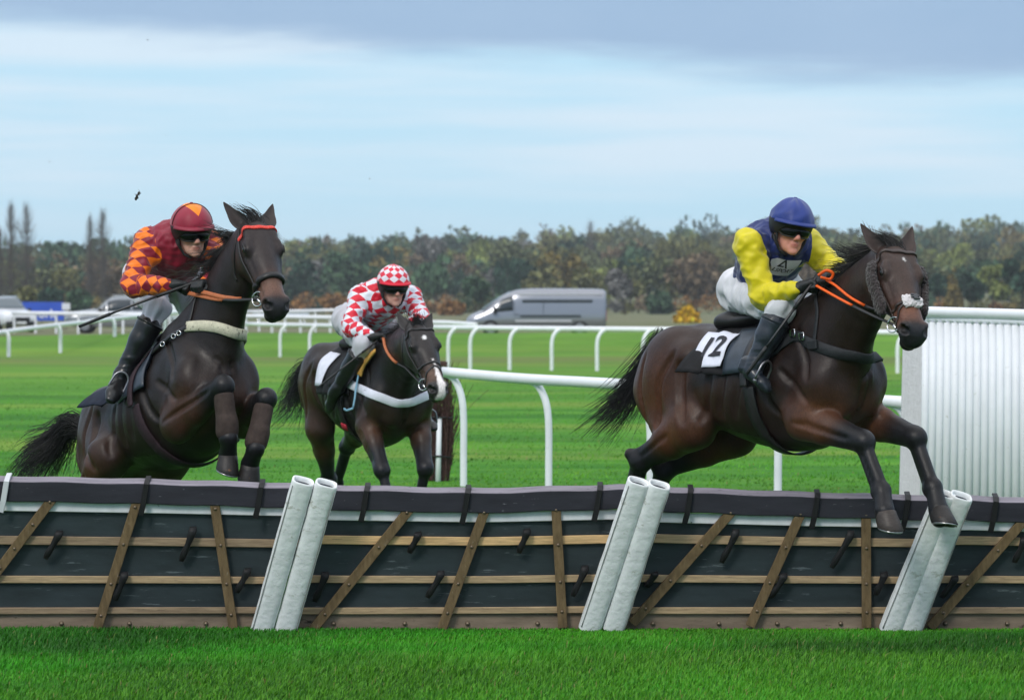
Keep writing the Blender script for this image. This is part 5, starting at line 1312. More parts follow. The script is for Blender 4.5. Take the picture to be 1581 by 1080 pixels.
    nz = [HA.f.snap(HA.hp(0.405, s_, 0.07), 0.006)[0] for s_ in (-0.062, -0.035, 0, 0.035, 0.062)]
    fl = sheep_roll(nz, 0.040, 'nose_fleece', mat('white fleece', (0.74, 0.70, 0.71), 0.95, 0.1, noise=(60, 0.15), bump=(260, 0.8, 0.008), sheen=0.3), HA.root, 2, 0.45, squash=0.5, nrm=HA.hn)
    mb = MB(); c = HA.f.snap(HA.hp(0.402, 0.004, 0.07), 0.030)[0]
    for k_ in range(4): mb.box(c + HA.ha * (k_ * 0.008 - 0.012) + HA.hl * ((k_ % 2) * 0.012 - 0.004) + HA.hn * 0.006, (0.034, 0.006, 0.012), np.stack([HA.hl, HA.ha, HA.hn], 1))
    mb.build('fleece_mark', mat('mark grey', (0.10, 0.10, 0.11), 0.8), fl)
    webb = mat('black webbing', (0.020, 0.022, 0.026), 0.65, 0.35, noise=(50, 0.3), bump=(150, 0.3, 0.003))
    hits = [HA.f.hit(*q) for q in ((1222, 520), (1246, 528), (1272, 538), (1300, 546), (1330, 551), (1352, 551))]
    far = [HA.loc(0.64, 0.19, 0.03), HA.loc(0.45, 0.25, 0.05), HA.loc(0.22, 0.29, 0.04)]
    band(HA, 'breast_girth', [HA.loc(0.20, -0.30, 0.02)] + hits + far, 0.062, webb, 0.008, off=0.004, sub=5)
    hits = [HA.f.hit(*q) for q in ((1262, 470), (1262, 495), (1258, 530))]
    band(HA, 'neck_strap', [HA.loc(0.50, 0, 0.45)] + hits, 0.024, webb, 0.006, off=0.003)
    mb = MB(); c = HA.f.hit(1232, 514, 0.016)
    for q in ((1224, 514), (1238, 519)):
        c = HA.f.hit(*q, 0.020); t_ = HA.ex; u_ = HA.ez; mb.tube([c - t_ * .018 - u_ * .018, c + t_ * .018 - u_ * .018, c + t_ * .018 + u_ * .018, c - t_ * .018 + u_ * .018, c - t_ * .018 - u_ * .018], 0.004, 6)
    mb.build('buckle', STEEL(), HA.root, smooth=True)
    c = HA.f.hit(1255, 532, 0.016); mb = MB(); mb.box(c, (0.07, 0.02, 0.05), np.stack([HA.ex, -HA.ey, HA.ez], 1)); mb.build('strap_loop', webb, HA.root, bevel=0.006)
    for sd, g in (('R', JA['haR']), ('L', JA['haL'])): rein(HA, g, sd, ORANGE(), 0.52, 0.01, width=0.015)
    mb = MB(); h = JA['haL']; mb.tube(spline([h + V3(-.02, -.06, .01), h + V3(.02, -.08, .035), h + V3(.055, -.08, .02), h + V3(.04, -.07, -.01), h + V3(-.01, -.08, .0)], 6), 0.008, 8); mb.build('rein_loop', ORANGE(), HA.root, smooth=True)
    a = JA['haR']; b = P(1152, 578, JA['anR'][1] - 0.14)
    whip('whip', 'black whip held low across the boot of the navy-capped jockey', JA, [a + unit(a - b) * 0.06 + V3(0, -0.02, 0), lerp(a, b, 0.5) + V3(0, -0.05, 0), b], (0.009, 0.006))
    # sponsor panel on the chest
    jf, frt, axt, lat = JA['jf'], JA['frt'], JA['axt'], JA['lat']
    cc = jf.hit(1206, 411, 0.010); rt = unit(jf.hit(1226, 406, 0.01) - jf.hit(1190, 411, 0.01)); nn = jf.grad(cc)[0]; up = np.cross(nn, rt); up = up if up[2] > 0 else -up
    G = [[cc + rt * lerp(-0.110, 0.115, i / 16) + up * lerp(-0.085, 0.050, j / 10) for j in range(11)] for i in range(17)]
    Gs = jf.snap(np.array(G).reshape(-1, 3), 0.011, 10); mb = MB(); mb.grid(Gs.reshape(17, 11, 3)); sp = mb.build('sponsor_panel', whitecloth, JA['root'], smooth=True)
    blk = mat('print black', (0.03, 0.03, 0.04), 0.7)
    lie_text(jf, 'lettering', 'ALLSPORT', 0.040, cc + rt * 0.004 - up * 0.030, rt, up, 0.0135, blk, sp, bold=0.0006, shear=0.12)
    pts = [(-0.042, -0.004), (-0.010, 0.052), (-0.001, 0.052), (0.030, -0.008), (0.019, -0.008), (-0.006, 0.038), (-0.022, 0.008), (0.006, 0.008), (0.000, 0.000)]
    vv = jf.snap(np.array([cc + rt * (p[0] + 0.01) + up * p[1] for p in pts]), 0.0135, 10); bm = MB(); bm.add(vv, [(0, 1, 2, 5, 6), (2, 3, 4, 5), (0, 6, 7, 8)]); bm.build('logo', blk, sp)
    # ================= left horse
    saddle(HB, dict(cloth=navycloth, flare=flare_of(0.15, -0.06, 0.05), ca0=14, cx0=-0.24, flapmat=greyflap, girthmat=mat('maroon girth', (0.030, 0.016, 0.022), 0.7, 0.3, noise=(40, 0.4))))
    redband = mat('red browband', srgb(222, 60, 48), 0.55, 0.4, noise=(160, 0.35), wear=(170, 0.56, srgb(236, 170, 160)))
    bridle(HB, dict(noseband=dict(t=0.395, w=0.034, th=0.016), brow_w=0.026, brow_mat=redband, brow_label='red and white browband'))
    cream = mat('cream fleece', srgb(206, 202, 180), 0.95, 0.1, noise=(40, 0.15), wear=(42, 0.58, srgb(70, 62, 50)), bump=(220, 0.6, 0.006))
    hits = [HB.f.hit(*q) for q in ((290, 505), (315, 503), (340, 506), (365, 515), (388, 518))]
    band(HB, 'breast_girth', hits + [HB.loc(0.62, 0.20, 0.16), HB.loc(0.45, 0.26, 0.10)], 0.064, cream, 0.014, off=0.004, sub=5)
    lt = LEATHER(); hits = [HB.f.hit(*q) for q in ((225, 560), (245, 540), (262, 526), (280, 513), (292, 506))]
    band(HB, 'breast_strap', [HB.loc(0.12, -0.30, -0.02)] + hits, 0.030, lt, 0.007, off=0.014)
    band(HB, 'neck_strap', [HB.f.hit(*q) for q in ((305, 455), (298, 480), (291, 505))], 0.022, lt, 0.006, off=0.004)
    mb = MB()
    for q in ((251, 531), (268, 519), (276, 514)): flat_ring(mb, HB.f.hit(*q, 0.026), unit(V3(-0.4, -1, 0.1)), 0.013, 0.003)
    mb.build('buckle', STEEL(), HB.root, smooth=True)
    for sd, g in (('R', JB['haR']), ('L', JB['haL'])): rein(HB, g + V3(0.02, -0.02, -0.045), sd, TAN(), 0.50, 0.02, width=0.026)
    a = JB['haR']; b = P(122, 504, a[1] - 0.02)
    whip('whip', 'long black whip held out behind by the maroon-capped jockey', JB, [a + V3(0.10, -0.02, 0.03), lerp(a, b, 0.5) + V3(0, -0.06, 0), b], (0.009, 0.005))
    bootm = mat('brushing boot', srgb(66, 56, 52), 0.85, 0.2, noise=(30, 0.3), bump=(120, 0.4, 0.004))
    for sd in 'RL':
        K, F = HB.J['f' + sd][2:4]; ax_ = unit(F - K)
        f = Field(np.minimum(K, F) - 0.1, np.maximum(K, F) + 0.1, 0.008); tb = unit(np.cross(np.cross(ax_, HB.ex), ax_))
        f.cone(lerp(K, F, 0.20) - tb * 0.012, lerp(K, F, 0.84) - tb * 0.012, (0.064, 0.054), (0.062, 0.056), k=0.01, u=tb); f.cone(lerp(K, F, 0.70), lerp(K, F, 0.86) - tb * 0.02, 0.058, 0.060, k=0.02)
        V, Q = f.mesh(); bb = mesh_obj('brushing_boot', V, Q, bootm, HB.root)
    # ================= middle horse
    bluetrim = mat('pale blue trim', srgb(150, 196, 224), 0.7, 0.3)
    saddle(HC, dict(cloth=blackcloth, ca0=-4, cx1=0.34, flapmat=blackcloth))
    patch(HC, 'number_cloth', -0.29, -0.12, 8, 60, 8, 10, whitecloth, 0.026, wr=0.006, thick=0.004)
    band(HC, 'cloth_trim', [HC.f.hit(*q) for q in ((560, 578), (556, 600), (552, 630))], 0.016, bluetrim, 0.006, off=0.030)
    band(HC, 'cloth_trim', [HC.f.hit(*q) for q in ((536, 630), (544, 631), (552, 630))], 0.016, bluetrim, 0.006, off=0.030)
    bridle(HC, dict(noseband=dict(t=0.36, w=0.018, lower=True)))
    hits = [HC.f.hit(*q) for q in ((540, 592), (562, 602), (585, 612), (610, 621), (628, 621))]
    band(HC, 'breast_girth', hits + [HC.loc(0.60, 0.22, -0.02), HC.loc(0.42, 0.27, 0.02)], 0.066, whitecloth, 0.005, off=0.010, sub=5)
    yel = mat('tan saddle pad', srgb(196, 152, 78), 0.8, 0.2, noise=(40, 0.2), bump=(120, 0.4, 0.004))
    band(HC, 'wither_pad', [HC.f.hit(*q) for q in ((561, 580), (568, 566), (577, 552), (586, 543))], [0.075, 0.06, 0.03], yel, 0.012, off=0.028)
    band(HC, 'girth_patch', [HC.f.hit(*q) for q in ((532, 654), (540, 657))], 0.06, mat('red patch', srgb(190, 40, 62), 0.7), 0.006, off=0.024)
    rein(HC, JC['haR'], 'R', TAN(), 0.45, 0.03); rein(HC, JC['haL'], 'L', TAN(), 0.45, 0.03)
    a = JC['haR']; b = P(489, 599, a[1] - 0.08)
    whip('whip', 'thin dark whip held by the red and white jockey', JC, [a, lerp(a, b, 0.5) + V3(0, -0.04, 0), b], (0.007, 0.004))
    return HA, HB, HC, JA, JB, JC
# ------------------------------------------------------------------ ground
def bank_h(x):
    return lerp(0.36, 0.70, float(sstep(-30.0, -8.0, x)))
def ground_z(x, y):
    z = 0.0
    t = float(sstep(137.0, 150.0, y)); z += bank_h(x) * t
    z += (0.40 - bank_h(x)) * float(sstep(150.0, 163.0, y))
    z += 15.0 * float(sstep(640.0, 1600.0, y)) * (0.92 + 0.16 * math.sin(x * 0.010 + 0.3) + 0.10 * math.sin(x * 0.017))
    return z
def build_ground():
    ys = list(np.linspace(-60, 110, 12)) + list(np.linspace(114, 170, 57)) + list(np.linspace(180, 620, 14)) + list(np.linspace(650, 1800, 36)) + list(np.linspace(1900, 2600, 5))
    xs = list(np.linspace(-1600, -160, 14)) + list(np.linspace(-120, 120, 61)) + list(np.linspace(160, 1600, 14))
    mb = MB()
    mb.grid([[V3(x, y, ground_z(x, y) + (0.03 * math.sin(x * 1.3 + y) * math.sin(y * 0.9) if 120 < y < 165 else 0)) for x in xs] for y in ys])
    m = bpy.data.materials.new('turf'); m.use_nodes = True; nt = m.node_tree; N = nt.nodes; L = nt.links; b = N['Principled BSDF']
    b.inputs['Roughness'].default_value = 0.85; b.inputs['Specular IOR Level'].default_value = 0.12
    geo = N.new('ShaderNodeNewGeometry'); sep = N.new('ShaderNodeSeparateXYZ'); L.new(geo.outputs['Position'], sep.inputs[0])
    def noise(sc, st, det=6, ro=0.6):
        mp = N.new('ShaderNodeMapping'); mp.inputs['Scale'].default_value = st; L.new(geo.outputs['Position'], mp.inputs[0])
        n = N.new('ShaderNodeTexNoise'); n.inputs['Scale'].default_value = sc; n.inputs['Detail'].default_value = det; n.inputs['Roughness'].default_value = ro; L.new(mp.outputs[0], n.inputs['Vector']); return n.outputs['Fac']
    def rng(x, a, b_, c=0.0, d=1.0):
        r = N.new('ShaderNodeMapRange'); r.interpolation_type = 'SMOOTHSTEP'; L.new(x, r.inputs[0])
        for i, v in zip(('From Min', 'From Max', 'To Min', 'To Max'), (a, b_, c, d)): r.inputs[i].default_value = v
        return r.outputs[0]
    def mixc(f, a, c):
        mx = N.new('ShaderNodeMix'); mx.data_type = 'RGBA'
        if isinstance(f, float): mx.inputs['Factor'].default_value = f
        else: L.new(f, mx.inputs['Factor'])
        for k, v in (('A', a), ('B', c)):
            if isinstance(v, tuple): mx.inputs[k].default_value = (*v, 1)
            else: L.new(v, mx.inputs[k])
        return mx.outputs['Result']
    def mul(a, c):
        q = N.new('ShaderNodeMath'); q.operation = 'MULTIPLY'; L.new(a, q.inputs[0]); L.new(c, q.inputs[1]); return q.outputs[0]
    y = sep.outputs['Y']
    c = mixc(rng(noise(0.45, (0.35, 1, 1)), 0.35, 0.65), (0.042, 0.195, 0.009), (0.090, 0.285, 0.018))
    c = mixc(rng(noise(0.8, (0.40, 1.0, 1), 8, 0.75), 0.46, 0.66, 0, 0.8), c, (0.150, 0.345, 0.034))         # paler streaks of trodden grass
    c = mixc(rng(noise(0.22, (0.20, 1.4, 1), 7, 0.65), 0.40, 0.58, 0.70, 0), c, (0.024, 0.125, 0.008))    # darker bands left by the mower
    c = mixc(rng(noise(9.0, (0.5, 1, 1), 4), 0.35, 0.7, 0.0, 0.35), c, (0.020, 0.120, 0.008))            # tufts
    c = mixc(rng(noise(0.11, (0.5, 1.2, 1), 6, 0.65), 0.48, 0.64, 0, 0.75), c, (0.185, 0.280, 0.038))     # yellowed patches
    c = mixc(rng(y, 60.0, 115.0, 0, 0.35), c, (0.190, 0.295, 0.042))
    c = mixc(rng(y, 34.0, 43.0, 0.8, 0), c, (0.016, 0.080, 0.006))       # under-blade shade put into the colour, also cuts green bounce onto the horses
    dirt = mul(mul(rng(y, 119.0, 124.0), rng(y, 134.0, 137.5, 1, 0)), rng(noise(0.6, (0.12, 1.8, 1), 8, 0.75), 0.44, 0.60))
    c = mixc(dirt, c, (0.160, 0.125, 0.065))
    c = mixc(mul(rng(y, 112.0, 119.0), rng(y, 137.0, 139.0, 0.22, 0)), c, (0.120, 0.150, 0.035))
    c = mixc(rng(y, 161.0, 166.0), c, mixc(rng(noise(0.05, (0.2, 1, 1)), 0.4, 0.6), (0.105, 0.130, 0.045), (0.20, 0.185, 0.125)))
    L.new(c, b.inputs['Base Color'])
    bp = N.new('ShaderNodeBump'); bp.inputs['Strength'].default_value = 0.5; bp.inputs['Distance'].default_value = 0.06; L.new(noise(7.0, (1, 1, 1), 6, 0.7), bp.inputs['Height']); L.new(bp.outputs[0], b.inputs['Normal'])
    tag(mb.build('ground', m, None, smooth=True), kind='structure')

def build_grass():
    gm = mat('grass blades', (0.03, 0.2, 0.02), 0.55, 0.25, attr='col')
    b = gm.node_tree.nodes['Principled BSDF']; b.inputs['Transmission Weight'].default_value = 0.0
    def blades(n, y0, y1, h, w, seg, seed, name, label, xlim, tint=((0.024, 0.170, 0.004), (0.100, 0.315, 0.012)), skew=1.0):
        r = np.random.default_rng(seed); u = r.random(n) ** skew; y = y0 + (y1 - y0) * u; x = (r.random(n) * 2 - 1) * y * xlim
        hh = r.uniform(*h, n) * (0.75 + 0.35 * wavy(np.stack([x, y, x * 0], 1), 2.2, 3, 2)); hh = hh * (1 - 0.5 * sstep(21.3, 21.9, y)) if y1 < 30 else hh; a = r.uniform(0, 2 * math.pi, n); lean = r.uniform(0.15, 0.9, n); ww = r.uniform(*w, n)
        la = r.normal(0.4, 0.9, n); d = np.stack([np.cos(la), np.sin(la), 0 * la], 1); s = np.stack([np.cos(a), np.sin(a), 0 * a], 1)
        base = np.stack([x, y, np.zeros(n)], 1); up = np.array([0, 0, 1.0])
        mid = base + up * (hh * 0.55)[:, None] + d * (hh * 0.22 * lean)[:, None]; tip = base + up * (hh * (1 - 0.25 * lean))[:, None] + d * (hh * 0.75 * lean)[:, None]
        pt = wavy(np.stack([x * 0.7, y, x * 0], 1), 1.6, 9, 3); t = r.random(n)
        c = np.array(tint[0]) * (0.65 + 0.7 * t)[:, None]; yl = np.clip(0.22 + 1.5 * pt, 0, 1) * r.random(n) * 0.95; c = c * np.clip(1.0 + 0.7 * wavy(np.stack([x, y * 0.7, x * 0], 1), 3.1, 19, 2), 0.5, 1.5)[:, None]
        c = c * (1 - yl[:, None]) + np.array(tint[1]) * yl[:, None]; dead = r.random(n) < 0.015; c[dead] = (0.20, 0.19, 0.06)
        if seg == 2:
            V = np.stack([base - s * ww[:, None], base + s * ww[:, None], mid + s * (ww * 0.8)[:, None], mid - s * (ww * 0.8)[:, None], tip], 1).reshape(-1, 3)
            i = np.arange(n) * 5; F = np.concatenate([np.stack([i, i + 1, i + 2], 1), np.stack([i, i + 2, i + 3], 1), np.stack([i + 3, i + 2, i + 4], 1)]); C = np.repeat(c, 5, 0)
        else:
            V = np.stack([base - s * ww[:, None], base + s * ww[:, None], tip], 1).reshape(-1, 3); i = np.arange(n) * 3; F = np.stack([i, i + 1, i + 2], 1); C = np.repeat(c, 3, 0)
        o = mesh_obj(name, V, F, gm, None, smooth=False, attrs={'col': C}); tag(o, label, 'grass', kind='stuff')
    blades(125000, 17.3, 22.15, (0.022, 0.062), (0.0016, 0.0034), 2, 4, 'grass', 'short green turf in front of the hurdle', 0.135)
    blades(7000, 21.6, 22.1, (0.03, 0.062), (0.0018, 0.0036), 2, 6, 'grass', 'longer grass along the foot of the hurdle', 0.135)
    blades(45000, 36.0, 100.0, (0.018, 0.042), (0.006, 0.012), 1, 5, 'grass', 'mown green turf of the course behind the hurdle', 0.135, ((0.068, 0.240, 0.010), (0.150, 0.330, 0.025)), 1.9)

# ------------------------------------------------------------------ hurdle
TOPY = [(-60, 727), (0, 728), (240, 733), (450, 739), (515, 742), (745, 747), (960, 741), (1035, 745), (1250, 753), (1450, 758), (1500, 758), (1660, 765)]
def top_y(px): return float(np.interp(px, [q[0] for q in TOPY], [q[1] for q in TOPY]))
def bot_y(px): return 976.0 - px * 10.0 / 1581.0
DB, DT = 22.0, 21.88
def HP(px, py, fwd=0.0):
    w = (bot_y(px) - py) / (bot_y(px) - top_y(px)); return P(px, py, lerp(DB, DT, w) - fwd)
def build_hurdles():
    wood = lambda i: mat('weathered slat %d' % i, [srgb(176, 152, 120), srgb(214, 178, 130), srgb(150, 130, 106), srgb(112, 96, 78)][i], 0.8, 0.2, noise=(6, 0.30, (1.2, 8, 14)), wear=(9, 0.60, srgb(70, 60, 50), (0.6, 6, 10)), bump=(60, 0.3, 0.004))
    brace = mat('brown brace', srgb(112, 94, 68), 0.8, 0.2, noise=(8, 0.35, (6, 6, 1.2)), wear=(14, 0.62, srgb(150, 140, 122), (5, 5, 1)), bump=(70, 0.3, 0.004))
    sheet = mat('dark rubber sheet', srgb(44, 54, 58), 0.55, 0.4, noise=(5, 0.35, (0.5, 1, 2)), wear=(10, 0.60, srgb(92, 102, 106), (0.45, 4, 3.5)), bump=(12, 0.3, 0.01))
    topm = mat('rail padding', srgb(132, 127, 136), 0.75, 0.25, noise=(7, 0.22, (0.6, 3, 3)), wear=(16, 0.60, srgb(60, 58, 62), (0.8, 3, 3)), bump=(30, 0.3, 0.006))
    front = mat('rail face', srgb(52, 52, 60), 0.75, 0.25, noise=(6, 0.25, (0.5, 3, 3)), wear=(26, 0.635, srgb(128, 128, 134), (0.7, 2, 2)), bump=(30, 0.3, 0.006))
    white = mat('white strip', srgb(226, 228, 232), 0.7, 0.3, noise=(10, 0.12), wear=(18, 0.66, srgb(110, 112, 110)))
    board = mat('kick board', srgb(136, 120, 104), 0.85, 0.2, noise=(4, 0.35, (0.8, 2, 4)), wear=(8, 0.6, srgb(64, 58, 50), (1, 2, 3)), bump=(40, 0.4, 0.005))
    black = mat('black strap', (0.010, 0.010, 0.011), 0.6, 0.35)
    bolt = mat('bolt steel', (0.22, 0.17, 0.12), 0.5, metal=0.7)
    whitest = mat('white strap', srgb(205, 208, 212), 0.6, 0.3)
    panels = [
        dict(x=(-60, 486), b=(-60, 422), lab='hurdle panel at the left edge, first of the row', sl=(2, 0, 2), br=[((82, 768), (-12, 892)), ((212, 772), (148, 976)), ((331, 775), (361, 974))],
             bands=[(10, 1), (226, 0), (403, 0)], hooks=[(92, 818, 70, 862), (298, 812, 280, 866), (192, 882, 178, 926), (382, 876, 366, 914)], bolts=[95, 200, 318]),
        dict(x=(489, 1000), b=(425, 928), lab='hurdle panel between the left and middle pairs of white pads', sl=(1, 0, 0), br=[((636, 781), (482, 972)), ((751, 781), (682, 970)), ((858, 777), (869, 968))],
             bands=[(566, 0), (722, 0), (926, 0)], hooks=[(645, 820, 632, 853), (813, 815, 801, 853), (502, 882, 486, 928), (681, 880, 660, 922), (903, 872, 884, 920)], bolts=[515, 625, 722, 830]),
        dict(x=(1003, 1470), b=(931, 1389), lab='hurdle panel under the leaping horse between two pairs of pads', sl=(0, 0, 0), br=[((1136, 782), (976, 962)), ((1240, 784), (1158, 966)), ((1337, 785), (1338, 968))],
             bands=[(1066, 0), (1262, 0), (1402, 0)], hooks=[(1136, 816, 1114, 868), (1314, 818, 1284, 876), (1210, 884, 1190, 922), (1364, 882, 1352, 918), (1010, 882, 998, 906)], bolts=[1008, 1110, 1200, 1298]),
        dict(x=(1473, 1660), b=(1392, 1660), lab='hurdle panel at the right edge, last of the row', sl=(0, 0, 2), br=[((1592, 790), (1436, 968))],
             bands=[(1538, 0), (1600, 0)], hooks=[(1580, 828, 1566, 868), (1474, 888, 1454, 922)], bolts=[1460, 1555])]
    for p in panels:
        x0, x1 = p['x']; b0, b1 = p['b']; root = empty('racing_hurdle', HP((b0 + b1) / 2, bot_y(b0)), p['lab'], 'hurdle', 'hurdle panels in a row')
        edge = lambda py, side: lerp((b0, b1)[side], (x0, x1)[side], (970 - py) / (970 - 745.0))
        def strip(name, py0, py1, m, fwd, th, follow=1.0, n=13, bow=0.0, parent=root):
            """board across the panel between two heights (given at mid panel), following the sag of the top rail"""
            xm = (x0 + x1) / 2; mb = MB(); rows = []
            for i in range(n):
                t = i / (n - 1); px0 = lerp(edge(py0, 0), edge(py0, 1), t); px1 = lerp(edge(py1, 0), edge(py1, 1), t); f0 = (970 - py0) / 225.0; f1 = (970 - py1) / 225.0
                a = py0 + (top_y(px0) - top_y(xm)) * f0 + (bot_y(px0) - bot_y(xm)) * (1 - f0); b_ = py1 + (top_y(px1) - top_y(xm)) * f1 + (bot_y(px1) - bot_y(xm)) * (1 - f1)
                ba = bow * math.sin(math.pi * t)
                A, B = HP(px0, a, fwd), HP(px1, b_, fwd); rows.append([A, B, B + V3(0, th, 0), A + V3(0, th, 0)])
            mb.grid(rows, closed=True); mb.f.append((3, 2, 1, 0)); mb.m.append(0); o = (n - 1) * 4; mb.f.append((o, o + 1, o + 2, o + 3)); mb.m.append(0)
            return mb.build(name, m, parent, bevel=0.004)
        ty = top_y((x0 + x1) / 2)
        # padded top rail: hexagonal section with a sloping top
        xm = (x0 + x1) / 2; mb = MB(); rows = []; n = 25
        for i in range(n):
            px = lerp(x0, x1, i / (n - 1)); y_ = top_y(px) + 0.8 * math.sin(px * 0.05); ps = px - 6
            A = HP(px, y_ + 14, 0.075); Bq = HP(ps, y_ + 45, 0.070); T = HP(px, y_ + 14, 0.075) + V3(0, 0.115, 0.024); T2 = T + V3(0, 0.03, -0.02); B2 = Bq + V3(0, 0.13, 0)
            rows.append([A, Bq, B2, T2, T])
        mb.grid(rows, closed=True); mb.f.append((4, 3, 2, 1, 0)); o = (n - 1) * 5; mb.f.append(tuple(o + k for k in range(5))); mb.m += [0, 0]
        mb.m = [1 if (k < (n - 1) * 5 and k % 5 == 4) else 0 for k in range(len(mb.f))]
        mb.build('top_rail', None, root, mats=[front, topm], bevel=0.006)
        strip('white_strip', ty + 59, ty + 44, white, 0.038, 0.012)
        strip('rubber_sheet', 832, ty + 56, sheet, 0.012, 0.012); strip('rubber_sheet', 892, 838, sheet, 0.012, 0.012); strip('rubber_sheet', 938, 896, sheet, 0.012, 0.012)
        for k, (a, c) in enumerate(((842, 829), (900, 889), (947, 937))): strip('slat', a, c, wood(p['sl'][k]), 0.036, 0.030)
        strip('kick_board', 980, 946, board, 0.014, 0.022)
        for (a, c) in p['br']:
            A = HP(a[0], a[1], 0.052); C = HP(c[0], c[1], 0.052); mb = MB(); mb.beam(A, C, 0.050, 0.024, up=(0, 1, 0.2)); br = mb.build('brace', brace, root, bevel=0.003)
            for t in (0.05, 0.33, 0.63, 0.87):
                q = lerp(A, C, t) + V3(0, -0.012, 0); mb = MB(); mb.tube([q, q + V3(0, -0.007, 0)], [0.009, 0.006], 8); mb.build('rivet', bolt, br, smooth=True)
        for px, k in p['bands']:
            y_ = top_y(px); pts = [HP(px - 9, y_ + 62, 0.080), HP(px - 5, y_ + 46, 0.085), HP(px, y_ + 15, 0.086), HP(px + 1, y_ + 13, 0.070) + V3(0, 0.03, 0.014), HP(px + 1, y_ + 13, 0.07) + V3(0, 0.10, 0.030)]
            nr = np.array([(0, -1, 0), (0, -1, 0), (0, -0.9, 0.4), (0, -0.3, 1), (0, 0, 1)], float); ribbon(np.array(pts), nr, 0.030, 0.006).build('strap', whitest if k else black, root, smooth=False)
        for hx0, hy0, hx1, hy1 in p['hooks']:
            A = HP(hx0, hy0, 0.050); C = HP(hx1, hy1, 0.045); pts = [A, lerp(A, C, 0.15) + V3(0.008, -0.020, 0), lerp(A, C, 0.5) + V3(0.006, -0.018, 0), lerp(A, C, 0.8) + V3(0, -0.012, 0), C]
            ribbon(np.array(spline(pts, 3)), np.tile(V3(0, -1, 0), (13, 1)), [0.036, 0.044, 0.030, 0.036, 0.026], 0.010).build('tie_strap', black, root, smooth=True)
        for bx in p['bolts']:
            q = HP(bx, 962, 0.016); mb = MB(); mb.tube([q, q + V3(0, -0.010, 0)], [0.013, 0.009], 8); mb.build('bolt', bolt, root, smooth=True)
    pads = [((403, 976), (468, 737), 'left pad of the pair beneath the left horse\'s forelegs'), ((440, 975), (504, 741), 'right pad of the pair left of the middle hurdle panel'),
            ((910, 970), (986, 738), 'left pad of the middle pair below the leaping horse\'s hind legs'), ((947, 970), (1018, 743), 'right pad of the middle pair below the leaping horse\'s hind legs'),
            ((1374, 972), (1459, 757), 'left pad of the right pair behind the leaping horse\'s front hooves'), ((1406, 971), (1484, 760), 'right pad of the right pair beside the right-hand hurdle panel')]
    pm = mat('white pad vinyl', srgb(232, 235, 236), 0.55, 0.35, noise=(9, 0.10), wear=(9, 0.585, srgb(192, 194, 188), (1, 1, 1.8)), bump=(30, 0.5, 0.010))
    for i, ((bx, by), (tx, ty_), lab) in enumerate(pads):
        A = P(bx, by, 21.90); T = P(tx, ty_ + 6, 21.60); ax = unit(T - A); L = np.linalg.norm(T - A); u = unit(V3(1, 0, 0) - ax * ax[0]); v = np.cross(ax, u)
        root = empty('hurdle_pad', A, 'white padded post roll, ' + lab, 'pad', 'white pads on the hurdle joints')
        rs = np.random.default_rng(30 + i); n, k = 28, 40; rows = []
        prof = []
        for j in range(k):
            t = j / (k - 1); row = []
            for q in range(n):
                a = 2 * math.pi * q / n; ca, sa = math.cos(a), math.sin(a); r = 1.0 / (abs(ca) ** 3.2 + abs(sa) ** 3.2) ** (1 / 3.2)
                w = 1 + 0.022 * math.sin(a * 3 + t * 9 + i * 2) * math.sin(t * 13 + a * 2 + i) + 0.010 * math.sin(t * 47 + 3 * math.sin(a + i)) * math.sin(t * 5 + i)
                row.append(A + ax * (L * t) + u * (0.059 * ca * r * w) + v * (0.050 * sa * r * w))
            rows.append(row)
        rim = rows[-1]; c = A + ax * L
        rows.append([c + (p_ - c) * 0.95 + ax * 0.008 for p_ in rim]); rows.append([c + (p_ - c) * 0.82 + ax * 0.006 for p_ in rim]); rows.append([c + (p_ - c) * 0.76 - ax * 0.006 for p_ in rim]); rows.append([c + (p_ - c) * 0.74 - ax * 0.05 for p_ in rim])
        mb = MB(); mb.grid(rows, closed=True); mb.build('cover', pm, root, smooth=True)
        mb = MB(); mb.grid([[c + (p_ - c) * 0.74 - ax * 0.018 for p_ in rim], [c + (p_ - c) * 0.40 - ax * 0.03 for p_ in rim], [c - ax * 0.012 + (p_ - c) * 0.02 for p_ in rim]], closed=True)
        mb.build('foam_core', mat('pad core', srgb(62, 68, 76), 0.8, 0.2, noise=(40, 0.4), bump=(60, 0.5, 0.006)), root, smooth=True)
        mb = MB(); mb.tube([A + ax * (L * t) + u * (0.050 if i % 2 else -0.05) - v * 0.042 * (1 if v[1] > 0 else -1) for t in np.linspace(0.02, 0.98, 20)], 0.003, 5); mb.build('seam', mat('pad seam', srgb(150, 152, 150), 0.7), root, smooth=True)

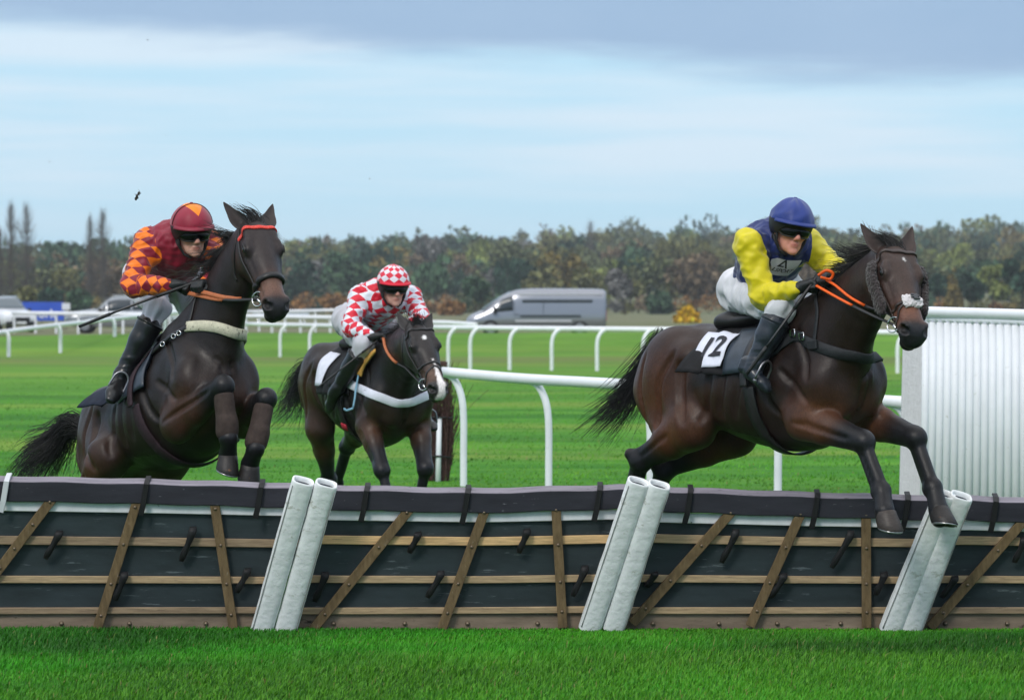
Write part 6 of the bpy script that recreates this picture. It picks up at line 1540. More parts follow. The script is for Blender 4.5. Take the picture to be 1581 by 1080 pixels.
# ------------------------------------------------------------------ rails and wing
def plastic(): return mat('white plastic', srgb(236, 238, 243), 0.42, 0.4, noise=(4, 0.05), wear=(11, 0.62, srgb(206, 208, 204), (1, 1, 2)))
def rail_run(name, label, pts, posts, r, neck, post_r=None, gz=None, group='white running rails'):
    """plastic running rail: tube through pts (px,py,d) with swan-necked posts (t along the run, neck offset px)"""
    p3 = [P(*q) for q in pts]; root = empty(name, (float(p3[0][0]), float(p3[0][1]), 0), label, 'rail', group)
    path = spline(p3, 6); mb = MB(); mb.tube(path, r, 12); mb.build('top_tube', plastic(), root, smooth=True)
    xs = [pix(q)[0] for q in path]
    for px in posts:
        i = int(np.clip(np.searchsorted(xs, px), 1, len(xs) - 1)); t = (px - xs[i - 1]) / (xs[i] - xs[i - 1]); q = lerp(np.array(path[i - 1]), np.array(path[i]), t)
        dx, dy, h = neck; g = ground_z(q[0] + dx, q[1]) - 0.15
        pr = post_r or r * 0.55
        c = [q + V3(0, 0, -r * 0.3), q + V3(dx * 0.45, dy * 0.45, -h * 0.16), q + V3(dx * 0.85, dy * 0.85, -h * 0.5), q + V3(dx, dy, -h), V3(q[0] + dx, q[1] + dy, lerp(q[2] - h, g, 0.5)), V3(q[0] + dx, q[1] + dy, g)]
        mb = MB(); mb.tube(spline(c, 4), pr, 10); mb.build('post', plastic(), root, smooth=True)
    return root
def build_rails():
    near = rail_run('running_rail', 'thick white running rail on curved posts behind the middle of the hurdle',
        [(684, 574, 39.5), (800, 584, 38.2), (906, 590, 37.0), (1010, 596, 36.0), (1200, 608, 34.4), (1412, 622, 32.8)], [690, 820, 975, 1170, 1376], 0.049, (0.16, -0.12, 0.42), 0.034)
    c = P(1412, 622, 32.8); mb = MB(); mb.tube([c, c + V3(0.004, -0.004, 0)], 0.043, 14); mb.build('tube_end', mat('tube end', srgb(190, 180, 170), 0.8, wear=(30, 0.55, srgb(120, 90, 70))), near, smooth=True)
    mb = MB(); mb.tube([c + V3(-0.05, 0.02, -0.03), c + V3(0.0, 0.06, -0.12), c + V3(0.06, 0.12, -0.22)], 0.04, 10); mb.build('bracket', plastic(), near, smooth=True)
    # middle distance rail, bending from the left towards the right
    rail_run('running_rail', 'white rail with curved posts in front of the grey van',
        [(380, 500, 142), (480, 502, 134), (600, 504, 122), (700, 505.5, 112), (900, 507.5, 108), (1200, 510, 106), (1420, 514, 104)],
        [444, 490, 545, 596, 648, 706, 740, 801, 866, 936, 1007, 1080, 1155, 1235, 1318, 1400], 0.066, (-0.24, -0.1, 0.42), 0.050)
    rail_run('running_rail', 'slanting white rail at the left edge of the course', [(-30, 517, 133), (60, 505, 138), (130, 497, 144), (200, 489, 150), (300, 480, 158), (360, 477, 162)], [8, 88, 172, 250, 330], 0.075, (0.12, -0.05, 0.25), 0.062)
    rail_run('running_rail', 'white rail in front of the parked cars at the left', [(20, 483, 192), (120, 484, 188), (220, 485, 185), (380, 488, 178), (560, 491, 172)], [22, 55, 87, 121, 155, 190, 226, 262, 300, 340, 380, 420, 464, 510, 556], 0.085, (0.0, 0.0, 0.25), 0.055)
    rail_run('running_rail', 'thin white rail farthest back beyond the middle horse', [(380, 481, 205), (470, 480, 200), (530, 479, 198), (640, 483, 205)], [400, 440, 487, 530, 570, 610], 0.075, (0.0, 0.0, 0.25), 0.055)
    rail_run('running_rail', 'low white rail in front of the van bonnet', [(640, 497, 165), (690, 498, 163), (735, 501, 160)], [655, 700], 0.085, (0.0, 0.0, 0.25), 0.05)
    # wing of white slats
    d0, d1 = 31.6, 30.0; L0, L1 = P(1425, 481, d0), P(1612, 487, d1)
    w = empty('hurdle_wing', (float(L0[0]), float(L0[1]), 0), 'tall white slatted wing fence at the right edge', 'fence')
    mb = MB(); mb.tube(spline([L0 + V3(-0.02, 0, 0), lerp(L0, L1, 0.5), L1], 6), 0.042, 14); mb.build('top_rail', plastic(), w, smooth=True)
    b0 = V3(L0[0], L0[1] - 0.02, L0[2] - 0.045); n = 16; ln = L1 - L0
    mb = MB(); pts = [lerp(L0, L1, t) + V3(0, 0.0, -0.050 - 0.006 * (i % 2)) for i, t in enumerate(np.linspace(0, 1, 60))]; mb.tube(pts, [0.020 + 0.004 * (i % 2) for i in range(60)], 8); mb.build('rail_trim', plastic(), w, smooth=True)
    for i in range(n):
        q = lerp(L0, L1, (i + 0.4) / n); lean = -0.012 + 0.0010 * i
        mb = MB(); mb.tube([q + V3(0, -0.015, -0.075), q + V3(lean * 0.5, -0.015, -0.8), V3(q[0] + lean * 2, q[1] - 0.015, -0.1)], [0.030, 0.030, 0.030], 10); mb.build('slat', plastic(), w, smooth=True)
    e0, e1 = P(1412, 486, 32.0), P(1404, 760, 32.0); e1 = V3(e1[0], e1[1], -0.1)
    mb = MB(); mb.beam(e0, e1, 0.17, 0.06, up=(0, 1, 0)); mb.build('end_board', mat('white board', srgb(212, 210, 214), 0.75, 0.25, noise=(30, 0.08, (3, 3, 0.6)), bump=(45, 0.6, 0.006), wear=(16, 0.66, srgb(180, 176, 176), (3, 3, 0.5))), w, bevel=0.006)
    mb = MB(); mb.tube([P(1444, 481, 31.5), P(1444, 474, 31.5)], 0.03, 10); mb.build('post_cap', plastic(), w, smooth=True)
    # bundle of birch twigs round a white stake
    c = P(677, 742, 40.5); root = empty('brush_bundle', (float(c[0]), float(c[1]), 0), 'upright bundle of brown birch twigs tied round a white stake', 'brush'); rs = np.random.default_rng(77)
    z1 = P(674, 566, 40.5)[2]
    mb = MB(); mb.tube([V3(c[0] - 0.005, c[1] - 0.12, -0.1), V3(c[0] + 0.010, c[1] - 0.12, 0.62)], 0.026, 8); mb.build('stake', plastic(), root, smooth=True)
    m = 420; S = np.zeros((m, 7, 3))
    for i in range(m):
        a = rs.uniform(0, 6.28); r = 0.125 * math.sqrt(rs.random()); h0 = rs.uniform(-0.05, 0.3); h1 = h0 + rs.uniform(0.5, 1.1); t = np.linspace(0, 1, 7); z = np.minimum(lerp(h0, h1, t), z1 + 0.05)
        fl = (0.05 if i % 5 else 0.16) * rs.normal(size=2)
        lean = 0.03 * (z - 0.6)
        S[i] = np.stack([c[0] + lean + r * math.cos(a) * (1 + 0.25 * np.sin(z * 4)) + fl[0] * t ** 2 + 0.006 * rs.normal(size=7), c[1] + r * math.sin(a) + fl[1] * t ** 2 + 0.006 * rs.normal(size=7), z], 1)
    keep = ~((np.abs(S[:, :4, 0].mean(1) - c[0]) < 0.028) & (S[:, :4, 1].mean(1) < c[1])); S = S[keep]
    V, Q = strand_mesh(S, rs.uniform(0.003, 0.0065, len(S)), 0.4); tw = mesh_obj('twigs', V, Q, mat('birch twigs', srgb(84, 62, 58), 0.85, 0.2, noise=(60, 0.6)), root); tw['kind'] = 'stuff'
    for z in (0.24, 0.62, 1.0):
        mb = MB(); mb.tube([V3(c[0] + 0.135 * math.cos(a) + 0.03 * (z - 0.6), c[1] + 0.150 * math.sin(a), z + 0.006 * math.sin(3 * a)) for a in np.linspace(0, 2 * math.pi, 20)], 0.010, 6, cap=False); mb.build('tie', mat('black tie', (0.012, 0.012, 0.012), 0.7), root, smooth=True)
    mb = MB(); q = P(680, 561, 40.6); mb.box(q, (0.12, 0.10, 0.05)); mb.build('cap_block', mat('brown cap', srgb(82, 60, 48), 0.8), root, bevel=0.008)
# ------------------------------------------------------------------ trees
LEAFM = lambda: mat('foliage', (0.06, 0.08, 0.03), 0.85, 0.1, attr='col')
BARKM = lambda: mat('bark', (0.055, 0.045, 0.038), 0.9, 0.1, noise=(3, 0.3))
def leaf_cloud(r, base, h, w, n, size, cols, shape='round', gap=0.0):
    """quads spread through the lobes of a crown; returns verts, quads, colours"""
    nl = {'round': 9, 'spire': 7, 'bush': 6, 'thin': 8}[shape]; C = []; R = []
    for i in range(nl):
        if shape == 'spire': t = i / (nl - 1); c = V3(r.normal() * 0.05 * w, r.normal() * 0.05 * w, h * lerp(0.14, 0.93, t)); rr = w * 0.5 * (1.05 - 0.88 * t)
        elif shape == 'bush': a = r.uniform(0, 6.28); q = r.uniform(0, 0.36) * w; c = V3(q * math.cos(a), q * math.sin(a), h * r.uniform(0.3, 0.66)); rr = w * r.uniform(0.20, 0.32)
        else:
            a = r.uniform(0, 6.28); q = math.sqrt(r.random()) * 0.36 * w; zz = r.uniform(0.42, 0.86); c = V3(q * math.cos(a), q * math.sin(a), h * zz); rr = w * r.uniform(0.17, 0.30) * (1.15 - 0.5 * zz)
        C.append(c); R.append(rr)
    C = np.array(C); R = np.array(R); k = r.choice(nl, n, p=R ** 2 / (R ** 2).sum())
    d = r.normal(size=(n, 3)); d /= np.linalg.norm(d, axis=1, keepdims=True); rad_ = R[k] * r.uniform(0.55, 1.08, n)
    p = C[k] + d * rad_[:, None] * np.array([1, 1, 0.85 if shape != 'spire' else 0.9]); p[:, 2] = np.maximum(p[:, 2], 0.02 * h)
    u = r.normal(size=(n, 3)); u /= np.linalg.norm(u, axis=1, keepdims=True); v = np.cross(u, r.normal(size=(n, 3))); v /= np.linalg.norm(v, axis=1, keepdims=True)
    s = size * r.uniform(0.55, 1.2, n)[:, None]; P0 = base + p
    if shape == 'thin': u = u * 0.35 + np.array([0, 0, 0.9]); 
    V = np.stack([P0 - u * s - v * s * 0.6, P0 + u * s * 0.9 - v * s * 0.55, P0 + u * s + v * s * 0.6, P0 - u * s * 0.8 + v * s * 0.65], 1).reshape(-1, 3)
    lobe = r.uniform(0.80, 1.18, nl); c = np.array(cols[0])[None] * (1 - r.random((n, 1))) + np.array(cols[1])[None] * r.random((n, 1)); c = 1.35 * c * (lobe[k] * r.uniform(0.85, 1.15, n))[:, None]
    return V, np.arange(n * 4).reshape(-1, 4), np.repeat(np.clip(c, 0.004, 1), 4, 0)
def trunk_mb(mb, r, base, h, w, limbs=5):
    top = base + V3(r.normal() * 0.03 * h, r.normal() * 0.03 * h, h * 0.72); mb.tube(spline([base + V3(0, 0, -0.3), base + V3(r.normal() * 0.01 * h, 0, h * 0.3), top], 3), [lerp(0.024, 0.008, i / 6) * h for i in range(7)], 6)
    for i in range(limbs):
        t = r.uniform(0.3, 0.65); a = r.uniform(0, 6.28); q = base + V3(0, 0, h * t); e = q + V3(math.cos(a) * w * 0.33, math.sin(a) * w * 0.33, h * r.uniform(0.12, 0.25)); mb.tube([q, lerp(q, e, 0.5) + V3(0, 0, -0.02 * h), e], [0.011 * h, 0.008 * h, 0.004 * h], 5)
PAL = dict(moss=((0.070, 0.082, 0.040), (0.100, 0.112, 0.052)), brown=((0.085, 0.062, 0.040), (0.135, 0.100, 0.062)), olive=((0.070, 0.075, 0.030), (0.120, 0.115, 0.045)), green=((0.034, 0.068, 0.040), (0.060, 0.100, 0.055)), dark=((0.016, 0.036, 0.026), (0.030, 0.056, 0.036)),
           ochre=((0.120, 0.098, 0.034), (0.170, 0.130, 0.042)), rust=((0.150, 0.075, 0.030), (0.210, 0.115, 0.040)), grey=((0.082, 0.082, 0.080), (0.120, 0.115, 0.108)), lime=((0.095, 0.125, 0.035), (0.160, 0.175, 0.055)), gold=((0.42, 0.26, 0.02), (0.55, 0.36, 0.04)))
def tree(label, px, d, top_px, wpx, pal, shape='round', n=1300, seed=0, size=None, group='trees at the edge of the wood', name='tree'):
    r = np.random.default_rng(900 + seed); s = FPX / d; x = (px - IMGW / 2) / s; gz = ground_z(x, d); top = CAMH - (top_px - HORIZ) / s; h = top - gz; w = wpx / s
    base = V3(x, d, gz); root = empty(name, tuple(base), label, 'tree', group)
    V, Q, C = leaf_cloud(r, base, h, w, n, size or 0.045 * w + 0.10, PAL[pal], shape); mesh_obj('crown', V, Q, LEAFM(), root, smooth=False, attrs={'col': C})
    mb = MB(); trunk_mb(mb, r, base, h, w); mb.build('trunk', BARKM(), root, smooth=True)
def poplar(label, px, d, top_px, wpx, seed):
    r = np.random.default_rng(700 + seed); s = FPX / d; x = (px - IMGW / 2) / s; gz = ground_z(x, d); h = CAMH - (top_px - HORIZ) / s - gz; w = wpx / s; base = V3(x, d, gz)
    root = empty('poplar_tree', tuple(base), label, 'tree', 'bare poplars'); mb = MB(); mb.tube([base + V3(0, 0, -0.3), base + V3(0, 0, h * 0.5), base + V3(r.normal() * 0.1, 0, h * 0.96)], [0.011 * h, 0.006 * h, 0.002 * h], 6); mb.build('trunk', mat('pale bark', (0.14, 0.125, 0.11), 0.9, 0.1), root, smooth=True)
    n = 620; w *= 2.4; S = np.zeros((n, 5, 3))
    for i in range(n):
        t = r.uniform(0.16, 0.95); a = r.uniform(0, 6.28); L = h * r.uniform(0.06, 0.20) * (1.1 - 0.6 * t); o = w * 0.5 * r.uniform(0.1, 1.0) * (math.sin(math.pi * min(1, t * 0.80 + 0.18)) ** 0.8); tt = np.linspace(0, 1, 5)
        s0 = r.uniform(0, 0.55); S[i] = np.stack([base[0] + math.cos(a) * o * (s0 + (1 - s0) * tt ** 0.7), base[1] + math.sin(a) * o * (s0 + (1 - s0) * tt ** 0.7), base[2] + h * t * 0.98 + L * tt], 1)
    V, Q = strand_mesh(S, r.uniform(0.013, 0.024, n), 0.4); o = mesh_obj('crown', V, Q, mat('bare twigs', (0.13, 0.115, 0.105), 0.9, 0.1, noise=(2, 0.3)), root)
def build_trees():
    r = np.random.default_rng(42); VV = []; QQ = []; CC = []; o = 0; tm = MB()
    pals = ['brown', 'olive', 'olive', 'olive', 'green', 'green', 'green', 'moss', 'moss', 'moss', 'moss', 'green', 'grey', 'ochre', 'brown', 'lime', 'dark']
    d = 620.0
    while d < 1420:
        half = 0.142 * d; x = -half + r.uniform(0, 6)
        while x < half:
            y = d + r.uniform(-18, 18); gz = ground_z(x, y); h = r.uniform(9.0, 14.5) * (1.2 if d > 1150 and r.random() < 0.3 else 1.0); w = h * r.uniform(0.72, 1.08)
            right = x / half
            if d < 760: h *= 0.72; w *= 0.72
            pal = pals[r.integers(0, len(pals))]
            if right > 0.75 and r.random() < 0.55: pal = 'dark' if r.random() < 0.6 else 'green'
            if right < -0.45 and r.random() < 0.4: pal = 'green'
            if right < -0.55 and d > 1000: h *= 0.8
            if 0.0 < right < 0.35 and r.random() < 0.3: pal = 'olive'
            n = int(lerp(760, 340, (d - 620) / 800)); V, Q, C = leaf_cloud(r, V3(x, y, gz), h, w, n, 0.030 * w + 0.16, PAL[pal], ('round', 'thin', 'thin', 'round', 'round', 'spire')[r.integers(0, 6)])
            VV.append(V); QQ.append(Q + o); CC.append(C); o += len(V); trunk_mb(tm, r, V3(x, y, gz), h, w, 2)
            x += w * r.uniform(0.66, 0.98)
        d += 54
    wd = mesh_obj('wood', np.concatenate(VV), np.concatenate(QQ), LEAFM(), None, smooth=False, attrs={'col': np.concatenate(CC)}); tag(wd, 'autumn woodland covering the low hill behind the course', 'wood', kind='stuff')
    t2 = tm.build('trunks', BARKM(), wd, smooth=True); t2['kind'] = 'stuff'
    # undergrowth along the front edge of the wood
    VV = []; QQ = []; CC = []; o = 0; x = -84.0
    while x < 84:
        h = r.uniform(1.6, 3.6); w = h * r.uniform(1.1, 1.7); y = 598 + r.uniform(-10, 10); pal = ['olive', 'brown', 'green', 'rust', 'grey', 'ochre'][r.integers(0, 6)]
        V, Q, C = leaf_cloud(r, V3(x, y, ground_z(x, y)), h, w, 260, 0.20, PAL[pal], 'bush'); VV.append(V); QQ.append(Q + o); CC.append(C); o += len(V); x += w * 0.6
    tag(mesh_obj('undergrowth', np.concatenate(VV), np.concatenate(QQ), LEAFM(), None, smooth=False, attrs={'col': np.concatenate(CC)}), 'brown and olive scrub along the foot of the wood', 'scrub', kind='stuff')
    for i, (lab, px, d, tp, w) in enumerate((('tall bare poplar, leftmost but one at the left edge', 17, 520, 309, 18), ('tall bare poplar beside the leftmost pair, right of the two', 41, 525, 312, 24), ('bare poplar at the very left edge of the picture', -1, 530, 350, 14),
        ('slim bare poplar just left of the wider one near the maroon jockey', 139, 540, 331, 14), ('bare poplar nearest the maroon jockey, with the wider crown', 158, 540, 322, 22), ('faint bare tree sticking up alone over the wood, left of the navy jockey', 912, 900, 337, 17), ('faint bare tree just behind the shoulder of the maroon jockey', 205, 700, 362, 16))): poplar(lab, px, d, tp, w, i)
    T = [('small golden-leaved tree by the rail behind the navy jockey', 1061, 300, 472, 36, 'gold', 'spire', 900), ('dark evergreen bush beyond the blue banner', 78, 470, 432, 46, 'dark', 'bush', 1300), ('mid green bush right of the dark evergreen near the banner', 118, 480, 436, 50, 'green', 'bush', 1300),
         ('olive green bush above the white car at the left', 36, 480, 428, 52, 'olive', 'bush', 1300), ('brown leafless-looking thicket under the poplars beside the maroon jockey', 158, 560, 412, 62, 'brown', 'round', 1300),
         ('rounded tree crown on the left skyline above the banner', 84, 1180, 377, 52, 'grey', 'round', 700), ('second rounded crown on the left skyline, right of the first', 118, 1180, 374, 40, 'green', 'round', 700),
         ('rust orange shrub just right of the left horse\'s muzzle', 458, 500, 458, 40, 'rust', 'bush', 900), ('orange-brown shrub left of the red and white jockey', 516, 520, 452, 44, 'rust', 'bush', 900),
         ('rounded green tree left of the van', 735, 540, 425, 54, 'green', 'round', 1300), ('rusty brown shrub in front of the van bonnet', 700, 500, 466, 44, 'rust', 'bush', 900), ('pale brown rounded tree right of the van', 965, 560, 402, 66, 'grey', 'round', 1400), ('olive yellow tree above the van roof', 868, 640, 380, 74, 'ochre', 'round', 1400),
         ('deep green tree between van and navy jockey', 1020, 560, 452, 60, 'green', 'bush', 1200), ('broad brown tree behind the navy jockey\'s back', 1075, 600, 388, 84, 'brown', 'round', 1400), ('round crown on the skyline left of the navy cap', 1104, 1250, 348, 26, 'dark', 'round', 600), ('dark round crown on the skyline right of the navy cap', 1272, 1250, 347, 36, 'dark', 'round', 600), ('dark crown on the skyline by the bay horse\'s near ear', 1318, 1250, 346, 26, 'dark', 'round', 600),
         ('small conifer on the skyline right of the bay horse\'s ears, left of three', 1441, 1300, 349, 13, 'dark', 'spire', 500), ('small conifer on the skyline right of the bay horse, middle of three', 1462, 1300, 348, 19, 'dark', 'spire', 500), ('small conifer on the skyline right of the bay horse, right of three', 1481, 1300, 354, 11, 'dark', 'spire', 500),
         ('dark evergreen right beside the bay horse\'s muzzle', 1450, 520, 418, 42, 'dark', 'round', 1300), ('slim yellow-leaved tree above the white wing', 1472, 510, 412, 30, 'ochre', 'spire', 1300), ('dark evergreen right of the slim yellow tree', 1500, 520, 418, 40, 'dark', 'round', 1300), ('pale yellow-green round tree near the right edge', 1532, 560, 402, 58, 'lime', 'round', 1500), ('big dark tree at the right edge', 1578, 500, 388, 66, 'dark', 'round', 1700)]
    for i, t in enumerate(T): tree(t[0], t[1], t[2], t[3], t[4], t[5], t[6], t[7], i)
# ------------------------------------------------------------------ vehicles and banner
def xf(mb, loc, yaw):
    c, s = math.cos(yaw), math.sin(yaw); mb.v = [(loc[0] + c * x - s * y, loc[1] + s * x + c * y, loc[2] + z) for x, y, z in mb.v]; return mb
def vehicle(name, label, cat, loc, yaw, st, paint, win, wheels, extra):
    """st: (x, z_bottom, z_belt, z_top, half width at belt, half width at top) from tail to nose"""
    root = empty(name, tuple(loc), label, cat, 'parked vehicles' if cat == 'car' else None); rows = []
    S = np.array(st, float); xs = np.linspace(S[0, 0], S[-1, 0], 60); T = [pchip(S[:, 0], S[:, i], xs) for i in range(1, 6)]
    for i, x in enumerate(xs):
        zb, ze, zt, wb, wt = (t[i] for t in T); half = [(wb * 0.90, zb), (wb * 0.99, zb + 0.08), (wb * 1.02, lerp(zb, ze, 0.55)), (wb, ze), (lerp(wb, wt, 0.5) * 1.01, lerp(ze, zt, 0.5)), (wt * 1.0, zt - 0.06), (wt * 0.9, zt - 0.012), (wt * 0.5, zt + 0.01)]
        rows.append([V3(x, -y, z) for y, z in half] + [V3(x, y, z) for y, z in reversed(half)])
    mb = MB(); mb.grid(rows, closed=True); n = len(rows[0]); mb.f.append(tuple(range(n - 1, -1, -1))); mb.f.append(tuple((len(rows) - 1) * n + j for j in range(n))); mb.m += [0, 0]; xf(mb, loc, yaw).build('body', paint, root, smooth=True)
    glass = mat('car glass', (0.03, 0.04, 0.05), 0.08, 0.6)
    def surf(x, t, sd, off=0.012):
        zb, ze, zt, wb, wt = (float(np.interp(x, xs, q)) for q in T); pts = [(wb, ze), (lerp(wb, wt, 0.5) * 1.01, lerp(ze, zt, 0.5)), (wt, zt - 0.06)]
        q = pts[0] if t <= 0 else pts[2]; 
        y, z = (lerp(pts[0][0], pts[1][0], t * 2), lerp(pts[0][1], pts[1][1], t * 2)) if t < 0.5 else (lerp(pts[1][0], pts[2][0], t * 2 - 1), lerp(pts[1][1], pts[2][1], t * 2 - 1)); return V3(x, sd * (y + off), z)
    for (x0, x1, t0, t1, sk) in win:
        for sd in (-1, 1):
            mb = MB(); g = [[surf(lerp(x0, x1, i / 6) + sk * tt * (i / 6), lerp(t0, t1, tt), sd) for tt in np.linspace(0, 1, 4)] for i in range(7)]; mb.grid(g); xf(mb, loc, yaw).build('window', glass, root, smooth=True, solid=0.008)
    tyre = mat('tyre', (0.015, 0.015, 0.015), 0.8); rim = mat('rim', (0.35, 0.35, 0.36), 0.35, metal=0.7)
    for x, y, rr in wheels:
        for sd in (-1, 1):
            w = MB(); w.tube([V3(x, sd * (y - 0.12), rr), V3(x, sd * (y - 0.1), rr), V3(x, sd * (y + 0.08), rr), V3(x, sd * (y + 0.1), rr)], [rr * 0.9, rr, rr, rr * 0.92], 20); wo = xf(w, loc, yaw).build('wheel', tyre, root, smooth=False)
            w = MB(); w.tube([V3(x, sd * (y + 0.09), rr), V3(x, sd * (y + 0.115), rr)], [rr * 0.64, rr * 0.58], 14); xf(w, loc, yaw).build('rim', rim, wo, smooth=False)
    for nm, c, size, m in extra:
        mb = MB(); mb.box(V3(*c), size); xf(mb, loc, yaw).build(nm, m, root, bevel=min(size) * 0.3)
    return root
SUV = [(-2.28, 0.45, 0.85, 0.95, 0.72, 0.60), (-2.22, 0.38, 0.98, 1.30, 0.84, 0.66), (-2.0, 0.34, 1.02, 1.60, 0.90, 0.68), (-1.2, 0.30, 1.02, 1.68, 0.92, 0.70), (-0.2, 0.30, 1.0, 1.69, 0.93, 0.70), (0.35, 0.30, 0.98, 1.60, 0.93, 0.68), (0.95, 0.30, 0.97, 1.14, 0.92, 0.72), (1.5, 0.30, 0.94, 1.06, 0.90, 0.72), (2.1, 0.34, 0.84, 0.95, 0.84, 0.66), (2.28, 0.42, 0.70, 0.80, 0.74, 0.6)]
VAN = [(-2.98, 0.45, 1.12, 1.90, 0.97, 0.86), (-2.94, 0.36, 1.12, 1.98, 1.0, 0.88), (-2.0, 0.32, 1.12, 2.03, 1.01, 0.90), (0.0, 0.32, 1.10, 2.04, 1.01, 0.90), (0.7, 0.32, 1.08, 2.00, 1.01, 0.88), (1.3, 0.32, 1.05, 1.82, 1.0, 0.84), (1.9, 0.32, 1.00, 1.44, 0.99, 0.80), (2.35, 0.34, 0.93, 1.12, 0.97, 0.78), (2.80, 0.38, 0.76, 0.92, 0.92, 0.72), (2.98, 0.44, 0.62, 0.74, 0.82, 0.64)]
def build_far():
    dk = mat('dark trim', (0.015, 0.015, 0.017), 0.5); lamp = mat('lamp glass', (0.75, 0.78, 0.80), 0.1, 0.6); red = mat('tail lamp', srgb(190, 30, 40), 0.2, 0.6); chrome = mat('chrome', (0.6, 0.6, 0.62), 0.2, metal=0.9)
    dkg = mat('dark reflection', (0.03, 0.033, 0.04), 0.15, 0.6)  # dark reflections in the van's recessed sides, put into the colour of added strips
    # van driving to the left
    d = 178.0; c = P(828, 500, d); vl = (float(c[0]), d, 0.36); grey = mat('van paint', srgb(150, 153, 162), 0.22, 0.6, metal=0.5, coat=0.5)
    v = vehicle('delivery_van', 'grey high-roofed van on the road behind the course', 'van', vl, math.pi, VAN, grey, [(1.0, 1.85, 0.04, 0.82, -0.35)], [(-1.85, 0.92, 0.36), (1.95, 0.92, 0.36)],
        [('bumper', (2.93, 0, 0.52), (0.2, 1.7, 0.22), dk), ('tail_lamp', (-2.97, 0.9, 0.90), (0.06, 0.12, 0.45), red), ('tail_lamp', (-2.97, -0.9, 0.90), (0.06, 0.12, 0.45), red), ('side_strip', (-0.3, 1.035, 0.66), (2.4, 0.03, 0.07), mat('side strip', srgb(200, 200, 206), 0.4)), ('sill', (-0.1, 1.0, 0.42), (3.2, 0.06, 0.16), dk),
         ('door_seam', (-0.3, 1.01, 1.08), (0.02, 0.02, 0.9), dk), ('door_seam', (0.95, 1.01, 0.98), (0.02, 0.02, 1.0), dk), ('mirror', (1.78, 1.14, 1.12), (0.14, 0.22, 0.30), dk), ('mirror', (1.78, -1.14, 1.12), (0.14, 0.22, 0.30), dk), ('door_handle', (0.82, 1.03, 0.92), (0.16, 0.04, 0.04), dk), ('roof_moulding', (-1.0, 0.945, 1.80), (3.6, 0.03, 0.04), mat('moulding', srgb(196, 198, 204), 0.3)), ('panel_reflection', (-0.9, 0.975, 1.50), (3.0, 0.02, 0.13), dkg), ('panel_reflection', (-0.6, 1.022, 0.86), (2.6, 0.02, 0.11), dkg), ('number_plate', (-3.0, 0, 0.8), (0.03, 0.52, 0.12), mat('plate', (0.75, 0.65, 0.1), 0.5))])
    ws = MB(); ws.grid([[V3(lerp(1.12, 2.32, t), y * lerp(0.80, 0.92, t), lerp(1.90, 1.14, t) + 0.03 - 0.05 * abs(y) + 0.10 * math.sin(math.pi * t) * 0.5) for y in np.linspace(-0.92, 0.92, 7)] for t in np.linspace(0, 1, 8)]); xf(ws, vl, math.pi).build('windscreen', mat('windscreen', (0.10, 0.13, 0.15), 0.06, 0.7), v, smooth=True, solid=0.01)
    white = mat('white car paint', srgb(222, 224, 230), 0.2, 0.5, coat=0.6); silver = mat('dark car paint', srgb(150, 155, 162), 0.25, 0.5, metal=0.4, coat=0.6); pale = mat('pale car paint', srgb(196, 208, 206), 0.25, 0.5, coat=0.6)
    suvw = [(-1.95, -0.75, 0.08, 0.86, 0.0), (-0.68, 0.40, 0.08, 0.88, 0.0), (0.46, 0.86, 0.08, 0.62, -0.35)]; wh = [(-1.35, 0.84, 0.35), (1.42, 0.84, 0.35)]
    def front(): return [('grille', (2.27, 0, 0.62), (0.06, 0.9, 0.20), dk), ('headlamp', (2.16, 0.62, 0.74), (0.16, 0.30, 0.14), lamp), ('headlamp', (2.16, -0.62, 0.74), (0.16, 0.30, 0.14), lamp), ('bumper', (2.22, 0, 0.44), (0.2, 1.5, 0.16), dk), ('door_mirror', (0.72, 1.02, 1.08), (0.14, 0.18, 0.14), dk), ('door_mirror', (0.72, -1.02, 1.08), (0.14, 0.18, 0.14), dk), ('tail_lamp', (-2.25, 0.7, 0.95), (0.1, 0.2, 0.2), red), ('roof_bar', (-0.8, 0.62, 1.72), (2.0, 0.05, 0.05), chrome), ('roof_bar', (-0.8, -0.62, 1.72), (2.0, 0.05, 0.05), chrome), ('number_plate', (2.33, 0, 0.45), (0.03, 0.5, 0.11), mat('white plate', (0.8, 0.8, 0.8), 0.5))]
    def scr(root, loc, yaw):
        ws = MB(); ws.grid([[V3(lerp(0.34, 0.98, t), y * lerp(0.86, 1.0, t), lerp(1.63, 1.13, t) + 0.035 - 0.05 * abs(y) ** 2) for y in np.linspace(-0.72, 0.72, 7)] for t in np.linspace(0, 1, 6)]); xf(ws, loc, yaw).build('windscreen', mat('windscreen', (0.10, 0.13, 0.15), 0.06, 0.7), root, smooth=True, solid=0.01)
    for lab, px, d, yaw, pm in (('white car facing forward at the left edge beside the banner', 6, 200.0, -62, white), ('silver-grey estate car parked left of the maroon jockey', 182, 190.0, 180, silver), ('pale car half hidden behind the maroon jockey\'s knee', 288, 196.0, -75, pale)):
        c = P(px, 500, d); loc = (float(c[0]), d, ground_z(c[0], d)); q = vehicle('parked_car', lab, 'car', loc, rad(yaw), SUV, pm, suvw, wh, front()); scr(q, loc, rad(yaw))
    rf = MB()
    # banner
    A, B = P(26, 466, 212), P(99, 468, 212); root = empty('advertising_banner', (float(A[0]), 212.0, 0.4), 'blue advertising banner with white lettering between the parked cars', 'banner')
    mb = MB(); mb.box(V3((A[0] + B[0]) / 2, 212, (A[2] + P(26, 495, 212)[2]) / 2), (B[0] - A[0], 0.08, A[2] - P(26, 495, 212)[2])); bn = mb.build('panel', mat('banner blue', srgb(44, 84, 190), 0.6, noise=(1, 0.1)), root, bevel=0.01)
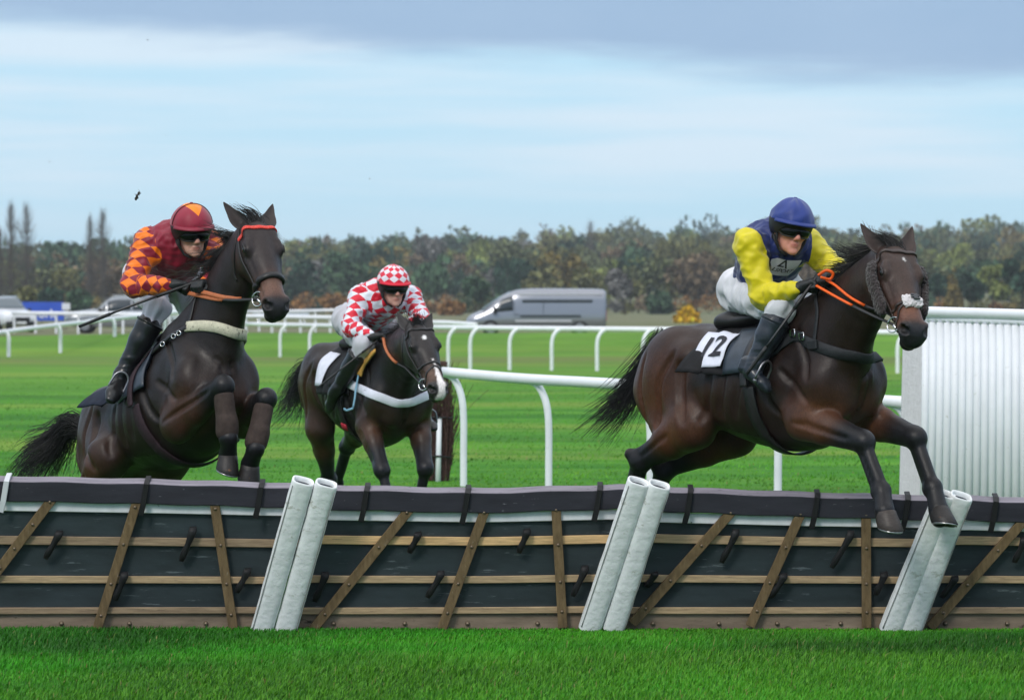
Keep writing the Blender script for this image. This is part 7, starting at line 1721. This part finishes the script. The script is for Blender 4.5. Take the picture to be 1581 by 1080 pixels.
    v, f = text_mesh('work', 0.62, 0.012); q = P(66, 484.5, 211.94); mesh_obj('lettering', np.array([q + V3(p[0], 0, p[1]) for p in v]), f, mat('banner white', srgb(226, 230, 240), 0.6), bn, smooth=False)
    for px in (30, 64, 97): mb = MB(); q = P(px, 480, 212.1); mb.tube([V3(q[0], q[1], 0.2), V3(q[0], q[1], 1.85)], 0.04, 8); mb.build('stake', chrome, root, smooth=True)
    q = P(102, 473, 211); s_ = empty('marker_board', (float(q[0]), 211.0, 0.4), 'small white marker board at the right end of the blue banner', 'sign'); mb = MB(); mb.box(q, (0.42, 0.06, 0.34)); mb.build('panel', white, s_, bevel=0.01); mb = MB(); mb.tube([V3(q[0], q[1], 0.2), V3(q[0], q[1], q[2])], 0.03, 8); mb.build('post', chrome, s_, smooth=True)
    # grey notice board beyond the middle rails
    q = P(434, 486, 214); s_ = empty('notice_board', (float(q[0]), 214.0, 0.4), 'long pale grey board beyond the rails under the left horse\'s muzzle', 'sign'); mb = MB(); mb.box(q, (2.9, 0.06, 0.34)); mb.build('panel', mat('pale board', srgb(186, 196, 206), 0.6, noise=(3, 0.1)), s_, bevel=0.01)
    for k in (-1.2, 1.2): mb = MB(); mb.tube([V3(q[0] + k, q[1] + 0.05, 0.2), V3(q[0] + k, q[1] + 0.05, q[2])], 0.03, 8); mb.build('post', chrome, s_, smooth=True)
    # clods of turf thrown up by the hooves
    for i, (px, py, d, s_, lab) in enumerate(((212, 302, 24.0, 0.013, 'dark clod of turf flying above the maroon jockey'), (76, 249, 24.6, 0.006, 'tiny speck of turf in the sky at the far left'), (571, 275, 25.0, 0.005, 'tiny speck of turf in the sky left of centre'), (257, 209, 24.5, 0.005, 'tiny speck of turf high above the maroon jockey'), (228, 62, 24.5, 0.006, 'tiny speck of turf near the top of the sky'), (396, 588, 24.2, 0.006, 'tiny speck of turf right of the left horse\'s chest'))):
        mb = MB(); r = np.random.default_rng(i); c = P(px, py, d)
        for k in range(5 if i == 0 else 1): sphere_mb(mb, c + V3((k - 2) * 0.004, 0.004 * r.normal(), (k - 2) * 0.009) * (1 if i == 0 else 0) + V3(*(r.normal(size=3) * s_ * 0.3)), (s_ * r.uniform(0.3, 0.7), s_ * 0.5, s_ * r.uniform(0.4, 0.9)), 7, 5)
        if i == 0:
            for k in range(4): a = c + V3(*(r.normal(size=3) * s_ * 0.5)); mb.tube([a, a + V3(*(r.normal(size=3) * 0.008)), a + V3(*(r.normal(size=3) * 0.014))], [0.003, 0.002, 0.001], 4)
        tag(mb.build('turf_clod', mat('turf clod', (0.03, 0.028, 0.02), 0.9), None, smooth=True), lab, 'clod', 'clods of turf in the air')
def build_haze():
    mb = MB(); mb.box(V3(0, 1290, 17), (3400, 2800, 40)); m = bpy.data.materials.new('haze'); m.use_nodes = True; N = m.node_tree.nodes; N.remove(N['Principled BSDF']); v = N.new('ShaderNodeVolumePrincipled')
    v.inputs['Color'].default_value = (0.86, 0.94, 1.0, 1); v.inputs['Density'].default_value = HAZE; v.inputs['Anisotropy'].default_value = 0.0; m.node_tree.links.new(v.outputs[0], N['Material Output'].inputs['Volume'])
    tag(mb.build('haze', m), 'thin bluish air over the course', 'haze', kind='stuff')
HAZE = 0.00016
# ------------------------------------------------------------------ build the place
build_ground()
build_hurdles()
build_rails()
build_trees()
build_far()
build_runners()
build_grass()
build_haze()
